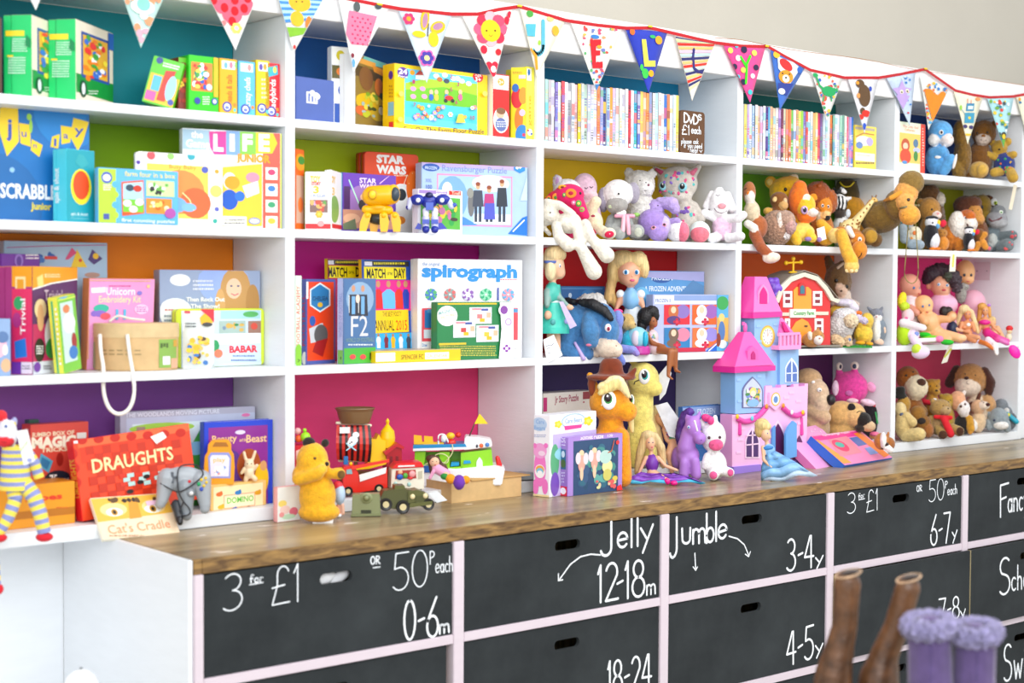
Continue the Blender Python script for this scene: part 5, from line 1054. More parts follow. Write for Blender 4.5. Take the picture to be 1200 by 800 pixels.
toy('doll','large eyed blond doll in a pale blue bodice',TD_,740,418,.085,2,
    [e(737,318,14,16,'e4a888'),e(739,327,10,8,'e8ac8c',-5),c(739,330,4,739,340,4.5,'dca080'),e(739,350,10,14,'80b4e0',0),c(728,346,4,722,362,3,'dca080',-2,-6),c(750,346,4,754,360,3,'dca080',-2,-6),c(735,385,4,735,410,3,'dca080'),c(744,385,4,744,410,3,'dca080')],
    [('hair','hair',[e(730,304,17,12,'e2c488',3),e(718,318,7,16,'d8b878',3),c(717,328,6,713,350,6,'d8b070',0),e(748,304,11,11,'e8cc90',0),e(756,314,5,12,'e8cc90',1),c(716,345,6,722,358,4,'c8a060',0),e(736,318,15,16,'d8b878',7)],{'surf': False,'blob': True,'fluff': .002}),
     ('sleeve','satin',[e(727,344,5,5.5,'f0f2f4',d=-2)],{'surf': False}),('sleeve','satin',[e(751,344,5,5.5,'f0f2f4',d=-2)],{'surf': False}),('skirt','satin',[l(741,[(400,18),(385,17),(370,13),(358,8)],'c8d0d8',d=0,ky=.7,wave=.06,nw=9)]),('choker','satin',[l(739,[(338,5),(336,5)],'284888')])]
    +[('eye','plastic',[e(u,318,4*k,3.2,'f4f6f8')],{'sub': [('iris','plastic',[e(u,318,2.3,2.8,'2888c8',rd=3),e(u,318,1.1,1.4,'101828',rd=3.8)])]}) for u,k in ((733.5,1),(746,.85))]+[('lips','vinyl',[e(741,327.5,3,1.5,'e05880')]),('nose','vinyl',[e(741,322.5,1,1.2,'eeb090')])],m='vinyl')
toy('plush_lemur','small golden faced soft toy with a pink bow and turquoise body',SK,737,418,.04,2,
    [e(735,372,9,10,'c8a868'),e(740,376,6,5,'d0b070',-4),e(737,396,10,14,'28a8c0'),c(729,366,3,727,362,2.5,'c8a868')],eyes((730,369),r=2,white='403020',iris='101010')+[('nose','plush',[e(744.5,375,1.2,1,'604030')]),('bow','satin',[e(715,362,6,3.4,'e83888',d=-3,rd=2),e(724,360,6,3.2,'e83888',d=-3,rd=2)],{'surf': False})])
toy('plush_octopus','periwinkle soft toy whose arm hangs over the edge beside the snow globe',SK,728,418,.02,2,
    [e(724,375,7,12,'7c8cd4',8),e(722,392,8,16,'7c8cd4',10),c(727,408,5,742,410,5,'8a90d8',-4,-8),c(742,410,5,746,414,4,'9888d8',-8),c(722,408,4,729,424,4.5,'7484d0',-8,-16)],rest=False)
toy('snow_globe','small glass snow globe with a magenta base','snow globe',749,418,.012,2,
    [l(750,[(418,11),(416,12),(410,11.5),(408,10)],'c03898')],[('glass_ball','plastic',[e(747,399,13,13.5,'8cc8d8',0,12)],{'surf': False,'sub': [('ball_highlight','plastic',[e(745,399,5,9,'d8ccd8',d=-9.3,rd=3)]),('ball_scene','plastic',[e(756,400,3.6,9,'18a8c8',d=-8,rd=3.4)])]})],blob=False,bname='base',m='plastic')
toy('doll','dark skinned doll with a black bob sitting with her legs over the edge',TD_,768,416,.008,2,
    [e(765,376,6,8,'9c5830'),e(767,379,4,5,'a05c34',-2),c(763,383,2.5,763,389,2.6,'985428'),e(765,395,7,9,'dcc4c8'),e(768,408,10,8,'d8c0c4',-2),c(759,391,2.6,764,402,2.4,'985428',-5,-8),c(764,402,2.4,778,405,2.2,'985428',-9,-12),c(771,409,5,786,412,4.4,'a05c30',-6,-20),c(775,411,4.4,791,411,4,'985428',-4,-18),c(786,412,4.2,783,440,2.4,'a46034',-21,-22),c(791,412,4,792,434,2.3,'985428',-19,-20),c(783,440,2.2,788,444,1.6,'a05c30',-23,-26),c(792,434,2.2,797,436,1.6,'985428',-21,-24)],
    [('hair','hair',[e(757,371,10,11,'120e12',2),e(764,365,8,7,'120e12',0),e(752,381,6,8,'141014',2),e(769,370,3.5,6,'120e12',-1)],{'surf': False,'blob': True,'fluff': .003}),('lips','vinyl',[e(768,382,1.2,.8,'b03040')])]+eyes((766,376),(769.5,376),r=.7)+spots(['e898b8','88a8c8','98b890'],9,758,389,774,410,1.6,4,'dress_pattern'),m='vinyl',rest=False)
# ---- lowest shelf and worktop, third bay
OR = 'f09c14'
toy('plush_pony','large orange pony with a cream forelock under a brown felt hat',SK,718,569,-.065,'w',
    [e(714,470,24,22,OR,0,22),e(735,481,12,12,OR,-8,11),c(716,488,14,716,508,16,OR,4,4),e(716,520,22,30,OR,6,20),c(728,510,10,730,559,11,'ee9410',-10,-10),c(704,515,10,702,559,11,'e88c10',-8,-8),c(696,450,5,691,438,4,OR,2)],
    [('mane','hair',[e(710,452,11,7,'f2dca0',-18,6),e(721,447,12,9,'f4e2ac',-20,6),c(722,448,8,703,460,3.5,'ecd488',-20,-24),c(730,452,6,737,464,3,'f2dca0',-19,-20),c(739,488,4,741,505,3,'f0dc98',-2,0)],{'surf': False,'blob': True}),
     ('hat','suede',[l(716,[(444,26),(441,30),(438,26),(437,15),(430,14),(424,13),(419,9),(418,2)],'7c3210',d=2,ky=.8),c(693,448,5,694,460,4,'7c3210',-4,-6),c(738,440,5,744,432,3,'742c0c',-4,-2)],{'surf': False,'blob': True}),
     ('inner_ear','plush',[e(692,441,2.4,4,'f0bc48')]),('nostril','plush',[e(741,480,.8,.8,'c07810')])]
    +[('eye','plastic',[e(u,v,a,b,'f6f4f0',rd=3)],{'sub': [('iris','plastic',[e(u-.5*k,v-1.5,a*.78,b*.76,'3c9848',rd=4),e(u-.8*k,v-2.5,a*.66,b*.62,'241018',rd=5),e(u-1.5*k,v-5,a*.3,b*.27,'ffffff',rd=6.2)])]}) for u,v,a,b,k in ((713.5,468,8.6,11,1),(740,469,3.4,8,.5))]+[('cheek_mark','plush',[e(705,473.5,1,1.2,'f8e0a0',rd=.5)])],vox=60)
YE = 'eedd78'
toy('plush_pony','tall pale yellow pony standing behind the orange one',SK,755,548,.03,3,
    [e(754,446,19,21,YE,0,20),e(768,456,9,9,YE,-8,9),c(752,462,14,750,490,16,YE,2,2),e(752,515,19,30,YE,2,17),c(744,520,9,742,540,9,'e8d46c',-6),c(760,520,9,762,540,9,YE,-6),c(744,428,4,738,422,3,YE,4)],
    [('eye','plastic',[e(755,442,6.6,9,'f4f4f2',rd=3)],{'sub': [('iris','plastic',[e(755.4,441,5.2,7,'30a8a8',rd=4),e(755.2,440,4.4,6,'20101c',rd=5),e(754,437.5,2.2,3,'ffffff',rd=6.4)])]}),('eyelash','fabric',[tb([(749,446),(744,448),(743,451)],.6,'201820')]),
     ('wing','satin',[x([(772,440),(782,428),(787,438),(780,462),(773,470)],9,11,'e4e6ee')],{'surf': False}),('wing','satin',[x([(768,476),(782,472),(796,492),(798,516),(784,512)],9,11,'dcdee8')],{'surf': False}),('mane','hair',[c(742,432,5,738,450,6,'f0d8c8',6,6),c(738,450,6,738,480,5,'f0d8d0',8)],{'surf': False,'blob': True})],vox=56)
def sheet(name,T_,parent,rows,m,col,cols=None,th_=.6):
    """draped cloth: rows of (u,v,d) points from waist to hem"""
    b = MB(); P_ = [[T_.fr.P(p[0],p[1],p[2]*T_.sv) for p in r] for r in rows]; n = len(rows[0])
    for i in range(len(rows)-1):
        vs = P_[i]+P_[i+1]; b.add(vs,[(j,j+1,j+1+n,j+n) for j in range(n-1)],cols[i] if cols else col,True)
    o = b.build(name,m,parent); md = o.modifiers.new('s','SOLIDIFY'); md.thickness = th_*T_.sv; return o
r1,T1 = toy('doll','seated blond doll with a wide purple ball gown spread over the worktop',TD_,764,566,None,'w',
    [e(762,522,6,8.5,'eab896'),e(763,527,4,4,'eebc9a',-2),c(763,530,2.4,763,536,2.8,'e4b08e'),e(764,546,8,11,'7434a8'),c(757,539,2.6,749,557,2,'e4b08e',-3,-6),c(771,539,2.6,780,549,2.2,'e4b08e',-3,-6),c(780,549,2.2,793,554,2,'e4b08e',-6,-8),c(764,558,6,776,563,4,'e4b08e',-4,-12),c(776,563,3,783,566,2.6,'e4b08e',-12,-18)],
    [('hair','hair',[e(759,513,8,6,'dcc492',2),c(755,516,5,750,535,5,'d8bc84',2),c(750,535,5,747,556,4,'d0b078',2),c(767,514,5,775,528,5,'d8bc88',3),c(775,528,5,777,548,4,'d4b480',4),e(762,520,7,8,'d8bc84',4)],{'surf': False,'blob': True,'fluff': .002}),('shoe','plastic',[e(782,567,3.4,4,'e8188c',d=-19,rd=3,rot=-30)],{'surf': False}),('shoe','plastic',[e(790,569,4.6,3,'e8188c',d=-19,rd=3)],{'surf': False}),('lips','vinyl',[e(764,527,1.6,.8,'d86070')])]+eyes((760.5,521.5),(765,521.5),r=.8,col='305070'),m='vinyl',rest=True)
us = [729,738,747,757,768,780,792,804,816,827,833]
rows = [[(757+(u-780)*.12,556+.3*i,-6) for i,u in enumerate(us)]]+[[(764+(u-770)*k,556+(a-556)*k+1.5*math.sin(i*1.9+j),-6-14*k+3*math.sin(i*2.3)) for i,u in enumerate(us)] for j,(k,a) in enumerate(((.45,562),(.75,564),(.93,567),(1.0,569)))]
sheet('gown',T1,r1,rows,'satin','7838b0',['8848c0','7434a8','8a48c4','40b0d8'])
toy('doll','blond doll in a striped top perched behind the violet horse',TD_,785,558,None,'w',
    [e(774,487,7,9,'e6ac86'),e(776,492,4.5,5,'eab08a',-2),c(776,496,2.6,779,500,3,'dca07c'),e(786,503,8,9,'c86090',rot=20),c(778,502,2.8,781,514,2.4,'dca07c',-4,-6),c(781,514,2.4,790,520,2.2,'dca07c',-7,-8),e(790,513,7,6,'18a088',-2),c(790,515,5.5,784,530,4.6,'e6ac86',-4,-14),c(784,530,4.4,788,553,2.6,'e6ac86',-14,-12),c(795,514,5,820,506,4,'dca07c',4,2),c(820,506,4,830,520,3,'dca07c',2,-18),c(830,520,3,838,541,2.4,'dca07c',-20,-24),c(838,541,2.2,845,542,1.6,'dca07c',-24,-26),c(788,553,2.4,792,556,2,'dca07c',-12)],
    [('hair','hair',[e(770,479,8,7,'e4cc98',1),c(765,484,6,764,505,6,'dcc088',2),c(764,505,6,770,528,5,'d4b478',3),c(770,500,5,776,528,4,'dcc088',2),e(779,480,5,6,'e4cc98',1)],{'surf': False,'blob': True}),('stripe','fabric',[tb([(779,499),(786,501),(793,497)],.9,'68a8b8')]),('stripe','fabric',[tb([(779,503),(787,505),(794,501)],.9,'e8e0e8')]),('stripe','fabric',[tb([(781,507),(788,509),(795,505)],.9,'7850a0')])]+eyes((773.5,486),(778.5,487.5),r=.8,col='3060a0'),m='vinyl')
PU = 'b07ad2'
toy('toy_horse','violet plastic horse with a dark purple mane','toy horse',808,562,None,'w',
    [e(812,503,10,13,PU,-4,9),e(820,517,7.5,7.5,PU,-10,7),c(808,508,9,804,528,11,PU,0),e(806,537,14,13,PU,4,14),c(802,545,6,801,560,6,PU,-6),c(814,543,6,816,560,6,PU,-6),c(805,494,3,806,487,1.8,PU,-2),c(818,492,3,820,486,1.8,PU,-2),e(795,540,9,14,'a06cc4',12)],
    [('mane','hair',[c(803,490,6,799,500,6,'4a2078',3),c(799,500,6,795,515,4.5,'4a2078',4),c(795,515,4.5,797,527,3,'3c1868',2),e(808,486,6,5,'54288a',0)],{'surf': False,'blob': True,'fluff': .002}),('blaze','plastic',[c(814,497,1.4,817,508,1.2,'f0e4f4')]),('eye','plastic',[e(807,504,1.8,2,'e0e8f8')],{'sub': [('iris','plastic',[e(807,504,1.2,1.4,'3870c8',rd=1.7)])]}),('nostril','plastic',[e(822,519,.7,.7,'7040a0')])],m='vinyl')
toy('plush_unicorn','white seated soft toy with a large pink muzzle and pink paws',SK,838,562,None,'w',
    [e(836,511,15,19,'f2f0f0',0,15),c(838,497,4,838,488,3,'f2f0f0'),c(825,500,4,822,492,2.6,'f0eeee'),e(838,544,14,17,'f2f0f0',2),c(829,534,5,826,545,5,'f0eeee',-8),c(838,553,6.5,836,556,6.5,'f2f0f0',-12,-14),c(848,551,6.5,855,553,6,'f2f0f0',-4,-10)],
    [('muzzle','plush',[e(839,520.5,8.6,7,'e85c90',rd=4)],{'sub': [('nostril','plush',[e(836,520,.8,1.1,'902850',rd=4.2)]),('nostril','plush',[e(842,520,.8,1.1,'902850',rd=4.2)])]}),('forelock','hair',[e(828,489,6.5,4.5,'e83888',d=-4,rd=4,rot=20),e(833,492,4,5,'ec4490',d=-9,rd=3)],{'surf': False}),('paw_pad','plush',[e(836,556,4.6,4.6,'ec5c98')]),('paw_pad','plush',[e(856,553,3.6,4.4,'ec5c98')])]+eyes((831,512),(843.5,511.5),r=1.8,col='40182c'))
card('price_tag','blank white tag lying under the white pink nosed soft toy',848,562,-.045,[(838,558),(858,557),(853,564),(840,564)])
# ---- second shelf, fourth bay
MK = 'a85a2c'
toy('plush_monkey','chestnut monkey with a cream belly, one leg hanging over the shelf edge',SK,884,287,.03,1,
    [e(878,226,8,14,'b06838',2),e(879,231,6,9,'f0e0d4',-4),e(881,248,10,13,'dcc8a8',0),e(889,266,11,14,MK,2),c(876,262,5,884,267,5,'f4ece0',-14,-16),c(884,274,7,892,290,6.5,'a05028',-12,-22),c(892,290,6.5,899,297,6.5,'a05028',-24,-25),e(904,302,11,6.5,'f0dcc8',-26,8,rot=-8)],
    [('nose','plush',[e(876.5,226,1.4,2.4,'f08828',rot=30)]),('eyebrow','fabric',[tb([(872,222),(875,220.5)],.5,'302018')])],rest=False)
toy('plush_guinea_pig','shaggy pinkish beige soft toy curled up in front of the big yellow bear',SK,911,287,.05,1,
    [e(910,264,18,20,'b89078'),e(920,254,11,10,'c4a08c',-8),e(926,262,6,8,'d0a49c',-12),e(914,258,4,12,'ecdcd0',-13,6),e(920,271,5,5,'f0e8e4',-10)],
    [('nose','plush',[e(927,260,1.4,1,'a06868')])],m='shaggy',fluff=.008)
toy('plush_bear','large yellow bear at the back with one round ear up',SK,922,288,.15,1,
    [e(923,224,22,19,'f2b818',0,20),e(903,212,7.5,7.5,'f0b020',2,4),e(930,206,6,4,'f0e0c8',2),e(935,232,10,10,'f4c430',-8),e(922,262,24,26,'f0b418',2)],
    [('inner_ear','plush',[e(902,212,4,4,'f0cc78')]),('eye','plastic',[e(920.5,220.5,2,2.4,'201408')]),('eye','plastic',[e(927.5,228,3,2.6,'f0e020')],{'sub': [('pupil','plastic',[e(926.5,227.5,1.5,1.6,'182010',rd=2.6)])]})])
toy('plush_monkey','small brown monkey head with cream ears peeping out by the yellow bear',SK,912,288,.10,1,
    [e(913,232,11,10,'87501e'),e(918,238,6,6,'d8a868',-6),e(912,258,10,28,'87501e',6),e(900,245,6,5,'e8b050',-2)],[('inner_ear','plush',[e(908,231,2.8,3.4,'f0c888',rot=20)]),('ear','plush',[e(920,233,2.4,4,'e8c090')])])
toy('plush_lion','yellow lion cub with a bright orange mane and glittery purple eyes',SK,938,289,.045,1,
    [e(936,240,13,19,'ee7414',4),e(944,247,12,14,'f8bc28',-2,12),e(937,226,9,9,'ee7414',2),e(945,260,12,7,'ee7414',-2),e(953,255,6.5,4.5,'f4e4dc',-10),e(938,278,17,11,'f4d060',0),c(928,278,7,934,288,6,'f4c030',-10,-16),c(948,280,6,952,285,5.5,'f4c838',-8,-14)],
    [('eye','plastic',[e(942.5,252,4.2,5,'c8a8d8')],{'sub': [('pupil','plastic',[e(943,252,2.8,3.6,'281830',rd=3.4),e(941.8,250,1,1.1,'ffffff',rd=4.6)])]}),('nose','plush',[e(957,251,2.6,2,'b07048')]),('blaze','plush',[e(945,238,4.5,5,'f8ecd0',rd=.8,rot=20)]),('paw','plush',[e(947,286,4.4,2.6,'9878b8',d=-18)],{'surf': False}),('paw','plush',[e(960,286.5,3,3,'9878b8',d=-15)],{'surf': False}),('bow','plush',[e(931,269,3,2.4,'8878c0',d=-14)],{'surf': False})])
card('price_tag','blank white price tag hung on the orange maned lion',962,285,.0,[(957,268),(966,265),(968.5,280),(959,283)])
toy('plush_lion','lion with a shaggy brown mane and a long amber muzzle',SK,963,289,.095,1,
    [e(958,229,16,16,'9a4a18'),e(972,236,9,14,'a85418',2),e(966,243,9,13,'e08c24',-6),e(967,252,6,6,'f0c080',-12),e(961,253,5,9,'ece0d0',-8),e(963,270,14,20,'c07020',4)],
    [('ear','plush',[e(953.5,231,5,4.5,'e89820')]),('nose','plush',[e(969.5,255,3.6,3.4,'201814')]),('eye','plastic',[e(964,241,1.8,2.2,'e8e8f0')],{'sub': [('pupil','plastic',[e(964.3,241,1.1,1.4,'101018',rd=2)])]}),('eye','plastic',[e(970.5,242,1.6,2,'e8e8f0')],{'sub': [('pupil','plastic',[e(970.8,242,1,1.3,'101018',rd=2)])]}),('mane_tuft','hair',[c(960,218,3,963,213,1.5,'a85420')]),],m='plush',fluff=.006)
toy('plush_zebra','black and white striped zebra between the brown maned lion and the giraffe',SK,986,289,.11,1,
    [e(984,236,9,12,'f0f0f0'),e(984,246,7,8,'40342c',-3),c(979,223,3,977,218,2,'202020'),c(992,230,3,997,229,2,'f0f0f0'),e(986,268,12,20,'e8e8e8',4)],
    [('stripe','fabric',[tb([(u,227,None),(u+1,235,None),(u-.5,243,None)],1.2,'181818')]) for u in (979,983,987,991)]+[('mane','hair',[c(981,222,3,986,219,3,'282828',-2,-2),c(990,222,2.4,986,219,3,'f0f0f0',-2,-2)],{'surf': False}),('hoof','plush',[e(994,247,3,5,'e8eef4')])])
toy('plush_toucan','large mustard soft toy slumped at the back in a dark hat with yellow trim',SK,995,289,.19,1,
    [e(995,236,22,14,'d0901c',rot=32),e(1003,262,18,26,'c08018',4),e(982,224,12,9,'d4961e',2)],
    [('hat','suede',[l(992,[(228,15),(222,15),(214,13),(208,11),(206,7)],'4a3c18',d=-2,ky=.8)]),('hat_trim','satin',[tb([(984,209,-15),(989,214,-16),(996,214,-16),(1001,209,-15)],.9,'f0d018')],{'surf': False})])
GY = 'ecd898'
rg,Tg = toy('toy_giraffe','slim plastic giraffe with brown spots looking right','toy giraffe',1000,272,.035,Z2+.036,
    [e(997,258,12,7,GY,0,6,rot=-8),c(1003,255,6,1022,231,2.6,GY,0,0),e(1025,229,4.5,2.6,'e0b868',0,2.6,rot=25),c(1023,228,1,1022,224,.8,'805020'),c(1026,227,1,1027,223.5,.8,'805020'),c(989,260,3.2,985,271,2,GY,-3),c(991,262,2.8,992,271,1.8,GY,3),c(1002,262,3.2,1000,272,2,GY,-3),c(1005,260,3,1005,272,1.8,GY,3),c(985,256,1.2,981,266,.7,'907040')],
    [('mane','hair',[tb([(1004,249,0),(1013,238,0),(1020,229,0)],1.1,'a06830')],{'surf': False}),('eye','plastic',[e(1025,228.3,.7,.7,'101010')])]+spots(['9a6a30'],15,988,252,1008,264,1.15,3,'spot')+[('spot','plush',[e(1005+i*3.6,253-i*4.6,1,1.3,'9a6a30',rd=.5)]) for i in range(5)],m='vinyl',blob=True,vox=80,smooth=2)
tb_ = MB()
toy('plush_bull','orange bull with white horns drooping over the shelf edge',SK,1003,290,.02,1,
    [e(997,276,14,9,'b8701c',0),e(1005,281,9,9,'d88420',-10),e(1007,293,9.5,11,'de8a22',-24,9),e(1000,282,4,3,'e0a050',-14),e(985,272,9,7,'d88424',0)],
    [('horn','vinyl',[c(994,268,4,999,276,3,'f4ece0',-16,-18)],{'surf': False}),('eye','plastic',[e(1007.5,280.5,2.6,3,'f0eee8')],{'sub': [('pupil','plastic',[e(1007.8,281,1.2,1.7,'203040',rd=2.4)])]}),('mouth','fabric',[tb([(1006,302),(1009,299),(1010,296)],.5,'301808')])],rest=False)
toy('plush_leg_toy','very long amber legged soft toy dangling a padded foot past the shelf',SK,975,289,.03,1,
    [c(962,262,6,972,272,6.5,'f0b430',0,-6),e(979,276,9,9,'f2d27c',-10),c(986,274,7,993,296,7.5,'e8b038',-18,-24),c(993,296,7.5,998,306,8,'e8b038',-25,-26),e(998,312,9,8,'f0c868',-27,8),e(968,280,10,8,'f0b430',4)],[('toe','plush',[e(u,317,2.4,2.4,'f6dca0')]) for u in (992.5,998,1003)],rest=False)
# camel: body in the fourth bay, neck and head lolling out over the upright
toy('plush_camel','huge brown and tan camel lolling its head out over the upright',SK,1040,290,-.075,Z2,
    [e(1033,254,26,19,'74571c',22,22,rot=-14),e(1050,240,14,17,'7c5e22',4,14),e(1068,214,15,14,'8a6c30',0,12),e(1062,226,14,14,'e0a050',-3,11),e(1061,236,11,12,'e4a858',-8,9),e(1066,252,12.5,11.5,'e8a23c',-12,11),e(1018,277,10,10,'8a6414',8,12),e(1026,281,8,8,'6e4a10',10)],
    [('ear','fabric',[c(1056,226,4,1044,232,3,'e09c34',-10,-10),c(1044,232,3,1036,235,1.4,'a06820',-10,-9)],{'surf': False,'blob': True}),('foot_pad','plush',[e(1021,277,7.5,8,'b48a2c',rd=3)]),('eye','plastic',[e(1064.5,234,2.2,2,'301810')]),('bridle','satin',[tb([(1055,244),(1062,242.5),(1072,241),(1077,240.5)],1.5,'7c7450')]),('nostril','fabric',[e(1059,252,.8,.6,'906020')])],rest=False,vox=70,fluff=.003)
T = Toy(1066,260,-.1,1)
b = MB(); b.tube([T.fr.P(*p) for p in ((1064.5,262),(1063,280),(1061.5,300),(1060,320),(1063,329),(1069,332),(1074,328),(1076,318),(1075.5,300),(1074,280),(1073,262))],.0022,'8c8048'); o = b.build('bridle_cord','fabric',loc=T.fr.loc,th=T.fr.th); tag(o,'olive cord loop hanging from the camel head down past the dolls','cord')
# ---- third shelf, fourth bay: barn, animals
rb,Tb = toy('toy_barn','red toy barn with cream roof edge, orange doors and a gold weathervane','toy barn',943,408,.03,2,None,[],rot=-8,rest=False)
fb = Tb.fr; fb.loc.z = Z3+.0003; rb.location = fb.loc
def bx(pts,d0,d1,col,nm,par,mm='plastic',side=None,fr=None,bev=0):
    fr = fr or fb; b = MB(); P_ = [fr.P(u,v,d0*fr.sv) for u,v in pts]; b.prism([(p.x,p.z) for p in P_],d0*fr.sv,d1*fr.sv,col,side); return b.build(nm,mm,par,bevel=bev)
bt = fb.P(943,407)
bx([(914,405),(973,404),(973,352),(968,337),(957,326),(945,321),(930,325),(919,335),(914,350)],0,42,'d83434','walls',rb)
bx([(909,352),(913,355),(918,341),(928,330),(943,324),(957,329),(967,340),(974,352),(982,355),(985,351),(978,349),(970,336),(959,324),(943,319),(927,324),(915,335)],-3,0,'dcdcc8','roof_edge',rb)
b = MB(); rp = [(909,351),(916,334),(928,323),(943,318),(958,323),(970,335),(983,351)]
Pr = [fb.P(u,v,0) for u,v in rp]
for i in range(len(Pr)-1):
    a_,c_ = Pr[i],Pr[i+1]; b.add([(a_.x,0,a_.z+.001),(c_.x,0,c_.z+.001),(c_.x,.125,c_.z+.001),(a_.x,.125,a_.z+.001),(a_.x,0,a_.z+.005),(c_.x,0,c_.z+.005),(c_.x,.125,c_.z+.005),(a_.x,.125,a_.z+.005)],[(0,1,2,3),(4,5,6,7),(0,1,5,4),(2,3,7,6),(0,3,7,4),(1,2,6,5)],'8c8478')
b.build('roof','card',rb)
bx([(930,362),(951,362),(951,340),(947,336),(934,336),(930,340)],-1,-.1,'f0a038','hay_door',rb); bx([(936,346),(944.5,346),(944.5,334),(941,331),(938,332),(936,335)],-2,-1.1,'c83030','hatch',rb); bx([(938,344),(943,344),(943,336),(940.5,334),(938,336)],-2.6,-2.1,'407888','hatch_opening',rb)
bx([(928,402),(951,401),(951,385),(947,377),(940,373),(933,377),(928,385)],-1,-.1,'f0a038','barn_door',rb); bx([(943,383),(946.5,383),(946.5,381),(943,381)],-1.6,-1.1,'604020','door_latch',rb)
for q in ([(918,341),(928.5,341),(928.5,360),(918,360)],[(953,341),(963.5,341),(963.5,358),(953,358)],[(955,373),(965,373),(965,390),(955,390)],[(920,373),(926,373),(926,390),(920,390)]):
    w_ = bx(q,-1.2,-.1,'f4f2ec','window_frame',rb); u0,u1,v0,v1 = q[0][0],q[1][0],q[0][1],q[2][1]
    for k in range(2): bx([(u0+2.5,v0+3+k*7),(u1-2.5,v0+3+k*7),(u1-2.5,v0+7+k*7),(u0+2.5,v0+7+k*7)],-1.6,-1.25,'882838','pane',w_)
s_ = bx([(926,362),(956,362),(956,372),(926,372)],-2.2,-.1,'eceadc','name_board',rb); A = Art(fb,d=-2.25*fb.sv); A.t('Country Farm',930,369,954,4.6,'38a048',.03); o = A.build('lettering',s_)
bx([(915,366),(926,366),(926,370),(915,370)],-1,-.1,'d8d4c0','fence_arm',rb); bx([(956,365),(971,365),(971,369),(956,369)],-1,-.1,'d8d4c0','fence_arm',rb)
b = MB(); P_ = fb.P
for a_,c_,r_ in (((934,320),(934,304),1.2),((926,308),(943,307),1.2)):
    pa,pc = P_(*a_),P_(*c_); b.cap((pa.x,.02,pa.z),r_*fb.sv,(pc.x,.02,pc.z),r_*fb.sv,'f2c010')
for q in ((934,303),(925.5,308),(943,307)):
    p = P_(*q); b.ell((p.x,.02,p.z),(2.6*fb.sv,)*3,'f2c010',seg=8,rings=6)
p = P_(934,319); b.ell((p.x,.02,p.z),(7*fb.sv,4*fb.sv,1.6*fb.sv),'f2c010'); b.build('weathervane','plastic',rb)
bx([(913,405),(985,404),(985,406.5),(913,407)],-6,44,'8a8478','base',rb)
toy('flower_toy','violet plastic blossom shape behind the pink castle roof','toy',907,408,.06,2,[c(906,350,1.5,906,405,1.8,'7850c0')]+[e(906+7*math.cos(a_),336+10*math.sin(a_),4.5,5,'7c50d0') for a_ in [k*math.pi/3 for k in range(6)]]+[e(906,336,5,6,'6840b8')],m='plastic')
b = MB(); T = Toy(984,406,.04,2)
p0_,p1_ = T.fr.P(941,407),T.fr.P(1022,402); b.box(p0_.x,-.045,0,p1_.x,.07,.004,'2c9838'); rr = random.Random(2)
for i in range(420):
    X_ = rr.uniform(p0_.x,p1_.x); Y_ = rr.uniform(-.045,-.02 if i % 3 else .06); h_ = rr.uniform(.004,.009); b.add([(X_-.0012,Y_,.004),(X_+.0012,Y_,.004),(X_+rr.uniform(-.003,.003),Y_+rr.uniform(-.002,.002),.004+h_)],[(0,1,2)],rr.choice(['2c8a30','48a83c','206828']))
T.fr.loc.z = Z3+.0002; o = b.build('grass_mat','fabric',loc=T.fr.loc,th=T.fr.th,fix=False); tag(o,'strip of artificial grass under the sheep, chick and cat','mat',kind='stuff')
ZG = Z3+.0045
toy('plush_rabbit','large brown rabbit with a pale striped face at the back of the shelf',SK,985,404,.14,2,
    [e(982,328,16,22,'70512e'),e(984,334,8,15,'d8b49c',-8,12,rot=-24),e(990,344,8,7,'dcc8b8',-8),c(974,312,6,970,300,4,'6a4c2a',4,6),c(986,308,5,994,304,4,'74552f',0,-2),e(988,372,20,30,'6a4a2a',4),e(990,354,18,7,'d0bcb0',-14,8)],
    [('inner_ear','plush',[c(982,311,2,988,306,1.6,'d8b8a0')])]+eyes((980,326),(992,333),r=2.4)+[('nose','plush',[e(986,338,1.6,1.2,'604838')])],fluff=.004)
toy('plush_duck','yellow duck head wearing a white lilac cap behind the sheep',SK,984,404,.085,2,
    [e(982,362,11,9,'f2c840'),e(984,384,12,18,'f2cc48',2),e(985,356,4,3,'f0c030',-4)],[('cap','plush',[e(990,351,13,5,'e4dcec',d=-7,rd=8),e(1000,357,7,6,'e0d8e8',d=-7,rd=6)],{'surf': False,'blob': True}),('beak','fabric',[c(1000,362,2,1008,363,2.4,'f07828',-8,-8)],{'surf': False})])
toy('plush_sheep','woolly white sheep with a cream face standing on the grass strip',SK,986,405,.02,ZG,
    [e(985,383,15,15,'ded8d4'),e(990,369,13,7,'f0eef0',-2),e(978,388,9,12,'d8d0cc',0),e(997,376,8,7.5,'f0dcb8',-10),c(1005,372,3,1013,376,3,'dcd0e8',-4),c(980,398,6,984,401,5,'e8c89c',-10),c(992,396,5,994,402,4,'e8c89c',-4)],
    eyes((997.5,375),r=1.2)+[('bow','satin',[e(995,398,2.4,2,'4878b8')])],fluff=.009)
toy('plush_chick','yellow chick between the sheep and the grey cat',SK,1012,405,.02,ZG,
    [e(1016,375,7.5,9,'f2cc50'),e(1012,391,10.5,11.5,'f4ce48'),c(1010,382,6,1016,380,6,'f2cc50')],[('foot','fabric',[e(1008,401,6,2.6,'f4a810',d=-12,rd=5)],{'surf': False}),('foot','fabric',[e(1019,402,4.5,2.4,'f4a810',d=-11,rd=5)],{'surf': False}),('beak','fabric',[e(1013.5,379,2.4,1.4,'f09820')]),('wing','plush',[e(1006,389,3.4,6,'f0c43c',rd=1.5)])]+eyes((1016,374),r=.9),fluff=.004)
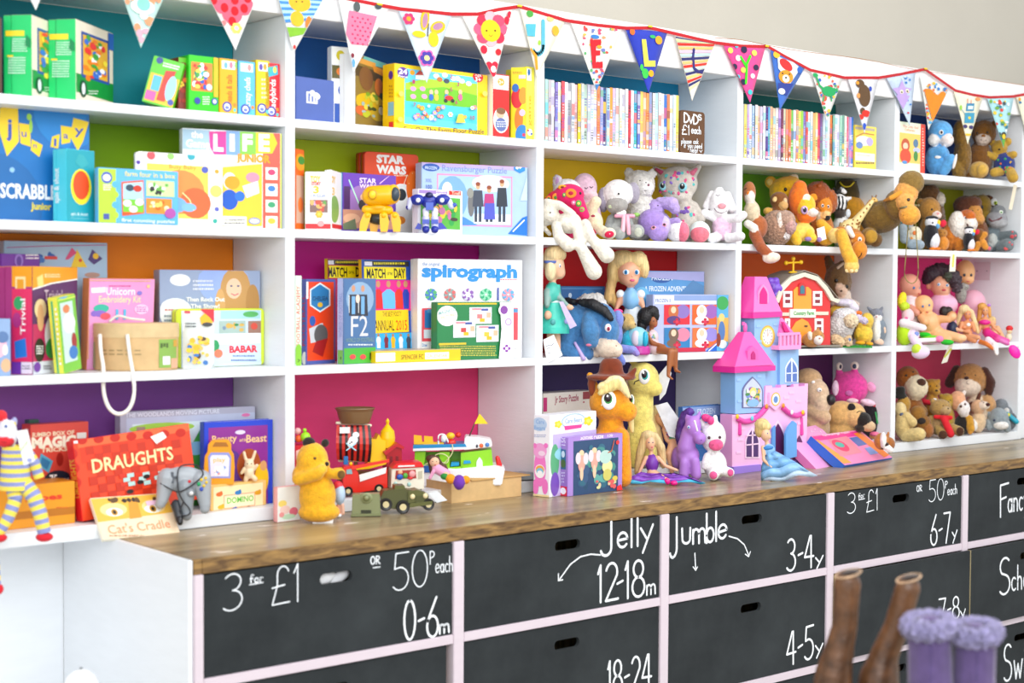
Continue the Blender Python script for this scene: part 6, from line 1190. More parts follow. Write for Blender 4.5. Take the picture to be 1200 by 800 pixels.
toy('plush_cat','small grey and white kitten beside the yellow chick',SK,1028,405,.035,ZG,
    [e(1027,370,8.5,8,'7c808c'),e(1028,373,6,5,'ece6e2',-4),c(1020,364,2.5,1017,361,1.5,'7c808c'),c(1032,364,2.5,1034,361,1.5,'7c808c'),e(1030,388,9.5,15,'74808c',2),e(1027,388,6,13,'ecebe4',-5),c(1034,386,4,1035,389,3.5,'e8c4a8',-4),c(1028,400,4,1033,402,3,'ecc8b0',-6)],
    [('nose','plush',[e(1027,372,1.2,.9,'d89090')])]+eyes((1024.5,370),(1030,370),r=.7))
toy('plush_puppy','tan and white puppy lying on the grass by the barn',SK,952,406,.0,ZG,
    [e(951,396,11,9,'b8803c'),e(958,393,8,9,'c08848',-5),e(959,396,5.5,6,'f4ece0',-10),c(949,389,3,950,394,3,'e8dcc8',-8),c(957,387,2,959,383,1.5,'b87838',-4)],eyes((957,391.5),(962,391.5),r=.8)+[('nose','plush',[e(960.5,394.5,1.3,1,'a86850')])])
# ---- lowest shelf, fourth bay
BE = 'c8a278'
toy('plush_dog','large beige dog with a big black nose beside the castle',SK,955,530,.07,3,
    [e(947,452,17,14,'c09a70',6),e(957,470,15,19,'d0b090',-4,15),e(963,480,11,13,'d8bc9c',-10),c(940,460,6,938,474,6,'7a5636',-2),e(952,508,21,24,BE,4),c(950,488,8,966,496,8,'ccaa84',-10,-16)],
    [('nose','vinyl',[e(973.5,475.5,5.5,6.5,'181418',d=-16,rd=6)],{'surf': False}),('eye','plastic',[e(960,464,3,2.6,'f2eee8')],{'sub': [('pupil','plastic',[e(961,464.4,1,1.2,'101010',rd=2.2)])]}),('eye','plastic',[e(953,455,2.4,2,'f2eee8')])])
toy('plush_monster','hot pink monster with two eyes on stalks and pale fins',SK,996,520,.14,3,
    [e(996,455,22,20,'dd3f97',0,18),e(990,462,18,15,'d83890',0),c(984,446,6,983,434,3.5,'dd3f97',-2),c(1001,444,6,1002,433,3.5,'dd3f97',-2),e(996,492,17,26,'d03488',4)],
    [('eyeball','plastic',[e(983.5,430,4,5,'f2e4d8',d=-3,rd=4)],{'surf': False,'sub': [('pupil','plastic',[e(985,430,1.6,2.6,'282840',d=-6.4,rd=1.4)])]}),('eyeball','plastic',[e(1001.6,429,5,5,'f2e4d8',d=-3,rd=5)],{'surf': False,'sub': [('pupil','plastic',[e(1001.4,429.5,2.6,3,'283858',d=-7,rd=1.8)])]}),
     ('fin','plush',[e(979,455,4,9,'f4d0e8',d=-16,rd=3)],{'surf': False}),('fin','plush',[e(1021,454,5,6.5,'f09cc8',d=-4,rd=3,rot=-30)],{'surf': False}),('foot','plush',[e(999,470,7,3,'f8ccd8',d=-17,rd=5)],{'surf': False}),('foot','plush',[e(1017,472,9,4,'f6d0e4',d=-14,rd=5,rot=12)],{'surf': False}),('belly_patch','plush',[e(995,461,4.5,3.2,'d068b0',rd=.8)])])
toy('plush_pug','tan pug with a black muzzle beneath the pink monster',SK,992,524,.045,3,
    [e(986,487,20,17,'d8a868',2),e(1000,487,15,15,'dcb074',-2),e(1012,492,9,8.5,'18130f',-10),e(1018,500,8.5,6.5,'d0b088',-10),e(1008,502,6,5,'28201a',-12),e(985,506,20,17,'d0a060',4)],
    [('ear','plush',[e(998,478,4.6,5,'1c1410',rd=2.4,rot=-20)]),('eye','plastic',[e(1010,485,2,1.5,'101010')]),('brow','fabric',[tb([(1004,484),(1007,482),(1011,483)],.5,'504028')])])
toy('plush_penguin','black soft toy with a red round badge behind the pug',SK,1022,522,.10,3,[e(1020,488,9,15,'15131a'),e(1026,496,5,22,'1a181e'),e(1020,508,11,14,'15131a')],[('badge','plastic',[e(1024.5,479,3.8,3.6,'dc1428',rd=2.5)]),('ribbon','satin',[c(1026,488,1,1028,500,1.2,'38a058')])])
toy('plush_beagle','small brown and white puppy lying at the right end of the worktop row',SK,1036,530,None,3,
    [e(1033,517,9,10,'b8742c',0),e(1035,516,4,10,'f4f0ec',-5,8),e(1042,520,7,8,'a4622a',2),c(1038,523,4,1043,527,4,'f4f0ec',-6,-8),e(1038,521,4,3,'301810',-7),c(1040,512,2,1041,507,1.4,'b0703c')],[('nose','plush',[e(1034,525,1.4,1,'201010')])])
toy('toy_doughnut','tiny pink iced toy doughnut by the pug muzzle','toy',1025,516,.0,3,[e(1025,511,6.5,3.6,'d89058'),],[('icing','plastic',[e(1025,508.5,6,3,'f07098',d=-1,rd=6)],{'surf': False})],m='plastic',rest=False)
# ---- top shelf, last bay
toy('plush_rabbit','sky blue rabbit with pale cheeks next to the cream book',SK,1101,204,.06,0,
    [e(1102,152,15,14,'5ba3da'),e(1095,142,8,6,'5ba3da',2),e(1110,161,8,8,'e8dcd8',-8),e(1094,161,7,7,'e6e2de',-10),e(1099,184,15,20,'569cd4',2),c(1106,196,7,1114,184,7,'5ba3da',-10,-14),c(1093,176,6,1104,174,6,'5ba3da',-8,-14)],
    [('eye','plastic',[e(1103,152,2.8,3,'f4f0ee')],{'sub': [('pupil','plastic',[e(1103.4,152,1.8,2.1,'301820',rd=2.4)])]}),('sole','plush',[e(1119,186,2,9,'e8e0da',rd=1.6,rot=12)]),('nose','plush',[e(1115,158,1,.8,'e89888')]),('tail','plush',[e(1099,181,4,1.8,'f0ece8')])])
toy('plush_monkey','dark tan furry soft toy half hidden behind a robot pennant',SK,1126,205,.13,0,
    [e(1125,153,8,16,'8c6420'),e(1128,180,10,24,'85601f',2),c(1122,190,7,1124,200,7,'94702c',-8)],[],fluff=.006,m='shaggy')
toy('plush_bear','chocolate brown bear with a pale muzzle and smiling mouth',SK,1151,206,.10,0,
    [e(1153,152,14,15,'7c4e10'),e(1152,159,8.5,6.5,'d0bcae',-10),e(1141,142,4,4,'7c4e10'),e(1166,141,4,4,'7c4e10'),e(1148,184,15,22,'744810',2),c(1140,196,8,1134,200,8,'7c5014',-10)],
    eyes((1145.5,152),(1157,151),r=1.5)+[('nose','plush',[e(1152.5,155,2.6,1.8,'8c5418')]),('mouth','fabric',[tb([(1149,159),(1152,161.5),(1156,160)],.35,'402010')])],fluff=.005)
toy('plush_slipper','round tan furry paw pad toy at the shelf edge',SK,1147,207,.012,0,[e(1147,198,12,10,'c0943c',0),e(1151,198,7,7.5,'d0a444',-8)],[],rest=True)
toy('plush_bear','small golden bear in a navy floral romper with spread limbs',SK,1177,207,.025,0,
    [e(1171,173,10,9,'b8902c'),e(1162,166,4.5,5,'b8902c',1),e(1181,166,5,5,'b8902c',1),e(1177,193,13,14,'18307c',0),c(1166,184,4.5,1157,181,4.5,'bc9430',-4,-8),c(1183,182,4.5,1188,181,4.5,'bc9430',-4,-8),c(1172,201,5.5,1165,202,5.5,'c09834',-8,-14),c(1184,201,6,1187,208,6.5,'bc9430',-14,-22)],
    spots(['38a050','e8b818','e87028'],10,1168,184,1187,202,1.5,6,'print_patch')+[('nose','plush',[e(1171,175,1.6,1.2,'302010')])],rest=False)
toy('star_toy','rust brown star held up at the right end of the top shelf','star',1192,206,.05,0,[c(1192.5,182,1,1192.5,205,1.4,'6a3a1c')],[('star','suede',[x([(1192.5+r_*math.cos(t),174-r_*math.sin(t)*1.1) for k in range(10) for r_,t in ((10 if k % 2 == 0 else 4.2,math.pi/2+k*math.pi/5),)],-2,2,'7c2c1c')],{'surf': False})])
toy('plush_bear','amber furry toy cut off by the right edge of the photograph on the top shelf',SK,1198,207,.04,0,[e(1199,196,7,11,'b48a30'),e(1201,184,6,6,'b48a30')],[('nose','plush',[e(1198,186,1,.8,'302010')])])
# ---- second shelf, last bay
toy('plush_koala','grey koala with a pale printed belly behind the hanging cord',SK,1067,295,.05,1,
    [e(1062,262,9,10,'b0b4ba',6),c(1058,268,5,1060,281,5.5,'98a4ac',-6),e(1072,276,8.5,10,'e8dcc0',-2),c(1068,287,5.5,1078,288,5.5,'98a8b4',-8,-10),e(1070,282,10,12,'90a0ac',4)],[('collar','satin',[c(1052,259,1.2,1064,265,1.4,'38b0a0',-4,-6)],{'surf': False}),('belly_print','fabric',[e(1072,274,2.6,2.6,'e07838',rd=.6)]),('belly_print','fabric',[e(1068.5,280,1.8,1.8,'e89848',rd=.6)])])
toy('plush_owl','dark furry soft toy with a pale grey ear at the back of the last bay',SK,1092,296,.17,1,[e(1089,229,13,11,'6e4a28'),e(1102,235,5,8,'c8bcae',-4),e(1092,262,15,34,'65431f',4)],[],fluff=.008,m='shaggy')
toy('plush_lion','golden lion cub with a pink and white nose above the puffin',SK,1090,296,.11,1,
    [e(1089,245,13,14,'b07c34'),e(1098,252,5.5,4.5,'f0dcd4',-10),e(1079,236,5,4,'a8742c'),e(1090,272,13,22,'a8742c',3)],eyes((1092,245),r=1.3)+[('nose','plush',[e(1099,250,2.2,1.4,'e09898')])],fluff=.003)
def puffin(u,v,k,lab,Y):
    s_ = lambda a,b: (u+a*k,v+b*k)
    toy('plush_puffin',lab,SK,u,v+17*k,Y,1,[e(*s_(0,0),9*k,16*k,'16131c'),e(*s_(4,6),6.5*k,10*k,'ecebf2',-5*k),e(*s_(1,-15),8.5*k,7*k,'eceaf0',-1),e(*s_(1,-20),8*k,3.4*k,'14121a',-1)],
        [('beak_base','fabric',[e(*s_(9,-14.5),2.6*k,4*k,'f4c820',d=-4*k,rd=3*k)],{'surf': False}),('beak_band','fabric',[e(*s_(8,-11),2.6*k,3.4*k,'68a8d8',d=-5*k,rd=3*k)],{'surf': False}),('beak_tip','fabric',[e(*s_(14,-14),4*k,4.6*k,'dc1c3c',d=-4*k,rd=3*k,rot=30)],{'surf': False}),('foot','fabric',[e(*s_(2,15.5),4.5*k,1.8*k,'f08018',d=-8*k,rd=4*k)],{'surf': False}),('foot','fabric',[e(*s_(8,15.5),3.6*k,1.8*k,'f08018',d=-8*k,rd=4*k)],{'surf': False})]+eyes(s_(2,-15),r=1.1*k))
puffin(1091,276,1.0,'larger puffin with a red, yellow and blue beak',.045)
puffin(1135,282,.72,'smaller puffin standing in front of the orange and white dog',.012)
toy('plush_monkey','small amber teddy sitting right of the larger puffin',SK,1105,296,.04,1,[e(1104,273,6.5,5.5,'b87c34'),e(1105,285,7.5,8.5,'dc8a2c'),e(1099,269,2,2,'b87c34')],eyes((1103,272),(1107,272.5),r=.6))
toy('plush_dog','orange and white long haired dog with a fluffy ruff',SK,1127,296,.06,1,
    [e(1133,254,10,9,'c8641c'),e(1122,262,10.5,15,'f2ebe2',-2),e(1137,262,8,9,'f0e8de',-6),e(1137,252,6,5,'d06c20',-8),e(1130,272,10,9,'f0e8de',-2),e(1113,276,9,18,'d07a24',4),e(1123,285,7,9,'cc7820',-2)],
    [('eye','plastic',[e(1131,254.5,2,2,'e8e8f0')],{'sub': [('pupil','plastic',[e(1131.4,254.5,1,1.1,'182038',rd=1.8)])]}),('nose','plush',[e(1134,263,1.3,2.2,'50281c',rot=-30)])],fluff=.005)
toy('plush_monkey','brown ape with a tan face and shaggy crown',SK,1146,297,.10,1,
    [e(1131,241,14,11,'5a2f1c'),e(1139,238,11,8,'663820',-3),e(1142,250,9,10,'d08e40',-6),e(1146,257,7.5,6,'d8984c',-10),e(1146,276,12,20,'6e3c14',2)],eyes((1140,247),(1146,246),r=.9),fluff=.006)
toy('plush_monkey','orange tan small monkey sitting with feet forward by the grey cat',SK,1149,297,.035,1,[e(1148,276,7,9,'7c4a14'),c(1146,286,4,1144,291,3.6,'dc9030',-6),c(1152,284,4.4,1155,289,3.6,'dc9030',-6),c(1150,278,4,1154,274,3.6,'d08a2c',-4)],[])
toy('plush_bear','olive bear with shiny dark eyes left of the leopard',SK,1152,297,.15,1,[e(1151,241,11,13,'8a6c18'),e(1155,256,8,10,'92741c',-4),e(1152,275,10,22,'846818',2),e(1142,232,4,4,'8a6c18')],[('eye','plastic',[e(1150,243,2.6,2.6,'1c1a28')])])
toy('plush_leopard','dark brown leopard with huge yellow green eyes on top of the grey cat',SK,1166,297,.15,1,
    [e(1163,235,14,11,'6c3a18'),e(1170,243,9,8,'4c2414',-6),e(1167,247,7.5,5,'e8d4c8',-10),e(1166,272,13,24,'6c3c18',3),e(1168,225,4,4,'d8b888',1)],
    [('inner_ear','plush',[e(1153.5,228,2.8,2.6,'f0e8e0',rd=2)]),('eye','plastic',[e(1165.5,235.5,5,4.6,'f0f0f0')],{'sub': [('iris','plastic',[e(1166.5,236.5,3.2,2.8,'a8c020',rd=4),e(1166.5,236.5,1.5,1.8,'181c10',rd=4.8)])]}),('nose','plush',[e(1170,239,4.6,2.2,'341010',rot=-12)])]+[('spot','plush',[e(u,v,1,1,'1e1008',rd=.5)]) for u,v in ((1157,233),(1158,238),(1155,236),(1159,229),(1157,242))])
toy('plush_cat','grey tiger like cat with coral paw pads and a broad smile',SK,1168,298,.07,1,
    [e(1168,257,13,10,'8e8e92'),e(1170,248,9,8,'74787c',1),e(1170,262,11,5.5,'a0a0a2',-6),e(1163,280,12.5,15,'66747a',2),e(1163,281,6.5,8.5,'b4b8b4',-7),c(1172,277,6,1186,276,6.5,'606c70',-4,-10),c(1172,288,6,1181,287,7.5,'707c80',-8,-14),c(1156,287,5,1158,291,5,'6c787c',-8,-10)],
    [('mouth','fabric',[tb([(1159,256),(1163,259),(1170,257),(1174,254.5)],.9,'6c3038')]),('eye','plastic',[e(1173,248.5,2.4,2.4,'e8f0e0')],{'sub': [('iris','plastic',[e(1173.4,248.7,1.4,1.5,'508838',rd=2)])]}),('paw_pad','plush',[e(1179,290.5,3,2.8,'e85858',rd=1.6)]),('paw_pad','plush',[e(1186,277,2.6,2.2,'c84a50',rd=1.6)]),('paw_pad','plush',[e(1159,291,2.6,2.4,'f07080',rd=1.6)])]+[('toe_pad','plush',[e(u,v,1.3,1.3,'e06068',rd=1.2)]) for u,v in ((1183,284),(1186,286.5),(1186.5,271.5),(1190,276))])
card('price_tag','narrow cream price tag hanging from the top right teddy row',1186,246,-.0015,[(1188,216),(1192,217),(1186,246),(1182,245)],'eee4cc')
for lab,q,Y in (('cream shelf edge ticket hanging over the curly haired doll',[(1114,294),(1121,293.5),(1119.5,318),(1112.5,318)],-.004),('white shelf edge ticket with yellow print over the teddy shelf',[(1112,404),(1117,403),(1110,424),(1103,426)],-.006)):
    (u0,v0) = q[3]
    card('shelf_ticket',lab,u0+3,v0,Y,q,'f2efe0',art=lambda A,q=q: A.st([((q[0][0]*.5+q[1][0]*.5),q[0][1]+5),((q[2][0]*.45+q[3][0]*.55)+1,q[2][1]-6)],2.2,'d8d850'))
# ---- third shelf, last bay: dolls
DS = 'e2a07c'
toy('baby_doll','bald pink baby doll in profile under the cord loop',TD_,1067,405,.10,2,
    [e(1066,335,13,13,'d8927c',0,13),e(1073,343,7,6,'dc9880',-2),e(1077,345,2.5,2.5,'e0a088',-2),e(1058.5,341,3,4,'d88c74',-6,3),e(1067,362,12,16,'e4d0d4',2),c(1066,362,4.5,1074,368,4.5,'d8927c',-10,-14),e(1067,386,13,18,'e0ccd0',2)],
    [('eye','plastic',[e(1071,338.5,1.6,1.6,'4870a0')]),('eye','plastic',[e(1077,339,.9,1.4,'4870a0')]),('lips','vinyl',[e(1077,345.5,1.4,1.2,'b85040')])],m='vinyl')
toy('baby_doll','bare baby doll reaching one arm out to the right',TD_,1090,405,.03,2,
    [e(1082,357,12,11.5,'f0b47c',0,11),e(1085,362,8,6,'f2b880',-3),e(1090,379,12.5,14,'ecb07c',0),c(1080,372,5,1084,377,5,'ecac78',-10,-14),c(1100,374,5,1112,374,4.2,'ecac78',-4,-8),e(1116,371,5,4.5,'f0b684',-8),e(1099,389,8,7,'ecb07c',-4),c(1104,391,6,1124,396,5.5,'f0b684',-6,-14),e(1128,396,5,4.5,'f2bc8c',-14),c(1096,393,6,1110,399,5,'ecac78',-8,-14),e(1090,392,12,10,'ecac78',0)],
    [('eye','plastic',[e(1081.5,359,1.5,1.5,'4870a8')]),('eye','plastic',[e(1089,357.5,1.3,1.4,'4870a8')]),('lips','vinyl',[e(1086.5,365.5,1.6,1.1,'c86850')])],m='vinyl')
toy('baby_doll','large doll with messy dark curls and a pink blouse',TD_,1105,404,.11,2,
    [e(1103,337,13,13.5,'e0a080',0,12),e(1088,338,3.4,4.5,'dc9878',0),e(1106,344,7,5,'e4a888',-5),e(1105,360,18,14,'ecb4d0',2),e(1106,384,17,20,'e8b0cc',2)],
    [('hair','hair',[e(1093,324,10,9,'3e2c38',0),e(1102,320,9,8,'46323e',0),e(1110,322,8,8,'3a2a34',-2),e(1118,330,7,9,'40303a',-4),e(1121,338,5,7,'504048',-3),e(1087,328,5,8,'3e2c38',2),e(1111,327,5,5,'4a5040',-8)],{'surf': False,'blob': True,'fluff': .014})]
    +[('eye','plastic',[e(u,v,2.2,2,'e8ecf0')],{'sub': [('iris','plastic',[e(u,v,1.4,1.5,'5888b8',rd=1.8)])]}) for u,v in ((1100,336),(1110,337))]+[('lips','vinyl',[e(1106,342.5,2.6,1.4,'c04048')]),('nose','vinyl',[e(1105.5,339,1,1,'e8ac90')])],m='vinyl')
toy('baby_doll','smooth bald doll with a silver scarf and pale pink dress',TD_,1133,403,.12,2,
    [e(1131,323,12,15,'e4aa74',0,12),e(1134,331,8,6.5,'e8b07c',-4),e(1141,360,15,17,'e2a8bc',2),e(1138,384,16,20,'e0a4b8',2)],
    [('scarf','shaggy',[e(1126,348,6,11,'a8a49c',d=-9,rd=6),e(1128,340,7,4,'b0aca4',d=-8,rd=6)],{'surf': False,'blob': True,'fluff': .006}),('lips','vinyl',[e(1134.5,333.5,2.4,.9,'cc6858')])]+[('eye','plastic',[e(u,v,1.7,1.8,'283040')]) for u,v in ((1130,326),(1138,326))],m='vinyl')
toy('doll','tiny dark haired doll with a bun in navy clothes',TD_,1116,405,.05,2,[e(1115,371,6.5,6.5,'d49464'),e(1116,386,7,9,'1c2444'),c(1120,386,2.4,1127,388,2,'e0a880',-4),e(1117,396,6,6,'1c2444'),c(1118,398,2.4,1126,401,2,'e0a880',-4,-8)],[('hair','hair',[e(1106,366,5.5,7,'281a16',d=0,rd=5),e(1111,365,6,5.5,'281a16',d=2,rd=6)],{'surf': False,'blob': True}),('ribbon','satin',[e(1103,371,2.4,1.5,'d84868',d=-5)],{'surf': False})],m='vinyl')
toy('doll','tanned fashion doll with very long straight blond hair',TD_,1134,405,.02,2,
    [e(1134,369,4.5,6,'dc9060'),c(1134,374,1.8,1134,378,2,'dc9060'),e(1133,382,7,6,'e09868'),c(1127,379,2.4,1125,387,2,'dc9060',-3,-6),c(1125,387,2,1135,390,1.8,'dc9060',-6,-8),c(1139,379,2.4,1142,388,2,'dc9060',-3,-4),e(1134,391,6,6,'e4a074'),c(1134,394,3.6,1146,396,3,'e4a074',-4,-12),c(1132,395,3.6,1142,400,3,'dc9060',-4,-10)],
    [('hair','hair',[e(1130,363,7,6,'e8cc98',1),c(1126,366,3.4,1121,382,2.6,'e0c088',1),c(1138,366,3.4,1143,380,3,'e8cc98',1),c(1143,380,3,1146,390,2.4,'e0c088',0)],{'surf': False,'blob': True}),('tag','card',[e(1135,381,2.4,2,'f4f4f4')]),('bikini','satin',[e(1130,384,2.6,2,'e89868')])]+eyes((1132.5,368.5),(1136,368.5),r=.6,col='3060a0'),m='vinyl')
toy('mermaid_doll','mermaid doll in a pink bandeau whose magenta tail fin hangs over the shelf',TD_,1155,404,.012,2,
    [e(1154.5,364,4.2,5.6,'e0a070'),c(1155,369,1.8,1155,373,2,'dc9868'),e(1154,379,7,8,'dc9868'),c(1149,376,2.2,1148,388,1.8,'dc9868',-3,-6),c(1160,376,2.2,1165,384,1.8,'dc9868',-2,-6),c(1165,384,1.8,1172,390,1.6,'dc9868',-6,-8),e(1157,389,6,6,'d8386c',-3),c(1158,391,5.5,1170,397,4.6,'e02c8c',-8,-18),c(1170,397,4.6,1181,399,2.6,'e84898',-20,-20)],
    [('hair','hair',[e(1151,359,6,4.6,'d89c48',1),c(1149,362,3.4,1147,376,2.6,'d09040',1),c(1159,361,2.4,1160,370,2,'d89c48',1)],{'surf': False,'blob': True}),('bandeau','satin',[e(1154,377.5,6.8,3,'e0188c',rd=2.6)]),('tail_fin','satin',[c(1172,398,3.4,1180,402,3,'d868b0',-21,-22),e(1189,412,9.5,6,'f018a8',-22,2,rot=58)],{'surf': False,'blob': True}),('flower','satin',[e(1159,357.5,2.2,1.8,'b878d0')])]+eyes((1153,363.5),(1156.5,363.5),r=.6,col='305080'),m='vinyl',rest=False)
toy('doll','curly blond doll sitting with raised knees at the far right of the shelf',TD_,1168,403,.05,2,[e(1166,384,6,9,'e8b484'),c(1164,388,3,1169,378,3,'e4ac7c',-2,-4),c(1169,378,3,1177,392,2.4,'e4ac7c',-4,-6),e(1163,372,4.5,5,'e8b080')],[('hair','hair',[e(1162,369,5.5,5,'e0c080',d=1,rd=5)],{'surf': False})],m='vinyl')
toy('doll','tiny doll with scarlet hair holding still at the far right',TD_,1182,403,.02,2,[e(1183,388,3.4,3.4,'e4c8a0'),e(1182,395,4,5,'e8dcc0')],[('hair','hair',[e(1183,384.5,4.4,3.6,'dc1c24',d=0,rd=3.6)],{'surf': False})],m='vinyl')
toy('doll','doll with orange tan legs and white boots lying over the shelf edge',TD_,1156,405,-.03,2,[c(1148,400,3,1156,403,2.6,'d87830',4,-4),c(1156,403,2.6,1163,408,2.2,'d87830',-4,-8),e(1144,399,6,5,'dccce0',6),c(1158,398,4,1166,404,3.6,'f0e4f0',2,-4),c(1166,404,3.6,1168,414,2.4,'f4f0ee',-6,-10)],[],m='vinyl',rest=False)
toy('rag_doll','pale rag doll with a lime dress and lime tipped feet hanging over the edge',TD_,1064,405,.02,2,
    [e(1064,370,7.5,9,'f2c8cc'),e(1060,391,10,14,'b8e018',0),e(1070,392,8,7,'f2dcee',-6),c(1058,378,5,1082,384,4,'f0e4ea',-8,-14),c(1070,396,5,1078,408,5,'ecd4ec',-12,-22),e(1079,413,11,7.5,'e8d0ea',-24,7,rot=-10),e(1074,409,6,6,'c4e040',-26,6),c(1076,399,3,1096,398,2.6,'f4ecec',-12,-14),e(1101,397,5,4,'f080b0',-14)],
    [('hair','hair',[e(1057,351,5,9,'f4e020',d=2,rd=5,rot=12),e(1060,359,6,5,'c8e028',d=0,rd=6)],{'surf': False,'blob': True,'fluff': .003}),('cheek','fabric',[e(1062,373,2.4,2.2,'ec7098')]),('badge','fabric',[e(1074,391,3,2.6,'8098d8')])],rest=False,m='fabric')
toy('leaf_toy','bright green leafy cloth beneath the bare baby doll','toy',1092,404,-.01,2,[e(1090,396,12,4.5,'7cc820',-2),e(1083,391,8,3,'18c018',-4),e(1110,400,8,3.4,'20b828',-6)],[],m='fabric')
# ---- lowest shelf, last bay: teddies
def bear(lab,u,v,r,col,Y,z=3,base=None,muz=None,muzd=(0,0),bw=1.0,ex=(),nm='plush_bear',fl=.003,ears=True,nose='301c10',rest=True,eyp=None,parts=(),bcol=None,vb_=None):
    bv = base if base else v+2.6*r
    body = [e(u,v,r,r*.92,col)]+([e(u-r*.72,v-r*.62,r*.3,r*.3,col),e(u+r*.72,v-r*.62,r*.3,r*.3,col)] if ears else [])+[e(u,(v+r*.5+bv)/2,r*.95*bw,(bv-v-r*.4)/2,bcol or col,2)]
    if muz: body.append(e(u+muzd[0],v+r*.3+muzd[1],r*.5,r*.4,muz,-r*.7))
    ey_ = eyp or [(u-r*.35+muzd[0]*.4,v-r*.1),(u+r*.35+muzd[0]*.4,v-r*.1)]
    return toy(nm,lab,SK,u,bv,Y,z,body+list(ex),eyes(*ey_,r=max(.7,r*.09))+[('nose','plush',[e(u+muzd[0]*1.1,v+r*.14+muzd[1],r*.18,r*.13,nose)])]+list(parts),fluff=fl,rest=rest)
toy('plush_dog','chestnut dog with a huge cream muzzle at the left of the teddy shelf',SK,1068,517,.13,3,
    [e(1064,450,14,14,'9c5816',2),e(1074,461,13.5,14,'e4d4b4',-8,13),e(1068,492,15,26,'8a5018',4),e(1075,490,12,10,'8c6020',-4)],[('nose','plush',[e(1079.5,455,5.6,4.4,'4a2818',rd=3)]),('eye','plastic',[e(1062,447,1.6,1.4,'20140c')]),('eye','plastic',[e(1070,443,1.4,1.2,'20140c')])],fluff=.003)
bear('honey gold bear with a red and white scarf behind the row',1092,453,10,'b07c20',.13,muz='b8862c',muzd=(5,3),base=508,parts=[('scarf','fabric',[c(1083,470,3,1092,472,3,'d01830',-12,-13),e(1095,468,3,2,'f0ece8',d=-13)],{'surf': False})])
bear('small golden bear beside the honey coloured one',1110,462,9.5,'b08c28',.10,muz='bc983c',muzd=(1,0),base=500)
toy('plush_dog','big tan dog with long dark chocolate ears and a cream muzzle',SK,1140,513,.12,3,
    [e(1137,448,19,19,'b07c46',0,17),e(1134,456,15.5,12,'e4d0bc',-8,13),c(1121,436,5,1113,452,6,'38180e',0,0),c(1154,438,5,1160,452,6.5,'441c10',-2,0),c(1160,452,6.5,1159,462,5,'441c10',0),e(1144,486,16,22,'dcc4a8',2),e(1156,478,11,12,'c0905c',0)],
    [('nose','plush',[e(1132.6,446.5,3,2.2,'3c1c18',rd=1.6)]),('mouth','fabric',[tb([(1133,450),(1133,453),(1136,453.5)],.35,'604030')])]+eyes((1131,441.5),(1143,443),r=.9),fluff=.003)
toy('plush_bear','teddy in a red knitted scarf with dark brown paw pads',SK,1102,515,.035,3,
    [e(1102,481,12.5,10.5,'b08c50'),e(1108,484,6.5,5,'b8986a',-9),e(1093,473,3.2,3.2,'b08c50'),e(1098,500,9.5,12,'a8885a',2),c(1100,506,5,1105,511,5.5,'b0904c',-8,-14),c(1116,504,5,1124,508,5.5,'b0904c',-6,-12),c(1091,494,4.5,1088,500,4.5,'b08c50',-2,-4)],
    [('scarf','fabric',[c(1096,491,2.6,1114,492,2.8,'d81020',-11,-12),c(1106,493,4,1114,511,4.6,'d81828',-13,-15)],{'surf': False,'blob': True}),('paw_pad','plush',[e(1105,512,5,5,'4a2812',rd=1.8)]),('paw_pad','plush',[e(1125,508,4.4,5,'4a2812',rd=1.8)]),('nose','plush',[e(1111,481.5,1.2,1,'302010')])]+eyes((1105,478),r=.9),fluff=.003)
toy('plush_monkey','peach soft toy with a white face and tiny ear, in a dark jacket',SK,1126,513,.06,3,
    [e(1122,473,10,12,'e0a47c'),e(1129,482,8,9.5,'eee6e2',-5),e(1130,463,2.4,3,'f0e4dc'),e(1112,473,2.2,3.4,'f0e4dc'),e(1130,500,12,12,'1c1614',3),c(1136,494,4.5,1138,506,4.5,'c89028',-4,-8),e(1137,509,3.5,3.5,'d89430',-9)],[('nostril','plush',[e(1126,479.5,1.8,1.8,'5c4034')]),('nostril','plush',[e(1131,477,1.4,1.6,'5c4034')])])
toy('plush_dog','cream and beige puppy with small dark ears, left of the dolphin',SK,1147,513,.05,3,
    [e(1146,481,9,9,'d8ac84'),e(1153,479,7,5,'ecd8c4',-5),c(1138.5,477,3,1138,483,3,'5a2c1a',-1),c(1146,471,2.6,1148,466,2.4,'5a2c1a',0),e(1146,498,9.5,13,'dcbc94',2),e(1141,502,5,7,'f2eae0',-6)],[('nose','plush',[e(1157.5,478,3,2.2,'48201a',rd=2)]),('eye','fabric',[tb([(1150,474),(1153,476)],.6,'301810')])])
toy('plush_elephant','grey elephant in a turquoise scarf at the right end of the teddy shelf',SK,1180,508,.05,3,
    [e(1173,480,8.5,8.5,'7e848a'),e(1188,496,8,11,'707478',2),e(1180,488,8,8,'787e84',1),e(1182,500,10,8,'74787e',0),e(1179,486,4,4,'d8d4d0',-5)],[('scarf','satin',[c(1180,489,2.6,1191,498,3,'18a0b8',-11,-12)],{'surf': False}),('flower','satin',[e(1182,490,2,2,'e0d838',d=-15,rd=1)],{'surf': False})],fluff=.003)
toy('plush_dolphin','grey dolphin with a white smiling mouth at the front right',SK,1170,512,.02,3,
    [e(1170,497,12.5,14,'8c979c',0,12),e(1173,504,9,5,'ece8e2',-8),c(1160,492,4,1157,487,2.4,'8c979c',0),e(1159,503,5.5,7,'98a2a6',-2),c(1179,502,5,1180,508,4.5,'8c979c',-2)],[('eye','plastic',[e(1165,498,1.6,1.5,'1c2848')])])
toy('plush_bear','pale cream bear in the front left corner of the teddy shelf',SK,1062,522,.03,3,
    [e(1055,482,7,8.5,'dcc48c'),e(1059,500,11,16,'d8bc7c',0),c(1062,490,5.5,1069,497,5.5,'d8bc7c',-6,-10),c(1062,512,7.5,1077,511,7.5,'dcc282',-6,-14)],[('bow','satin',[e(1057,488,3,2.4,'505870')])],fluff=.003)
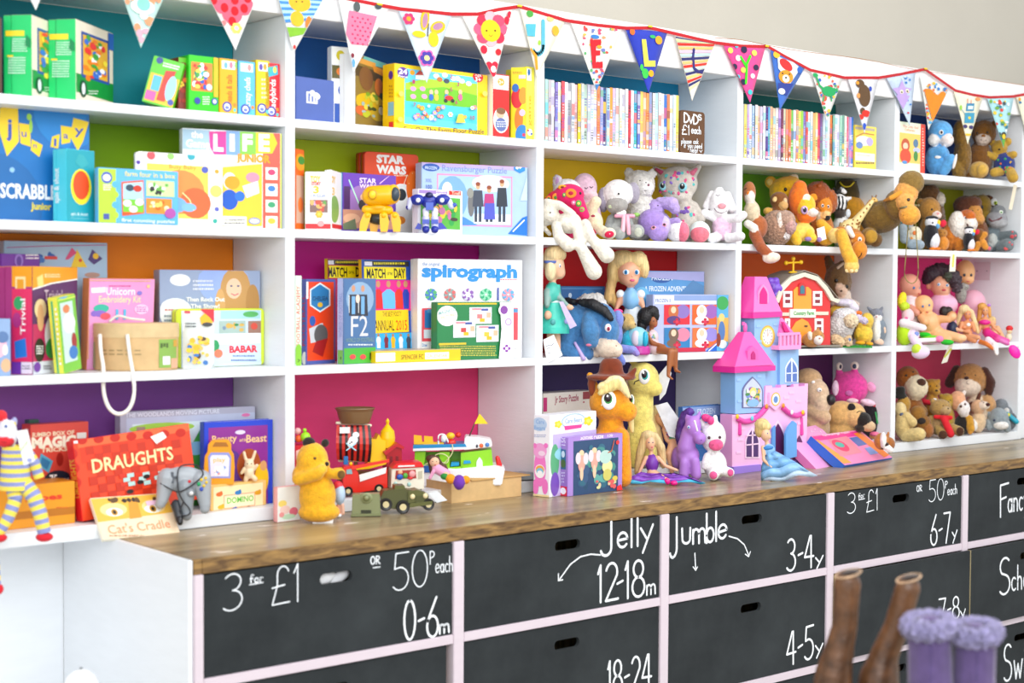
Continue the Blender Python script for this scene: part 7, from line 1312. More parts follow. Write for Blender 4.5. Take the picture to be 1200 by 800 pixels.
toy('plush_bear','mustard bear in a small black hat behind the cream one',SK,1058,517,.08,3,[e(1059,475,8,10,'b08430'),e(1058,496,10,20,'a87c2c',2),e(1051.5,476,3,3,'b08430')],[('hat','suede',[l(1055,[(468,8.5),(466,8),(462,6),(457,5.5),(454.5,4)],'16140f',d=0,ky=.9)])],fluff=.003)
toy('plush_bear','two tone brown bear lying between the cream bear and the scarf teddy',SK,1083,517,.06,3,[e(1075,488,10,10,'9c6c24',rot=30),e(1082,499,9,10,'8c5c1e',0),e(1088,507,6,8,'a4642c',-5),e(1079,509,8,7,'b89c60',-3)],[('vest','fabric',[e(1080,496,5,4,'281c18')])],fluff=.003)
# ------------------------------------------------------------------ toy castle on the worktop
pc_ = atz(859,555,ZW)
rc,Tc = toy('toy_castle','tall pink and pale blue plastic toy castle with a clock tower on the worktop','toy castle',859,555,pc_.y,'w',None,[],rot=3,rest=False)
fc = Tc.fr; K = fc.sv
def cx(nm,pts,d0,d1,col,par=None,m='plastic',side=None,bev=.0008): return bx(pts,d0,d1,col,nm,par or rc,m,side,fc,bev)
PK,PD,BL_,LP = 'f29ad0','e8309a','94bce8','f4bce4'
def frus(nm,vb,u0,u1,vt,t0,t1,d0,d1,e0,e1,col,lcol=None):
    b = MB(); B0,B1,T0,T1 = fc.P(u0,vb,d0*K),fc.P(u1,vb,d0*K),fc.P(t0,vt,e0*K),fc.P(t1,vt,e0*K); zb,zt = B0.z,T0.z
    vs = [(B0.x,d0*K,zb),(B1.x,d0*K,zb),(B1.x,d1*K,zb),(B0.x,d1*K,zb),(T0.x,e0*K,zt),(T1.x,e0*K,zt),(T1.x,e1*K,zt),(T0.x,e1*K,zt)]
    for f,c_ in (((0,1,5,4),col),((3,0,4,7),lcol or col),((4,5,6,7),col),((1,2,6,5),col),((2,3,7,6),col),((3,2,1,0),col)): b.add(vs,[f],c_)
    return b.build(nm,'plastic',rc,bevel=.0012)
def arch(u,v0,v1,w_):   # pointed arch outline: bottom v1, top v0
    pts = [(u-w_,v1),(u+w_,v1)]
    for k in range(7): t = k/6; pts.append((u+w_*(1-t**1.6),v1-(v1-v0)*(.55+.45*t)))
    for k in range(5,-1,-1): t = k/6; pts.append((u-w_*(1-t**1.6),v1-(v1-v0)*(.55+.45*t)))
    return pts
cx('base',[(860,556),(892,552),(892,544),(860,547)],-3,24,'9c7cdc'); cx('base',[(932,548),(952,545),(951,537),(932,539)],-6,20,'9c7cdc')
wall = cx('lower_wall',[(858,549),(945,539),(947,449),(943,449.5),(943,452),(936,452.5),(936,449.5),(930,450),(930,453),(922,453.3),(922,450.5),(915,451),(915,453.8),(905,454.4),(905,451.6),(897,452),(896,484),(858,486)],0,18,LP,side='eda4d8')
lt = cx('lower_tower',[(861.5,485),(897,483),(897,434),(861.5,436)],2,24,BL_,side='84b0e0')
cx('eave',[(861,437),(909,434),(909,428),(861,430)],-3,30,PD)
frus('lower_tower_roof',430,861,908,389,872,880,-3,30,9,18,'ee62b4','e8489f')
b = MB(); p = fc.P(874,384,12*K); b.ell((p.x,13*K,p.z),(2.6*K,2.6*K,6*K),'ee62b4'); p = fc.P(873,379,12*K); b.box(p.x-4*K,12.4*K,p.z-2*K,p.x,13.6*K,p.z+2*K,'ee62b4'); b.build('finial','plastic',rc)
cx('dormer',[(876,423),(889,422),(888,410),(882,405),(876,411)],-1,6,'ee62b4'); cx('dormer_opening',arch(883,411,421,2.6),-1.6,-1.05,'c01878')
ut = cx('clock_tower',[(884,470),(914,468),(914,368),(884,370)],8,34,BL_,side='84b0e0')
cx('cornice',[(882.5,373),(917,371),(917,364.5),(882.5,366)],5,38,PD)
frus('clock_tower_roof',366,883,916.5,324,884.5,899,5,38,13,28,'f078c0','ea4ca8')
cx('roof_opening',arch(895,333,357,6.2),7.2,9.5,'f294cc'); cx('roof_opening',arch(895,336,356,4.4),6.6,7.1,'e00c84')
cx('price_sticker',[(869,337),(878,335),(878,340),(869,341.5)],9,9.3,'dce8e4',m='card',bev=0) if 0 else None
A = Art(fc,d=7.9*K); A.e(899.5,394,8.6,13,'d8b038',24); A.e(899.5,394,7.4,11.4,'f0d468',24); A.e(899.5,394,6,9.5,'f4f0e8',20); A.st([(899.5,394),(899.3,387)],.8,'d88858'); A.st([(899.5,394),(901.5,389)],.7,'d88858')
for k in range(12): a_ = k*math.pi/6; A.e(899.5+4.9*math.cos(a_),394+7.8*math.sin(a_),.5,.8,'505058',6)
A.build('clock_face',ut)
for (u,v) in ((889,382),(909,380),(888,410),(907,412),(896,422),(910,400),(890,400)): cx('brick',[(u-2.5,v+1.5),(u+2.5,v+1.4),(u+2.5,v-1.5),(u-2.5,v-1.4)],7.2,7.95,'9cc2ec',bev=0)
for (u,v) in ((870,502),(903,462),(922,466),(936,470),(866,530),(896,496),(938,496),(868,515),(928,460)): cx('brick',[(u-3,v+1.6),(u+3,v+1.3),(u+3,v-1.6),(u-3,v-1.3)],-.8,-.05,'f6c4e8',bev=0)
for (u,v) in ((866,445),(890,441),(867,470),(892,474)): cx('brick',[(u-2.5,v+1.5),(u+2.5,v+1.4),(u+2.5,v-1.5),(u-2.5,v-1.4)],1.2,1.95,'9cc2ec',bev=0)
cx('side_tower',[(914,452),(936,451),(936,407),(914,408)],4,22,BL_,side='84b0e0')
frus('side_roof',392,915,932,372,914,917,3,24,8,20,'f078c0'); cx('skylight',[(920,389),(926,389),(919,377),(916,377)],1.6,3.2,'d8087c')
bal = cx('balcony',[(913,410),(939,409),(939,404),(913,405)],-4,20,PK); cx('balcony_rail',[(913,394),(938,392),(938,389),(913,390)],-4,-1,PK)
for k in range(6): cx('baluster',[(914+k*4.5,405),(916.4+k*4.5,405),(916.4+k*4.5,392),(914+k*4.5,392)],-3.6,-1.4,PK,bev=0)
w_ = cx('arched_window',arch(928,419,448,7.6),3.0,3.95,'e4ecf8'); cx('pane',arch(928,422,447,6),2.4,2.95,'5878c0',w_,bev=0); cx('muntin',[(927.4,447),(928.8,447),(928.8,421),(927.4,421)],1.9,2.35,'e4ecf8',w_,bev=0); cx('muntin',[(922,438),(934,437.3),(934,436),(922,436.7)],1.9,2.35,'e4ecf8',w_,bev=0)
w_ = cx('stained_glass_window',arch(882,441,478,12.2),1.2,1.95,'6c6c9c'); A = Art(fc,d=1.15*K)
A.poly2([A.q(*q) for q in arch(882,443,477,10.8)],'c8d0e8'); blobs(A,873,452,892,476,['d05890','60a868','e0b848','7890d8','9858a8','f0f0f0','48884c'],44,2.2); A.e(882,459,4,5.5,'f0d878'); A.e(882,461,3,3.6,'f4dcc8'); A.e(882,472,7,4.5,'88b8e0'); A.build('stained_glass',w_)
w_ = cx('arched_window',arch(882,500,537,8.6),-1,-.05,'f8d4ee'); cx('pane',arch(882,503,535,6.8),-1.6,-1.05,'4a2468',w_,bev=0)
for q in ([(881.3,535),(882.9,535),(882.9,503),(881.3,503)],[(875,522),(889,520.5),(889,519),(875,520.5)],[(875,511),(889,510),(889,508.6),(875,509.6)]): cx('muntin',q,-2.2,-1.65,'f8d4ee',w_,bev=0)
w_ = cx('doorway',arch(912,492,535,9),-1,-.05,'f8d4ee'); cx('doorway_opening',arch(912,496,534,7),-1.6,-1.05,'5a2458',w_,bev=0); cx('door',[(904.5,534),(909,533),(909,498),(905.5,502)],-4,-1.8,'5c98dc')
cx('door',[(921,538),(934,535),(934,496),(930,493),(924,500),(921,508)],-12,-9,'64a4e4'); cx('arched_window',arch(937,510,534,4),-1,-.05,'6c2c5c')
for us_ in (((864,488),(872,492),(882,490),(891,483),(898,475)),((917,475),(925,482),(933,485),(941,482))):
    b = MB(); b.tube([fc.P(u,v+2,-1.5*K) for u,v in us_],3.4*K,'e84ca8',8); b.build('garland','plastic',rc)
for u,v,c_ in ((864,488,'f0c020'),(881.5,490,'70c8d8'),(898.5,476,'e89030'),(918,475,'e89030'),(928,483,'f4e4ec'),(941,483,'f0c020')):
    b = MB(); p = fc.P(u,v,-5*K); b.ell((p.x,-5*K,p.z),(2.8*K,1.4*K,3*K),c_,seg=10,rings=6); b.build('gem','plastic',rc)
for u in (867,939.5): b = MB(); b.cap(fc.P(u,490,-1*K),1.6*K,fc.P(u,508,-1*K),2.4*K,'e84ca8'); b.build('tassel','plastic',rc)
cr = cx('crest',[(902,460),(915.5,459),(916,474),(909,481),(902,475)],-3,-.05,LP); A = Art(fc,d=-3.1*K); A.e(909,467.5,5.4,8,'e8b838'); A.e(909,467.5,4.2,6.6,'e4ecf8'); A.e(909,468,2.6,4,'6088c8'); A.build('crest_print',cr)
r2,T2_ = toy('doll','blond doll in a long ice blue satin gown reclining against the castle',TD_,903,562,None,'w',
    [e(897,508,6,8,'ecbc98'),e(901,511,3,3,'eec09c',-1),c(898,514,2.2,899,520,2.6,'e6b490'),e(901,527,7.5,8,'88b8e4'),c(894,523,2.6,895,538,2.2,'e6b490',-5,-9),c(895,538,2.2,904,547,1.8,'e6b490',-10,-13),c(903,532,6,918,548,6,'78acdc',2,0),c(905,540,6,906,555,6,'78acdc',3,3)],
    [('hair','hair',[e(893,497,9,8,'dcc080',1),e(890,503,6,9,'d4b470',2),e(899,499,5,5,'e4cc90',0)],{'surf': False,'blob': True}),('sash','satin',[e(900,524,6.6,2.6,'3080c8',rot=-10)])]+eyes((899.5,507),r=.7,col='3060a0'),m='vinyl')
rows = []
for k,(ua,va,ub,vb__,dz) in enumerate(((896,532,908,528,-4),(893,542,920,534,-8),(892,552,934,541,-10),(892,562,948,549,-10),(893,565,958,555,-9))):
    rows.append([(ua+(ub-ua)*t,va+(vb__-va)*t+(2.2 if k > 2 else 1)*math.sin(t*11+k),dz-4*math.sin(t*math.pi)+2*math.sin(t*14+k*.7)) for t in [i/12 for i in range(13)]])
sheet('gown',T2_,r2,rows,'satin','6ea8dc',['7cb0e0','74acde','8cbce8','bcd4ec'])
# ------------------------------------------------------------------ lowest left bay and second bay toys
ST = ['f2dc58','8c94c8']
def striped(T_,par,pts,r0,r1,n,nm,cols=ST):
    """sock tube of alternating stripes through the points (u,v,d)"""
    P_ = [T_.fr.P(p[0],p[1],p[2]*T_.sv) for p in pts]; b = MB(); seg = 14; rings = []
    def at_t(t):
        t = t*(len(P_)-1); i = min(int(t),len(P_)-2); f = t-i; return P_[i].lerp(P_[i+1],f)
    for k in range(n+1):
        for e_ in ((0,1) if 0 < k < n else (0,)): rings.append((k/n,r0+(r1-r0)*k/n))
    qs = None
    for k in range(n):
        vs = []; fs = []
        for t in (k/n,(k+.5)/n,(k+1)/n):
            p = at_t(t); q = (at_t(min(t+.02,1))-at_t(max(t-.02,0))).normalized().to_track_quat('Y','Z'); r = (r0+(r1-r0)*t)*T_.sv
            for j in range(seg): a = 2*math.pi*j/seg; vs.append(p+q @ Vector((r*math.cos(a),0,r*math.sin(a))))
        for m_ in range(2):
            for j in range(seg): a_ = m_*seg+j; b_ = m_*seg+(j+1) % seg; fs.append((a_,b_,b_+seg,a_+seg))
        b.add(vs,fs,cols[k % len(cols)],True)
    return b.build(nm,'fabric',par)
rs,Ts = toy('sock_doll','striped yellow and lilac sock toy with a red mouth sitting at the left end',SK,18,620,-.045,3,
    [e(18,548,17,26,ST[0],0,12),e(8,509,13,17,'e4e4ee',-2,13),e(6,517,11,7,'d8202c',-9,9),e(1,487,8,7,'dc2830',0),e(17,494,4,6,'9ca0cc',2),e(17,497,2,3,'e8c840',-2)],
    [('eye','plastic',[e(7,498.5,5,5.4,'f4f4f8')],{'sub': [('pupil','plastic',[e(7,499,2.4,2.6,'4868a8',rd=3.8)])]}),('lips','fabric',[tb([(-3,517),(6,518),(16,516)],.6,'901018')])],m='fabric',rest=False)
striped(Ts,rs,[(18,522,0),(18,545,0),(18,573,0)],15.2,18.5,11,'body_stripes'); striped(Ts,rs,[(16,570,-4),(18,585,-9),(10,606,-13),(-2,625,-14)],9,6,11,'leg',ST); striped(Ts,rs,[(28,566,-4),(40,582,-9),(47,602,-12),(52,624,-13)],10,7.5,12,'leg',ST)
striped(Ts,rs,[(30,528,0),(40,542,-2),(46,560,-3)],7,6,7,'arm',ST)
for u,v in ((-2,630),(52,629)): b = MB(); p = Ts.fr.P(u,v,-14*Ts.sv); b.ell(p,(10*Ts.sv,10*Ts.sv,5.5*Ts.sv),'d41428'); b.build('foot','fabric',rs)
card('price_tag','white paper tag with green print hanging on the striped sock toy',30,545,-.16,[(19,505),(32,503),(41,540),(28,545)],art=lambda A: (A.t('toy',24,530,33,6,'98c048',v1=518),A.e(34.5,539,3,2.6,'98a0d0')))
Tl = Toy(1,690,-.12,'w'); b = MB(); rl = bpy.data.objects.new('sock_doll',None); link(rl); rl.location = Tl.fr.loc; rl.rotation_euler = (0,0,Tl.fr.th); tag(rl,'striped sock leg with a red foot dangling at the extreme left edge below the shelf',SK)
striped(Tl,rl,[(-9,640,4),(-6,662,2),(-4,686,0)],5.5,5,8,'leg'); b = MB(); b.ell(Tl.fr.P(-3,690,0),(7*Tl.sv,7*Tl.sv,7*Tl.sv),'d41428'); b.build('foot','fabric',rl)
# tub with rope handles
tc_ = Toy(158,437,.075,2); sv = tc_.sv
rt = bpy.data.objects.new('cardboard_tub',None); link(rt); rt.location = (tc_.fr.loc.x,.11,Z3+.0003); rt.rotation_euler = (0,0,tc_.fr.th); tag(rt,'round tan cardboard tub with a lid, green print and white rope handles','tub')
tf = Fr(rt.location,tc_.fr.th); RR = (tf.P(210,430).x-tf.P(108,430).x)/2; Hh = tf.P(158,378).z; CX = (tf.P(210,430).x+tf.P(108,430).x)/2
b = MB(); b.lathe(CX,0,[(.0005,RR*.95),(.004,RR*.97),(Hh*.7,RR*.985),(Hh*.72,RR*.985)],'d2b07e',40,.72); b.build('tub_wall','card',rt)
b = MB(); b.lathe(CX,0,[(Hh*.70,RR*.99),(Hh*.70,RR*1.0),(Hh*.985,RR*1.0),(Hh,RR*.97),(Hh*.99,.001)],'d6bb8c',40,.72); b.build('lid','card',rt)
b = MB()
def onwall(mb,a0,a1,z0,z1,col,k): 
    n = 8; R_ = RR*.985+.0004*k
    vs = [(CX+R_*math.cos(math.radians(a0+(a1-a0)*i/n)),R_*.72*math.sin(math.radians(a0+(a1-a0)*i/n)),z) for z in (z0,z1) for i in range(n+1)]
    mb.add(vs,[(i,i+1,i+n+2,i+n+1) for i in range(n)],col,True)
onwall(b,-58,-20,Hh*.06,Hh*.66,'88b050',1); onwall(b,-52,-38,Hh*.12,Hh*.3,'e8e8e4',2); onwall(b,-175,-160,Hh*.05,Hh*.6,'98a860',1); onwall(b,-36,-18,Hh*.05,Hh*.25,'e0a888',2); onwall(b,-30,-14,Hh*.5,Hh*.64,'d0a040',2)
for a_ in range(-140,-80,12): onwall(b,a_,a_+8,Hh*.42,Hh*.445,'a08858',1); onwall(b,a_,a_+9,Hh*.34,Hh*.365,'a08858',1)
for k in range(3): onwall(b,-56+k*5,-52+k*5,Hh*.48+.003*(k % 2),Hh*.58,'506830',2)
b.build('print','print',rt,fix=False)
b = MB(); b.tube([tf.P(*q) for q in ((117,392,-RR*.62),(118,410,-RR*.8),(121,430,-RR*.95),(121,445,-RR*1.12),(122,462,-RR*1.15),(128,478,-RR*1.15),(139,485,-RR*1.15),(151,479,-RR*1.15),(157,462,-RR*1.15),(156,440,-RR*1.1),(152,415,-RR*.9),(149,392,-RR*.74))],2.3*sv,'f2ece4',8); b.build('rope_handle','fabric',rt)
b = MB(); b.tube([tf.P(u,v,-RR*.1) for u,v in ((128,377),(138,370),(152,373),(170,375))],1.6*sv,'e8e4dc',6); b.build('rope_handle','fabric',rt)
# game controller
toy('game_controller','grey three pronged game controller with its black cable wound round it','controller',216,612,-.015,3,
    [e(215,561,26,15,'a4aab0',0,7),c(196,560,12,190,585,7,'a4aab0',0,-4),c(190,585,7,188,590,6,'9ea4aa',-4,-5),c(236,562,12,240,590,7,'a4aab0',0,-4),c(240,590,7,240,596,6,'9ea4aa',-4,-5),c(217,570,12,219,598,7,'8e959b',0,-4),e(219,602,6.5,8,'8a9096',-4)],
    [('thumb_stick','plastic',[e(223,577,5,5,'80868c',rd=2)],{'sub': [('stick_cap','plastic',[e(224,577.5,3.2,3.2,'e0e0e0',rd=4)])]}),('direction_pad','plastic',[x([(200.5,553),(203.5,553),(203.5,558),(208,558),(208,561),(203.5,561),(203.5,566),(200.5,566),(200.5,561),(196,561),(196,558),(200.5,558)],-10,-6,'585e66')],{'surf': False})]
    +[('button','plastic',[e(u,v,r_,r_,c_,rd=2)]) for u,v,r_,c_ in ((222,564,2,'d02830'),(233,567,2.4,'18a060'),(236,573,2.4,'3050b8'),(236,562,1.8,'e8c020'),(241,560,1.8,'e8c020'),(242,565,1.8,'e8c020'),(239,569,1.8,'e8c020'))]
    +[('cable','plastic',[tb([(188,566,-9),(198,572,-12),(208,576,-11),(216,574,-12),(228,566,-12),(238,556,-10),(234,548,-6),(226,544,0),(212,546,-6),(208,556,-11),(209,574,-12),(214,586,-13),(222,596,-13),(222,602,-13),(214,604,-13),(211,598,-13),(215,588,-12)],.9,'2c2c30')],{'surf': False}),('plug','plastic',[c(206,590,5,210,608,4.6,'30343a',-4,-12),c(210,608,4.4,211,612,3.4,'141014',-13,-15)],{'surf': False})],m='plastic',rest=False,vox=70)
# orange case and figure on the domino box
def on_top(v,u,Y): return at(u,v,Y).z
ZD = Z3  # placeholder replaced below
zt = at(258,568.6,.035).z
b = MB(); T = Toy(257,567,.05,zt)
pts = [(240,566),(239,545),(240,533),(243,528),(244,519),(248,514),(267,513),(271,518),(271,526),(274,531),(275,545),(274,566)]
P_ = [T.fr.P(u,v) for u,v in pts]; mz_ = min(p.z for p in P_); b.prism([(p.x,p.z-mz_) for p in P_],-.008,.014,'f0a010')
o = b.build('toy_case','plastic',bevel=.002,loc=(T.fr.loc.x,T.fr.loc.y,zt),th=T.fr.th); tag(o,'small orange carry case toy with a pale label standing on the domino box','toy case')
fr_ = Fr((T.fr.loc.x,T.fr.loc.y,zt),T.fr.th); A = Art(fr_,d=-.0084); A.poly2([A.q(*q) for q in ((244,535),(247,530),(268,530),(271,535),(270,560),(245,560))],'9098d8'); A.p([(246,537),(248,533),(266,533),(269,537),(268,558),(247,558)],'ece4ee'); A.t('play',250,541,264,5,'e8c040'); A.e(258,551,7,5,'f4f8f0'); blobs(A,249,545,266,557,['88c888','f0a0a0','90a8e0','ffffff'],12,2); A.p([(249,523),(252,518),(265,518),(268,523)],'a86808'); A.build('label_print',o)
toy('bunny_figure','tiny cream rabbit figure standing on the domino box','figurine',293,566,.045,zt,[e(292,546,6,7,'eed8b4'),c(288,540,2,286,532,1.8,'eed8b4'),c(296,540,2,299,531,1.8,'eed8b4'),e(292,555,6,8,'f0dcb8'),c(297,552,2.4,301,547,2,'eed8b4',-2,-4),c(289,560,3,288,564,3,'ecd4ac',-2),c(296,560,3,299,563,3,'ecd4ac',-2),c(286,551,2.2,283,556,2,'ecd4ac',-2)],eyes((290,545),(294.5,545),r=.7),m='vinyl')
# ---- yellow and blue robots
YR = 'f5b400'
toy('toy_robot','yellow four legged toy robot with a grey visor','toy robot',443,270,.02,1,
    [],[('head','plastic',[c(436,227,12,456,226,12,YR,0,-3)],{'reg': True,'surf': False,'sub': []}),('ear_disc','plastic',[e(436.5,225.5,5.6,6.2,'c88c08',rd=1.6),e(436.5,225.5,4.4,5,'ffc820',rd=2.4)]),('visor_rim','plastic',[e(461,225,8,11.5,'f8bc08',d=-5,rd=10)],{'surf': False}),('visor','plastic',[e(463,225,5.4,8.5,'384450',d=-11,rd=6)],{'surf': False}),('neck','plastic',[c(447,236,3.5,447,246,4,'3c3828',0,0)],{'surf': False}),
     ('hull','plastic',[c(429,243,5.5,455,244,6,YR,0,-2),e(444,241,12,5,'e8a800',0)],{'surf': False,'blob': True}),('chassis','plastic',[e(444,254,13,7,'2c2c28',2)],{'surf': False})]
    +[('leg','plastic',[x([(u0-4,248),(u0+5,248),(u1+6,257),(u2+4,269),(u2-4,269),(u1-5,258)],d_-5,d_+3,YR,'d89c00'),e(u0+.5,250,4.6,4.6,YR,d_-1,6)],{'surf': False}) for u0,u1,u2,d_ in ((430,427,425,-2),(438,438,438,6),(449,450,450,-8),(462,464,465,-2))],m='plastic')
NB = '1c2c98'
toy('toy_robot','blue and white robot figure with broad round shoulders','toy robot',503,271,.012,1,
    [],[('torso','plastic',[e(503,237,10,8,NB,0,6),e(503,230,5,4,'141c58',-2),x([(499,238),(508,238),(508,247),(499,247)],-8,-4,'3c58c0')],{'surf': False,'reg': True})]
    +[('shoulder','plastic',[e(u,235,9,6.5,NB,-2,7)],{'surf': False,'sub': [('shoulder_lamp','plastic',[e(u+(1 if u < 503 else -1),235.5,2.8,2.8,'e8eeff',d=-9,rd=1.6)])]}) for u in (489,519)]
    +[('arm','plastic',[c(481,236,4,479,244,3,'c8cce8',-2,-4),e(478,244,2.6,3,NB,-4)],{'surf': False}),('arm','plastic',[c(526,237,4,529,243,3.4,'c8cce8',-2,-4),c(529,243,3,533,241,2.4,'3858b8',-4)],{'surf': False})]
    +[('leg','plastic',[c(u,248,4,u,254,3.4,'e0e4f8',-2,-4),c(u,257,4.4,u,268,4.2,'c4c8ec',-4,-5),x([(u-4,258),(u+4,258),(u+4,263),(u-4,263)],-10,-4,'3c50b8'),c(u,269,4.4,u,270,4.4,NB,-6,-8)],{'surf': False}) for u in (499,509.5)]
    +[('foot_wing','plastic',[x([(494,264),(494,270),(486,269),(490,262)],-4,-2,'2c3cb0')],{'surf': False}),('foot_wing','plastic',[x([(513,262),(518,262),(524,269),(514,270)],-4,-2,'2c3cb0')],{'surf': False})],m='plastic')
# ---- worktop, second bay
toy('hand_puppet','yellow bear glove puppet with dark round ears resting one paw on its cheek','puppet',376,612,None,'w',
    [e(366,541,19,22,'eeb018',0,18),e(379,545,8,7,'f0b828',-8),c(350,562,8,372,556,8,'eeb018',-10,-18),e(378,551,6,6,'f2bc30',-20),e(372,582,22,28,'eeb018',2,17),e(374,601,25,12,'ecac14',0,17),c(386,556,6,398,556,7,'eeb018',-6,-8),e(351,558,9,12,'eaa810',-2)],
    [('ear','plush',[e(362,519.5,7.5,6.5,'241a14',d=-1,rd=5)],{'surf': False}),('ear','plush',[e(381,520,4.5,5,'241a14',d=4,rd=4,rot=30)],{'surf': False}),('nose','plush',[e(383,544.5,2.6,2.8,'1c1410',rd=2.4)]),('eye','plastic',[e(369,538,1.8,1.8,'5c3c14')]),('paw_lining','plush',[e(400,557,4.5,5,'70501c',rd=2)])])
card('price_tag','blank white tag under the yellow glove puppet',378,612,-.13,[(368,607),(391,606),(390,613),(366,613.5)])
# colourful pop-up toy behind the puppet
toy('pop_up_toy','red toy with bobbing green, orange and pink balls behind the glove puppet','toy',355,583,.03,3,[x([(346,517),(366,516),(364,583),(346,584)],-6,14,'d42030')],
    [('ball','plastic',[e(u,v,r_,r_,c_,d=d_)],{'surf': False}) for u,v,r_,c_,d_ in ((358,507,6,'9cd818',-2),(357,499,2.4,'9cd818',-2),(349,500,4,'f0b0b0',0),(350,509,4.5,'e86020',-1),(346,510,3,'3878d0',2))]+[('face_panel','card',[x([(347,523),(356,520),(356,530),(347,533)],-6.6,-6.1,'f4c8c0')],{'surf': False})],m='plastic',blob=False)
# pirate ship
rp,Tp = toy('pirate_ship','toy pirate ship with a red and black striped sail and brown crow\'s nest','toy ship',425,577,.10,3,None,[],rest=False,turn=12)
fp = Tp.fr
def px(nm,pts,d0,d1,col,par=None,m='plastic',bev=.0006): return bx(pts,d0,d1,col,nm,par or rp,m,None,fp,bev)
b = MB(); k_ = fp.sv; q = fp.P(416,486)
b.lathe(q.x,0,[(fp.P(416,497).z,17*k_),(fp.P(416,490).z,19.5*k_),(fp.P(416,483).z,21.5*k_),(fp.P(416,480).z,23.5*k_),(fp.P(416,479).z,23*k_),(fp.P(416,481).z,21*k_),(fp.P(416,490).z,15*k_),(fp.P(416,491).z,.001)],'7a5c3c',30,.8); b.build('crows_nest','plastic',rp)
b = MB(); n_ = 12; u0,u1 = 393,432
for i in range(n_):
    for j in range(6):
        vs = []
        for a_,c_ in ((i,j),(i+1,j),(i+1,j+1),(i,j+1)):
            s_ = a_/n_; t_ = c_/6; u = u0+(u1-u0)*s_-2.5*math.sin(t_*math.pi)*(1-s_); v = 499+t_*(40+3*s_); p = fp.P(u,v); vs.append((p.x,(-8-9*math.sin(t_*math.pi))*k_,p.z))
        b.add(vs,[(0,1,2,3)],'cc3024' if i % 2 == 0 else '301418',True)
sl = b.build('sail','satin',rp)
A = Art(fp,d=-18*k_); A.r(398,502,410,509,'e8e8e8'); A.e(414,517,5.5,4.5,'eef2f4'); A.e(417,511,4,3.5,'eef2f4'); A.e(411,521,4,5,'eef2f4'); A.st([(406,529),(417,521)],1.4,'a8dcec'); A.st([(406,521),(417,529)],1.4,'a8dcec'); A.e(412,519.5,1,1,'402020'); A.e(410,521,.8,.8,'402020'); A.build('emblem',sl)
b = MB(); b.cap(fp.P(395,497),1.8*k_,fp.P(434,500),1.8*k_,'f0e4c8'); b.cap(fp.P(398,541),1.8*k_,fp.P(433,541),1.8*k_,'f0e4c8'); b.build('yard','plastic',rp)
b = MB(); b.cap(fp.P(417,578,4*k_),2.2*k_,fp.P(417,495,4*k_),2*k_,'8c6c48'); b.build('mast','plastic',rp)
px('stern_castle',[(431,548),(452,546),(452,518),(447,516),(444,510),(441,516),(436,516),(431,518)],-4,14,'f2c410')
b = MB(); q = fp.P(455,512); b.lathe(q.x,4*k_,[(fp.P(455,526).z,8*k_),(fp.P(455,515).z,9*k_),(fp.P(455,507).z,8*k_),(fp.P(455,502).z,4*k_),(fp.P(455,499).z,1.6*k_),(fp.P(455,495).z,2.4*k_),(fp.P(455,492).z,.5*k_)],'f2c410',18); b.build('lantern','plastic',rp)
px('deck_rail',[(392,550),(410,548),(430,546),(452,540),(458,528),(461,530),(455,545),(432,551),(392,555)],-8,-5,'f2c410')
b = MB(); 
for s0,s1,z0_,z1_,wd in ((393,456,552,577,12),):
    a0,a1,b0,b1 = fp.P(s0,z0_),fp.P(s1,z0_),fp.P(s0+7,z1_),fp.P(s1-8,z1_)
    vs = [(b0.x,-wd*k_*.5,b0.z),(b1.x,-wd*k_*.5,b1.z),(b1.x,wd*k_*.5,b1.z),(b0.x,wd*k_*.5,b0.z),(a0.x,-wd*k_,a0.z),(a1.x,-wd*k_,a1.z),(a1.x,wd*k_,a1.z),(a0.x,wd*k_,a0.z)]
    b.add(vs,[(0,1,5,4),(3,0,4,7),(4,5,6,7),(1,2,6,5),(2,3,7,6),(3,2,1,0)],'6c4c30')
b.build('hull','plastic',rp,bevel=.002)
rp.location.z += ZB+.0003-(fp.loc.z+min(fp.P(400,577).z,fp.P(448,577).z))
b = MB(); px('figure',[(403,546),(408,546),(408,536),(403,536)],-12,-8,'2878b8')
# dark red toy lantern house
rh,Th = toy('toy_phone_box','dark red toy booth with gabled top behind the ship','toy',464,576,.06,3,[x([(453,576),(471,575),(471,524),(465,519),(453,527)],-8,12,'a01420')],[('roof','plastic',[x([(450,529),(466,518),(474,523),(473,526),(465,523),(452,533)],-10,14,'b81c28')],{'surf': False})]+[('window','plastic',[x([(u,560),(u+3,560),(u+3,534),(u,534)],-8.6,-8.1,'701018')],{'surf': False}) for u in (457,464)],m='plastic',blob=False,turn=14)
def wheel(mb,fr,u,v,d,r,col='1c1a18',hub='d8c898',ru=None):
    p = fr.P(u,v,d*fr.sv); k = fr.sv; n = 18; prof = [(-.4,.5),(-.5,.8),(-.5,.95),(-.3,1),(.3,1),(.5,.95),(.5,.8),(.4,.5)]
    for i in range(len(prof)-1):
        vs = []
        for y,q in prof[i:i+2]:
            for j in range(n): a = 2*math.pi*j/n; vs.append((p.x+r*q*k*math.cos(a),p.y+y*r*.7*k,p.z+r*q*k*math.sin(a)))
        mb.add(vs,[(j,(j+1) % n,(j+1) % n+n,j+n) for j in range(n)],col,True)
    for y in (-.42,.42): mb.add([(p.x+r*.5*k*math.cos(2*math.pi*j/n),p.y+y*r*.7*k,p.z+r*.5*k*math.sin(2*math.pi*j/n)) for j in range(n)],[tuple(range(n))],hub)
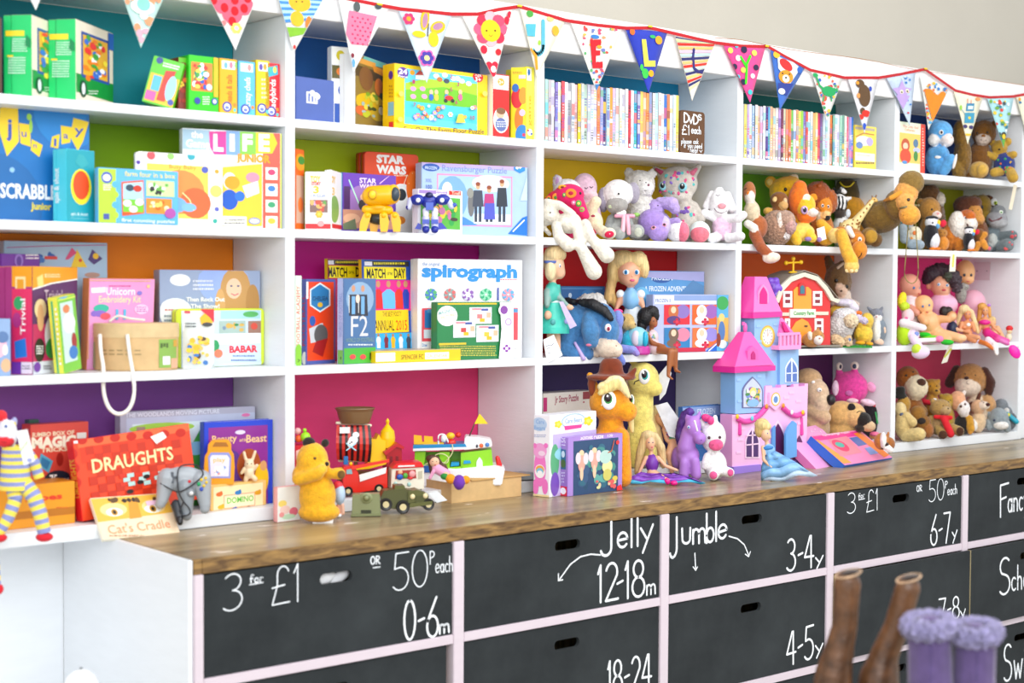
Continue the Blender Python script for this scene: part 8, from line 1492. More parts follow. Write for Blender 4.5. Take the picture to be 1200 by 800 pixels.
def veh(name,label,u,v,Y,z,parts,wheels,turn=0):
    T_ = Toy(u,v,Y,z,turn); root = bpy.data.objects.new(name,None); link(root); root.location = T_.fr.loc; root.rotation_euler = (0,0,T_.fr.th); tag(root,label,'toy vehicle' if 'house' not in name else 'toy boat'); mz_ = 1e9
    for p in parts:
        b = MB(); T_.add(b,p[2],False); b.build(p[0],p[1],root,bevel=p[3] if len(p) > 3 else 0); mz_ = min(mz_,b.minz())
    for (wu,wv,d,r) in wheels: b = MB(); wheel(b,T_.fr,wu,wv,d,r); b.build('wheel','plastic',root); mz_ = min(mz_,b.minz())
    root.location.z += ROWZ[z]+.0003-(root.location.z+mz_); return root,T_
RD = 'e22818'
veh('toy_fire_engine','red toy fire engine with a white panel behind the green camera shape',428,582,.02,3,
    [('cab','plastic',[x([(402,582),(420,583),(420,560),(415,551),(402,553)],-8,8,RD)],.001),('body','plastic',[x([(420,583),(454,577),(454,556),(420,564)],-8,8,RD)],.001),('ladder','plastic',[x([(412,552),(456,544),(456,547),(412,556)],-10,-6,'f03020')]),('white_panel','plastic',[x([(422,570),(452,560),(453,553),(421,562)],-9.4,-8.1,'f0ece8')]),('window','plastic',[x([(406,561),(413,561),(412,555),(406,556)],-9,-8.1,'88b0b8')]),('lamp','plastic',[e(411,549,2.2,2.2,'f0c010',0)])],[(408,581,-7,5.5),(444,578,-7,5.5),(408,581,7,5.5),(444,578,7,5.5)],turn=6)
veh('toy_camera','olive green toy camera shape with a round lens in front of the fire engine',430,604,None,'w',
    [('body','plastic',[x([(412,604),(446,603),(445,577),(413,578)],-9,6,'848a60')],.0012),('base','plastic',[x([(411,604),(447,603),(446,600),(411,601)],-11,8,'7c8258')],.0008),('lens','plastic',[e(429.5,582,7,6.5,'8c9268',-9,2.5),e(429.5,582,4.6,4.2,'70764c',-11,1.6),e(429.5,582,2.6,2.4,'8c9268',-12,1.2)]),('slot','plastic',[x([(423,600),(435,600),(435,596),(423,596)],-9.6,-9.1,'2c3018')])],[])
veh('toy_jeep','olive green toy army jeep with black tyres and cream hubs',478,600,None,'w',
    [('body','plastic',[x([(448,594),(470,596),(500,590),(503,580),(486,574),(470,572),(450,574),(446,582)],-10,10,'52532a')],.0015),('bonnet','plastic',[x([(478,589),(502,587),(502,578),(490,573),(478,575)],-12,12,'5c5d2e')],.0015),('bumper','plastic',[x([(480,594),(507,590),(507,586),(480,589)],-14,-11,'5c5e2c')],.0008),('grille','plastic',[x([(487,589),(497,588),(497,580),(487,580)],-13,-12.1,'4c4e24')]),('headlamp','plastic',[e(483.5,581,3,3.2,'e8d8a8',-12.5,2)]),('headlamp','plastic',[e(498.5,580,3,3.2,'e8d8a8',-12.5,2)]),('windscreen','plastic',[x([(462,574),(476,574),(474,568),(463,568)],-9,9,'5c5e2c')])],
    [(452,590,-9,7.5),(472,593,-11,8),(502,590,-11,7),(452,588,9,7.5),(496,586,11,7)],turn=10)
veh('toy_bus','cream toy minibus with a red roof and little passengers',477,575,.0,3,
    [('body','plastic',[x([(458,575),(497,575),(497,550),(492,546),(462,547),(459,552)],-10,12,'ece4d0')],.0015),('roof','plastic',[x([(459,551),(497,549),(494,543),(464,545)],-12,14,'e02020')],.0015),('roof_sticker','card',[x([(466,549),(486,548),(486,546.5),(467,547)],-12.5,-12.1,'f0e8e8')]),('window_opening','plastic',[x([(463,563),(488,562),(487,552),(464,553)],-10.6,-10.1,'a83028')]),
     ('passenger','plastic',[e(469,555,3,2.6,'f0b088',-11,1.6),e(468.5,560.5,4,3.4,'2858b8',-11,1.6)]),('passenger','plastic',[e(475,559,3,3.4,'50a838',-11,1.6)]),('passenger','plastic',[e(483,557,4,4,'f0a0a0',-11,1.6),e(481,562,3,1.6,'d83030',-11.4,1.6)]),('headlamp','plastic',[e(463.5,568.5,2.4,2.6,'a8d0c8',-10.4,1.6)]),('headlamp','plastic',[e(479.5,569,2.4,2.6,'a8d0c8',-10.4,1.6)]),('side_window','plastic',[x([(490,563),(495,562),(495,553),(490,554)],-10.5,-10.1,'c0b8a0')])],
    [(466,574,8,4),(490,574,8,4),(466,574,-8,4),(490,574,-8,4)],turn=10)
GB = '90d820'
veh('toy_houseboat','green, white and blue toy houseboat with a yellow pennant flag',532,558,.06,3,
    [('hull','plastic',[x([(482,565),(588,563),(592,543),(580,540),(534,544),(484,540)],-18,18,'f0f0f2')],.003),('blue_band','plastic',[x([(484,548),(520,548),(522,539),(484,541)],-20,-18.1,'2460b0')],.001),('cabin','plastic',[x([(486,540),(497,540),(499,523),(486,523)],-12,14,GB)],.001),('cabin','plastic',[x([(515,545),(527,545),(527,524),(515,524)],-14,14,GB)],.001),('cabin','plastic',[x([(540,545),(578,541),(576,521),(540,525)],-14,14,GB)],.001),
     ('cabin_floor','plastic',[x([(527,546),(542,545),(542,541),(527,542)],-14,14,GB)]),('cabin_back','plastic',[x([(497,545),(545,543),(545,523),(497,524)],10,14,'78b818')]),('seat','plastic',[x([(528,541),(538,540),(538,536),(529,536)],-12,0,'20a0d8')]),('seat','plastic',[x([(543,538),(552,537),(551,534),(544,534)],-16,-14.1,'20a0d8')]),('door','plastic',[x(arch(562,530,544,3.6),-15.4,-14.1,'f0f0f4')]),
     ('upper_deck','plastic',[x([(484,523),(547,521),(547,518),(484,520)],-20,16,'f0f0f2'),x([(484,520),(547,518),(545,514.5),(484,516)],-20,16,'1888c0')],.0008),('roof_cabin','plastic',[x([(543,522),(577,518),(576,510),(560,507),(545,506)],-16,16,'f4f4f4')],.003),('deck_rail','plastic',[tb([(514,517,-14),(514,505,-14),(521,504,-14),(526,514,-14)],1,'f4f4f4')]),
     ('deck_chair','plastic',[x([(485,515),(495,515),(494,505),(485,504)],-10,-8,'f0b810'),x([(485,515),(497,515),(497,512.5),(485,512.5)],-14,-4,'f0b810')]),('deck_chair','plastic',[x([(497,515),(508,515),(507,506),(497,505)],-10,-8,'f0b810'),x([(497,515),(520,516),(520,513),(497,512.5)],-14,-4,'f0b810')]),
     ('captain','plastic',[e(529,513,5.5,4,'e03020',-12,4),e(528,505,5,4,'f0c020',-12,4),e(537,504,3.4,3.4,'dc2820',-10,3.4),e(520,508,3.6,5,'e8ecec',-12,4)]),('porthole_sticker','plastic',[e(564,516.5,2.6,2.6,'e86838',-16.3,.5),e(571,515.5,2.6,2.6,'5080c8',-16.3,.5),e(559,517,1.4,2,'404050',-16.3,.5)]),('flagpole','plastic',[tb([(549,508,-4),(557,489,-4)],.9,'4c3c28')]),('flag','plastic',[x([(556,491),(562,479),(572,491)],-5,-3,'f4d018')]),('funnel','plastic',[c(585,539,3.4,583,531,2.6,'e02028',-4,-4)]),
     ('tow_cord','fabric',[tb([(530,515,-21),(530,525,-22),(520,537,-23),(512,536,-23),(510,528,-23),(518,526,-23),(525,530,-23),(523,537,-24),(508,534,-24),(495,541,-24)],.6,'d8d8a0')])],[])
# open kraft box with a sliding lid
pA,pB,pC = atz(529,590,ZW),atz(611,581,ZW),atz(504,571,ZW)
dv = (pB-pA); th_ = math.atan2(dv.y,dv.x); Wb = dv.length; db = max(.17,(pC-pA).length); hb = .06; print('KRAFT',Wb,(pC-pA).length)
b = MB(); t = .0025; KR = 'd2ae78'
b.box(0,0,0,Wb,t,hb,KR); b.box(0,db-t,0,Wb,db,hb,KR); b.box(0,t,0,t,db-t,hb,KR); b.box(Wb-t,t,0,Wb,db-t,hb,KR); b.box(t,t,0,Wb-t,db-t,t,KR)
kb = b.build('wooden_box','card',bevel=.0004,loc=(pA.x,pA.y,ZW+.0003),th=th_); tag(kb,'shallow kraft coloured box with two little figures painted on its sliding lid',BX)
b = MB(); b.box(Wb*.27,-.004,hb+.0003,Wb*1.12,db*1.0,hb+.004,'c89e62'); ld = b.build('lid','card',kb,bevel=.0005)
b = MB()
def top(x0,y0,x1,y1,c_,z=.0045): b.add([(x0*Wb,y0*db,hb+z),(x1*Wb,y0*db,hb+z),(x1*Wb,y1*db,hb+z),(x0*Wb,y1*db,hb+z)],[(0,1,2,3)],c_)
def tope(cx_,cy__,rx,ry,c_,z=.0046): b.add([(cx_*Wb+rx*Wb*math.cos(k*math.pi/6),cy__*db+ry*db*math.sin(k*math.pi/6),hb+z) for k in range(12)],[tuple(range(12))],c_)
tope(.58,.52,.06,.06,'6c4890'); tope(.56,.66,.035,.05,'c88850',.0048); tope(.66,.46,.04,.03,'7c58a8',.0047); tope(.76,.52,.06,.06,'f0c020'); tope(.74,.66,.035,.05,'c88850',.0048); tope(.84,.46,.045,.035,'4888d0',.0047); tope(.55,.7,.025,.03,'603820',.005); tope(.73,.7,.025,.03,'603820',.005)
b.build('painted_figures','print',ld,fix=False)
toy('rag_doll','small brown haired doll in a pink shirt lying in the open kraft box',TD_,515,572,-.05,'w',[e(509,541,6,6,'e8b898'),c(512,549,6,522,555,6,'e8a0c4',0),c(522,555,3,528,558,2.4,'e8b898',-4),c(508,552,2.4,504,560,2,'e8a0c4',-4)],[('hair','hair',[e(506,537,7,4.5,'4c2c1c',2,5),c(504,540,3,506,556,2,'4c2c1c',2),c(521,546,2.6,527,558,2,'5a3420',2),c(512,537,3,520,548,2.2,'4c2c1c',2)],{'surf': False,'blob': True,'fluff': .001}),('lips','vinyl',[e(510,544.5,1.2,.7,'c85058')])]+eyes((507,540.5),(511.5,540.5),r=.6),m='fabric',rest=False)
toy('felt_pieces','purple and orange felt toys heaped in the open kraft box','toy',532,567,-.09,'w',[e(538,565,7,9,'6c30a8'),e(528,561,6,6,'f09810',1),e(546,562,5,5,'f09810',2),e(521,558,5,4,'2c8838',2)],[],m='fabric',rest=False)
card('folded_paper','crumpled white paper beside the open kraft box',512,590,-.10,[(502,578),(512,575),(524,586),(512,589)],'eef2f4',th_=.004)
toy('toy_tray','grey flat tray sticking out behind the kraft box','tray',612,572,.03,3,[x([(596,572),(626,570),(624,563),(596,565)],-12,16,'8c9498')],[],m='plastic',blob=False)
toy('toy_figure','little figure with red and white clothes behind the glove puppet','figurine',398,603,-.07,'w',[c(396,590,2.6,397,600,2.4,'e09878'),c(401,588,2.6,402,598,2.4,'e8b8a0'),e(398,576,7,12,'b8d0e8',1),e(396,566,6,6,'e02838',1),e(397,601,3.4,2,'f0f0f4',-2)],[],m='vinyl')

# ------------------------------------------------------------------ bunting
bun = bpy.data.objects.new('bunting',None); link(bun); tag(bun,'string of patterned fabric pennants with red binding along the top of the shelves','bunting')
Yb = -.012; bun.location = at(609,7,Yb); FB = Fr(bun.location,0.0)
def bp(u,v,y=0.0): return FB.P(u,v,y)
b = MB(); cord = [(-30,-34),(143,-14),(250,-12),(340,-14),(380,-8),(425,2),(445,6),(470,10.5),(500,13.5),(530,16.5),(560,16.5),(585,11),(609,7.5),(640,17),(664,24),(700,29.5),(735,33),(762,32.5),(790,39),(815,45),(838,50),(870,54),(900,54.5),(920,66),(950,82),(990,91),(1030,91),(1055,87),(1084,81),(1100,92),(1120,106),(1140,111),(1160,114),(1187,113),(1215,108),(1260,120)]
for (a_,c_) in zip(cord,cord[1:]):
    p,q = bp(*a_,-.002),bp(*c_,-.002); h_ = .0052; b.add([(p.x,p.y,p.z-h_),(q.x,q.y,q.z-h_),(q.x,q.y,q.z+h_),(p.x,p.y,p.z+h_),(p.x,p.y+.002,p.z-h_),(q.x,q.y+.002,q.z-h_),(q.x,q.y+.002,q.z+h_),(p.x,p.y+.002,p.z+h_)],[(0,1,2,3),(7,6,5,4),(3,2,6,7),(1,0,4,5)],'b8101c',False)
b.build('binding_cord','fabric',bun)
b = MB(); b.tube([bp(u,v,-.001) for u,v in ((838,44),(870,47),(900,53),(940,60),(1010,69),(1070,81),(1120,88),(1188,98),(1230,104))],.0012,'b8783c',5); o = b.build('copper_wire','metal',loc=bun.location); tag(o,'thin copper coloured wire running along the fascia above the bunting','wire')
for u,v in ((445,5),(609,7),(762,31),(899,54),(1085,80.5)):
    b = MB(); p = bp(u,v,-.006); b.cap((p.x-.006,p.y,p.z),.0035,(p.x+.006,p.y,p.z),.0035,'e8c818'); b.build('push_pin','plastic',bun)
class PA(Art):
    """print on a pennant: same plane, clipped to the triangle"""
    def __init__(s,tri):
        super().__init__(FB,d=-.0045); s.tri = [s.q(*p) for p in tri]
    def cl(s,p):
        a,b_,c_ = s.tri
        for (p0,p1,p2) in ((a,c_,b_),(b_,c_,a),(a,b_,c_)):
            nx,nz = -(p1[1]-p0[1]),p1[0]-p0[0]
            if (p2[0]-p0[0])*nx+(p2[1]-p0[1])*nz < 0: nx,nz = -nx,-nz
            l_ = math.hypot(nx,nz); dd = ((p[0]-p0[0])*nx+(p[1]-p0[1])*nz)/l_-.0015
            if dd < 0: p = (p[0]-nx/l_*dd,p[1]-nz/l_*dd)
        return p
def pennant(L_,R_,tip,col,draw,lab):
    b = MB(); n = 10
    for k in range(n):
        vs = []
        for t in (k/n,(k+1)/n):
            for s_ in (0,.25,.5,.75,1):
                u = (L_[0]+(R_[0]-L_[0])*s_)*(1-t)+tip[0]*t; v = (L_[1]+(R_[1]-L_[1])*s_)*(1-t)+tip[1]*t
                p = bp(u,v); vs.append((p.x,-.0015*math.sin(s_*math.pi)-.001*math.sin(t*3),p.z))
        b.add(vs,[(j,j+1,j+6,j+5) for j in range(4)],col,True)
    o = b.build('pennant','fabric',bun,bevel=0,fix=False); bm = bmesh.new(); bm.from_mesh(o.data); bmesh.ops.remove_doubles(bm,verts=bm.verts,dist=1e-5); bm.to_mesh(o.data); bm.free(); o['label'] = lab; md = o.modifiers.new('s','SOLIDIFY'); md.thickness = .0012; md.offset = 1
    A = PA((L_,R_,tip)); draw(A); A.build('applique',o,'fabric'); return o
def sp_(A,cols,n,L_,R_,tip,r,seed):
    rr = random.Random(seed)
    for i in range(n):
        t = rr.random()**1.3*.85; s_ = rr.uniform(.08,.92); u = (L_[0]+(R_[0]-L_[0])*s_)*(1-t)+tip[0]*t; v = (L_[1]+(R_[1]-L_[1])*s_)*(1-t)+tip[1]*t+1.5
        A.e(u,v,r*rr.uniform(.6,1.3),r*rr.uniform(.6,1.3),rr.choice(cols),8)
q = ((20,-30),(58,-26),(42,12)); pennant(*q,'e8ece8',lambda A: None,'off white pennant at the far left')
q = ((140,-14),(197,-13),(165,56)); pennant(*q,'bfe4dc',lambda A: (sp_(A,['f4f4f0','f0a8b8','f09870','70c0b0'],26,*q,5,4),A.e(167,8,14,9,'f0f4f0'),A.e(168,5,8,8,'88ccc0')),'mint and pink pennant')
q = ((238,-16),(305,-14),(276,59)); pennant(*q,'eef0ee',lambda A: ([A.e(u,v,a,c_,'e86078') for u,v,a,c_ in ((260,4,12,12),(285,6,12,12),(272,16,12,12),(262,-4,10,10))],[A.e(u,v,4.5,5.5,'c81020') for u,v in ((250,0),(263,9),(275,13),(286,10),(272,25),(290,-2),(275,0))],A.flower(277,33,6.5,'f0e068','f0b8e0',6),A.e(262,27,3,3,'f08080')),'white pennant with pink strawberry shapes and a flower')
q = ((322,-15),(384,-10),(344,62)); pennant(*q,'eceee8',lambda A: ([A.p([(300,y),(384,y+4),(384,y+8),(300,y+4)],'a8d8e8' if k % 2 else '4888c8') for k,y in enumerate(range(-8,34,4))],A.e(351,3,13,11,'e8b428'),A.e(348,22,8,9,'e8b428'),A.e(362,28,4,9,'e88030'),A.p([(320,36),(368,40),(362,46),(330,46)],'80b830'),A.e(347,2,1,1,'604020'),A.e(354,2,1,1,'604020'),A.e(345,55,1.6,2.6,'d83030')),'blue striped pennant with a yellow lion')
q = ((396,-4),(457,7),(414,85)); pennant(*q,'eef2f0',lambda A: (A.p([(409,12),(442,19),(433,55),(412,52),(404,40)],'f07898'),[A.e(413+i*6+(j % 2)*3,20+j*5+i,1.2,1.2,'c81858',6) for j in range(7) for i in range(4)],A.e(418,8,4,6,'505858'),A.e(443,8,4,3,'404850'),A.e(413,65,2,3,'802838'),A.e(414,74,2,5,'60a0d0')),'white pennant with a pink dotted pocket')
q = ((467,11),(530,17),(500,97)); pennant(*q,'cfe0f0',lambda A: (A.flower(479,22,7,'d83068','e8a028',6),A.e(498,22,5,14,'f0b810',rot=-10),A.e(498,24,3,9,'b080a0',rot=-10),A.e(513,32,9,7,'f0b810',rot=20),A.e(513,31,6,4,'b080a0',rot=20),A.e(491,40,8,4,'f4c418'),A.e(508,46,6,9,'f4c418'),A.st([(502,28),(501,42)],1.4,'402818'),A.flower(500,68,10,'e060a8','f4e890',6),A.flower(500,68,8,'4838a0','f4e890',6)),'pale blue pennant with a yellow butterfly and flowers')
q = ((541,17),(601,9),(579,95)); pennant(*q,'f2f0ea',lambda A: ([A.e(575+13*math.cos(k*math.pi/4),34+14*math.sin(k*math.pi/4),7,7,('e8587c','dc2848','f0b0b8','e84868')[k % 4]) for k in range(8)],A.e(575,36,11.5,13,'f2c810'),A.e(570,36,1.2,1.2,'604010'),A.e(580,36,1.2,1.2,'604010'),A.st([(573,41),(575,43),(577,41)],.8,'b07810'),A.e(594,24,3,5,'d01838'),A.e(597,17,2.4,4,'d01838'),A.e(567,58,4,5,'d01838'),A.e(584,61,3.4,4,'d01828'),[A.e(577+u,79+v,4,5,'d01838') for u,v in ((-4,-2),(3,-2),(0,6))],A.e(578,81,3,4,'f4f0ee')),'white pennant with a smiling yellow and pink flower')
q = ((609,8),(662,25),(629,90)); pennant(*q,'efecd6',lambda A: (hand(A,'J',625,62,641,58,34,6,'58b0c8'),A.p([(616,28),(628,28),(627,43),(618,42)],'50b0c8'),A.e(621,16,4,4,'48a040'),A.e(645,22,4,3,'d8c880'),A.e(651,36,4,6,'f0a828'),A.st([(622,58),(628,66),(629,80)],4,'f0981c'),A.e(632,50,1.5,3,'98c838')),'cream pennant lettered J')
q = ((669,26),(729,34),(699,107)); pennant(*q,'f3f1ea',lambda A: (sp_(A,['d84838','58a868','f0b040','6878b8','d04870','e89868'],44,*q,1.9,7),A.p([(691,47),(704,46),(704,53),(698,54),(698,59),(703,59),(703,65),(698,65),(698,73),(706,72),(706,80),(694,80)],'cc1020'),A.e(697,43,5,2.4,'3078c0'),A.e(702,55,3,2,'f0a030'),A.p([(695,100),(704,100),(699,107)],'3878b8')),'white dinosaur print pennant lettered E')
q = ((733,33),(782,38),(760,109)); pennant(*q,'2438b0',lambda A: (A.p([(752,46),(757,46),(760,71),(768,71),(768,78),(755,78)],'e8e050'),A.e(772,47,4,5,'f0a020'),A.e(765,43,3.4,2,'30b060'),A.e(741,37,3,4,'e86820'),A.e(756,86,4,6,'38c048'),A.e(763,86,3,4,'f0a818'),A.e(752,79,2,4,'38c048')),'royal blue pennant lettered L in yellow')
q = ((791,42),(838,51),(811,118)); pennant(*q,'f0e8d8',lambda A: ([A.p([(780,y-2),(850,y+6),(850,y+9.5),(780,y+1.5)],c_) for y,c_ in zip(range(43,122,5),['f0c070','202868','c8e098','e02818','f4b870','d8b8d8','b0d8e0','202868','f4b870','e02818','c0e8d8','202868','f4c070','e02818','202868','f0e8a0'])],A.st([(813,58),(812,66),(813,80),(818,84),(823,85)],4.4,'28246c')),'rainbow striped pennant lettered L in navy')
q = ((848,53),(897,55),(879,120)); pennant(*q,'ec4890',lambda A: ([A.e(u,v,r_,r_*1.15,c_) for u,v,r_,c_ in ((856,59,3,'f0d858'),(872,58,3.6,'201840'),(884,62,3,'f0d858'),(865,68,3,'e8e8f0'),(861,78,3,'201840'),(886,79,3,'201840'),(871,82,3,'f0c858'),(865,90,2.4,'38b8c8'),(882,89,2.6,'f0e0ec'),(871,96,3.2,'201840'),(879,108,2.6,'38c0c8'),(874,114,2.4,'f0d858'),(863,54,2,'38b8c8'))],A.st([(868,67),(874,77),(879,66)],4.2,'38dc08'),A.st([(875,77),(874,97)],4.2,'38dc08')),'hot pink spotted pennant lettered Y in green')
q = ((903,57),(943,80),(914,129)); pennant(*q,'3c6cc0',lambda A: (A.p([(911,66),(930,72),(938,80),(926,98),(912,80)],'d8e0e4'),A.e(921,76,8,6,'d02828',rot=-20),A.e(921,90,8.5,8,'e89420'),A.e(921,92,4,4.5,'f0ece4'),A.e(921,91,1.3,1.2,'202020'),A.e(917,86,1,1,'202020'),A.e(925,87,1,1,'202020'),A.e(910,64,4,4,'e8b828'),A.p([(912,97),(930,98),(922,112),(912,108)],'283c90'),A.e(916,107,4,3.6,'e8e8e0'),A.e(937,82,3,4,'2860b8')),'blue pennant with an orange bear face in a red cap')
q = ((950,82),(988,91),(969,142)); pennant(*q,'e4e4de',lambda A: (sp_(A,['e05838','3868b8','f0c030','d02838','48a060'],40,*q,1.7,11),A.e(971,107,8,6,'18a058'),A.st([(966,106),(960,100),(956,89)],3.4,'18a058'),A.e(955,88,3.4,2.4,'18a058'),A.st([(977,104),(981,107)],3,'18a058'),A.st([(966,110),(964,118)],2.6,'18a058'),A.st([(973,110),(974,118)],2.6,'18a058')),'print pennant with a green long necked dinosaur')
q = ((994,93),(1030,92),(1013,156)); pennant(*q,'dcdce0',lambda A: (A.e(1013,112,7,13,'5c4020',rot=8),A.e(1008,98,5,5,'5c4020'),A.e(1011,130,3,4,'5c4020'),A.e(1005,97,2,2,'e89828'),A.e(1020,104,1.6,3,'2848b0'),A.e(1006,112,2,3,'e89850'),A.e(1015,133,5,4,'dc2818'),A.e(1009,137,3,3,'dc2818'),A.e(1013,148,2,4,'2050c0')),'grey pennant with a brown furry beast')
q = ((1039,91),(1073,84),(1066,147)); pennant(*q,'bccce0',lambda A: (sp_(A,['e89038','3878c0','d04050','c8d8e8'],16,*q,1.3,13),A.p([(1053+12*(1 if k % 2 == 0 else .5)*math.sin(k*math.pi/5)+4,108-14*(1 if k % 2 == 0 else .5)*math.cos(k*math.pi/5)) for k in range(10)],'b89cd8'),A.p([(1050,112),(1066,112),(1058,128)],'b89cd8'),A.e(1056.5,107.5,2,2.4,'e8e0c0'),A.e(1063,106.5,2,2.4,'e8e0c0'),A.e(1056.5,108,1,1,'302030'),A.e(1063,107,1,1,'302030')),'pale blue pennant with a lilac star face')
q = ((1078,88),(1112,104),(1088,152)); pennant(*q,'dce0dc',lambda A: (sp_(A,['e8b828','3878c0','d83838','e87838','58a8d8'],40,*q,1.6,17),A.e(1089,110,5.5,6,'f08408',rot=-10),A.e(1103,114,5.5,6,'f08408',rot=30),A.p([(1084,111),(1096,110),(1108,117),(1094,144)],'f08408')),'print pennant with an orange heart')
q = ((1118,107),(1152,114),(1134,169)); pennant(*q,'ece8cc',lambda A: (A.p([(1133,121),(1142,121),(1141,130),(1132,130)],'3888b0'),A.p([(1134.5,124),(1140.5,124),(1140,128),(1134,128)],'dce8e0'),A.p([(1131,132),(1142,132),(1141,144),(1130,144)],'3c98b8'),A.st([(1134,121),(1134,116)],1.4,'d82020'),A.st([(1138,121),(1138,117)],1.4,'d82020'),A.st([(1131,134),(1127,128)],1.2,'3888b0'),A.e(1136,138,1.6,1.6,'f0d030'),A.e(1131,148,2.6,2.2,'383068'),A.e(1138,149,2.6,2.2,'383068'),A.p([(1129,158),(1139,158),(1138,160),(1130,160)],'f0c020'),A.e(1126,126,1.4,3,'90c840'),A.e(1146,116,3,2,'e89858')),'cream pennant with a blue robot')
q = ((1157,115),(1188,115),(1176,173)); pennant(*q,'acdce4',lambda A: (sp_(A,['d84030','70a838','2c7c90','e8c838','405058','e8ecec'],34,*q,2.0,19),A.e(1176,159,3,4.5,'303428'),A.e(1176,160,2,3,'f0c820'),A.p([(1172,165),(1180,165),(1176,173)],'60a838')),'light blue animal print pennant')
q = ((1191,113),(1222,108),(1205,168)); pennant(*q,'e4e4cc',lambda A: sp_(A,['3870a0','e8a030'],10,*q,2.0,23),'cream pennant at the right edge')

# ------------------------------------------------------------------ foreground
tz = .672
b = MB(); b.box(-.5,-.3,-.03,.5,.3,0,'b8a890'); pt_ = at(1060,800,0); ct = CAM+Vector((math.sin(math.radians(55)),math.cos(math.radians(55)),0))*3.05
tt = b.build('table_top','card',None,bevel=.003); 
tb_root = bpy.data.objects.new('display_table',None); link(tb_root); tb_root.location = (ct.x,ct.y,0); tb_root.rotation_euler = (0,0,facing(ct)); tag(tb_root,'low display table carrying the boots, just below the picture','table'); tt.parent = tb_root; tt.location = (0,0,tz)
for sx_ in (-.46,.46):
    for sy__ in (-.26,.26): b = MB(); b.box(sx_-.02,sy__-.02,0,sx_+.02,sy__+.02,tz-.0305,'8a7860'); b.build('leg','card',tb_root,bevel=.002)
def boot(label,u,v,dist,prims,parts,mm,grp,fl=0.0):
    p = CAM+(ray(u,760)/FWD.dot(ray(u,760)))*dist
    T_ = Toy(u,800,p.y,float(tz)); root,T_ = toy('boot',label,'boot',u,800,p.y,tz,prims,parts,m=mm,vox=70,fluff=fl,rest=False,group=grp)
    return root,T_
ROWZ[tz] = tz
g1,g2 = 'brown leather boots in the foreground','purple fur trimmed boots in the foreground'
for lab,pr in (('left tall brown leather boot with a creased ankle',((993,683,16),(990,735,15),(984,758,17),(977,790,22),(973,830,25),(960,880,26))),('right tall brown leather boot, leaning to the right',((1064,688,15),(1050,735,15),(1036,768,17),(1030,795,24),(1026,835,27),(1014,880,27)))):
    prims = [c(a_[0],a_[1],a_[2],b_[0],b_[1],b_[2],'5e3e26') for a_,b_ in zip(pr,pr[1:])]+[c(pr[-1][0],885,26,pr[-1][0]-40,893,20,'56381f',0,-30)]
    uu,vv,rr_ = pr[0]
    boot(lab,uu,vv,3.0,prims,[('shaft_opening','suede',[e(uu+1,vv-rr_*.72,rr_*.8,4,'2c1c12',d=0,rd=rr_*.7,rot=-14)],{'surf': False}),('top_edge','leather',[tb([(uu+1+rr_*.95*math.cos(t),vv-rr_*.7+4.5*math.sin(t)-3*math.cos(t),-rr_*.8*math.sin(t)) for t in [k*math.pi/8 for k in range(17)]],1.3,'b89878')],{'surf': False})],'leather',g1,.0)
for lab,u,v,rr_,rot in (('left purple suede boot with a fluffy lilac cuff',1089,737,25,-4),('right purple suede boot with a fluffy lilac cuff',1143,745,24,8)):
    s_ = rot*.4
    boot(lab,u,v,2.8,[c(u,v+8,rr_,u-s_,v+70,rr_*1.06,'5a4876'),c(u-s_,v+70,rr_*1.06,u-s_*2,870,rr_*1.15,'52416c'),c(u-s_*2,872,rr_*1.1,u-46,884,rr_*.9,'52416c',0,-30)],
        [('fur_cuff','shaggy',[e(u+rr_*math.cos(t)*.92,v-4+rr_*.3*math.sin(t),rr_*.30,rr_*.30,'aaa2cc',d=-rr_*.9*math.sin(t),rd=rr_*.34) for t in [k*math.pi/6 for k in range(12)]],{'surf': False,'blob': True,'fluff': .016,'vox': 70}),('shaft_opening','suede',[e(u,v-8,rr_*.8,rr_*.28,'3c2c54',d=0,rd=rr_*.8)],{'surf': False}),('side_seam','suede',[tb([(u+2,v+20,-rr_*1.0),(u+2,v+60,-rr_*1.04),(u,v+110,-rr_*1.1)],.8,'54407a')],{'surf': False})],'suede',g2)
p = at(95,783,-.2); zb_ = p.z-.24
lw = MB(); lw.box(-1.5,-.32,zb_-.03,-.62,.2,zb_,'f0f0f0'); lw.box(-1.5,-.32,0,-1.47,.2,zb_-.0305,'f0f0f0'); lw.box(-.65,-.32,0,-.62,.2,zb_-.0305,'f0f0f0'); o = lw.build('low_bench','white_paint',bevel=.002); tag(o,'low white bench beside the drawer cabinet, below the picture','bench')
T_ = Toy(95,783,-.2,float(zb_)); b = MB(); r_ = 19*T_.sv
rb_ = bpy.data.objects.new('white_jar',None); link(rb_); rb_.location = (p.x,p.y,zb_+.0003); tag(rb_,'white domed jar with a tiny knob at the bottom left of the picture','jar')
b.lathe(0,0,[(0,r_*.9),(.01,r_),(.18,r_),(.2,r_*.98)],'f4f4f4',30); b.build('body','plastic',rb_)
b = MB(); b.lathe(0,0,[(.2002,r_*1.02),(.206,r_*1.02),(.22,r_*.85),(.232,r_*.5),(.238,r_*.05)],'f8f8f8',30); b.build('domed_lid','plastic',rb_)
b = MB(); b.ell((0,0,.2405),(.0045,.0045,.003),'a0a4a8'); b.build('knob','metal',rb_)
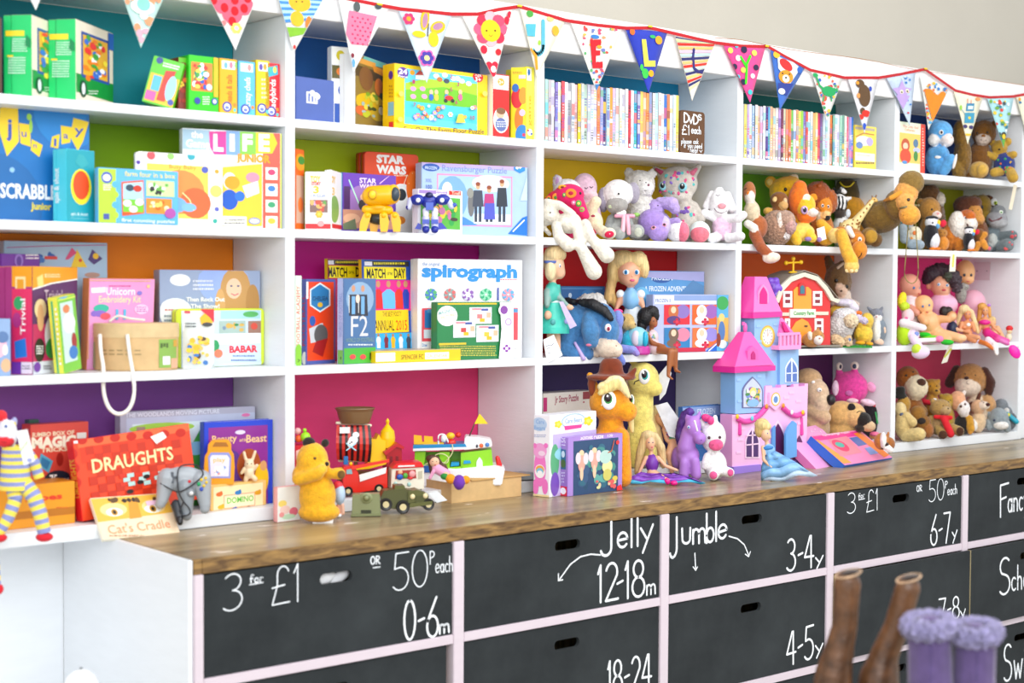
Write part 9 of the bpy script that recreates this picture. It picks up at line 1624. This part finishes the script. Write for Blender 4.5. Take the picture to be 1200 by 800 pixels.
# ------------------------------------------------------------------ grow the soft bodies (one evaluation for all)
for o,sd,vx,fl,sm in PEND:
    md = o.modifiers.new('r','REMESH'); md.mode = 'VOXEL'; md.voxel_size = max(vx,.0007); md.use_smooth_shade = True
    if sm: md = o.modifiers.new('s','SMOOTH'); md.factor = .5; md.iterations = sm
dg = bpy.context.evaluated_depsgraph_get()
NRG = np.random.default_rng(5)
ntri = 0
for o,sd,vx,fl,sm in PEND:
    me = bpy.data.meshes.new_from_object(o.evaluated_get(dg),depsgraph=dg); n = len(me.vertices)
    co = np.empty(n*3,dtype=np.float32); me.vertices.foreach_get('co',co); co = co.reshape(-1,3)
    best = np.full(n,1e9); colr = np.ones((n,4),dtype=np.float32)
    for s_ in sd:
        if s_[0] == 'e':
            C_,R_,ro = np.array(s_[1]),np.array(s_[2]),s_[3]; q = co-C_; ca,sa = math.cos(ro),math.sin(ro)
            q = np.stack([q[:,0]*ca-q[:,2]*sa,q[:,1],q[:,0]*sa+q[:,2]*ca],1); k = np.linalg.norm(q/R_,axis=1); dist = (k-1)*min(R_)
        else:
            a,b = np.array(s_[1]),np.array(s_[3]); ab = b-a; t = np.clip((co-a)@ab/max(ab@ab,1e-12),0,1)
            dist = np.linalg.norm(co-a-t[:,None]*ab,axis=1)-(s_[2]+(s_[4]-s_[2])*t)
        mk = dist < best; best[mk] = dist[mk]; colr[mk] = s_[-1]
    if fl:
        nr = np.empty(n*3,dtype=np.float32); me.vertices.foreach_get('normal',nr); nr = nr.reshape(-1,3)
        co = co+nr*(NRG.random(n)[:,None]-.25).astype(np.float32)*fl; me.vertices.foreach_set('co',co.reshape(-1))
    for at_ in list(me.color_attributes): me.color_attributes.remove(at_)
    a_ = me.color_attributes.new('Col','FLOAT_COLOR','POINT'); a_.data.foreach_set('color',colr.reshape(-1)); me.update()
    mm = o.data.materials[0]; old = o.data; o.modifiers.clear(); o.data = me; me.name = o.name
    if not me.materials: me.materials.append(mm)
    bpy.data.meshes.remove(old); ntri += len(me.polygons)*2
print('soft bodies',len(PEND),'triangles',ntri)
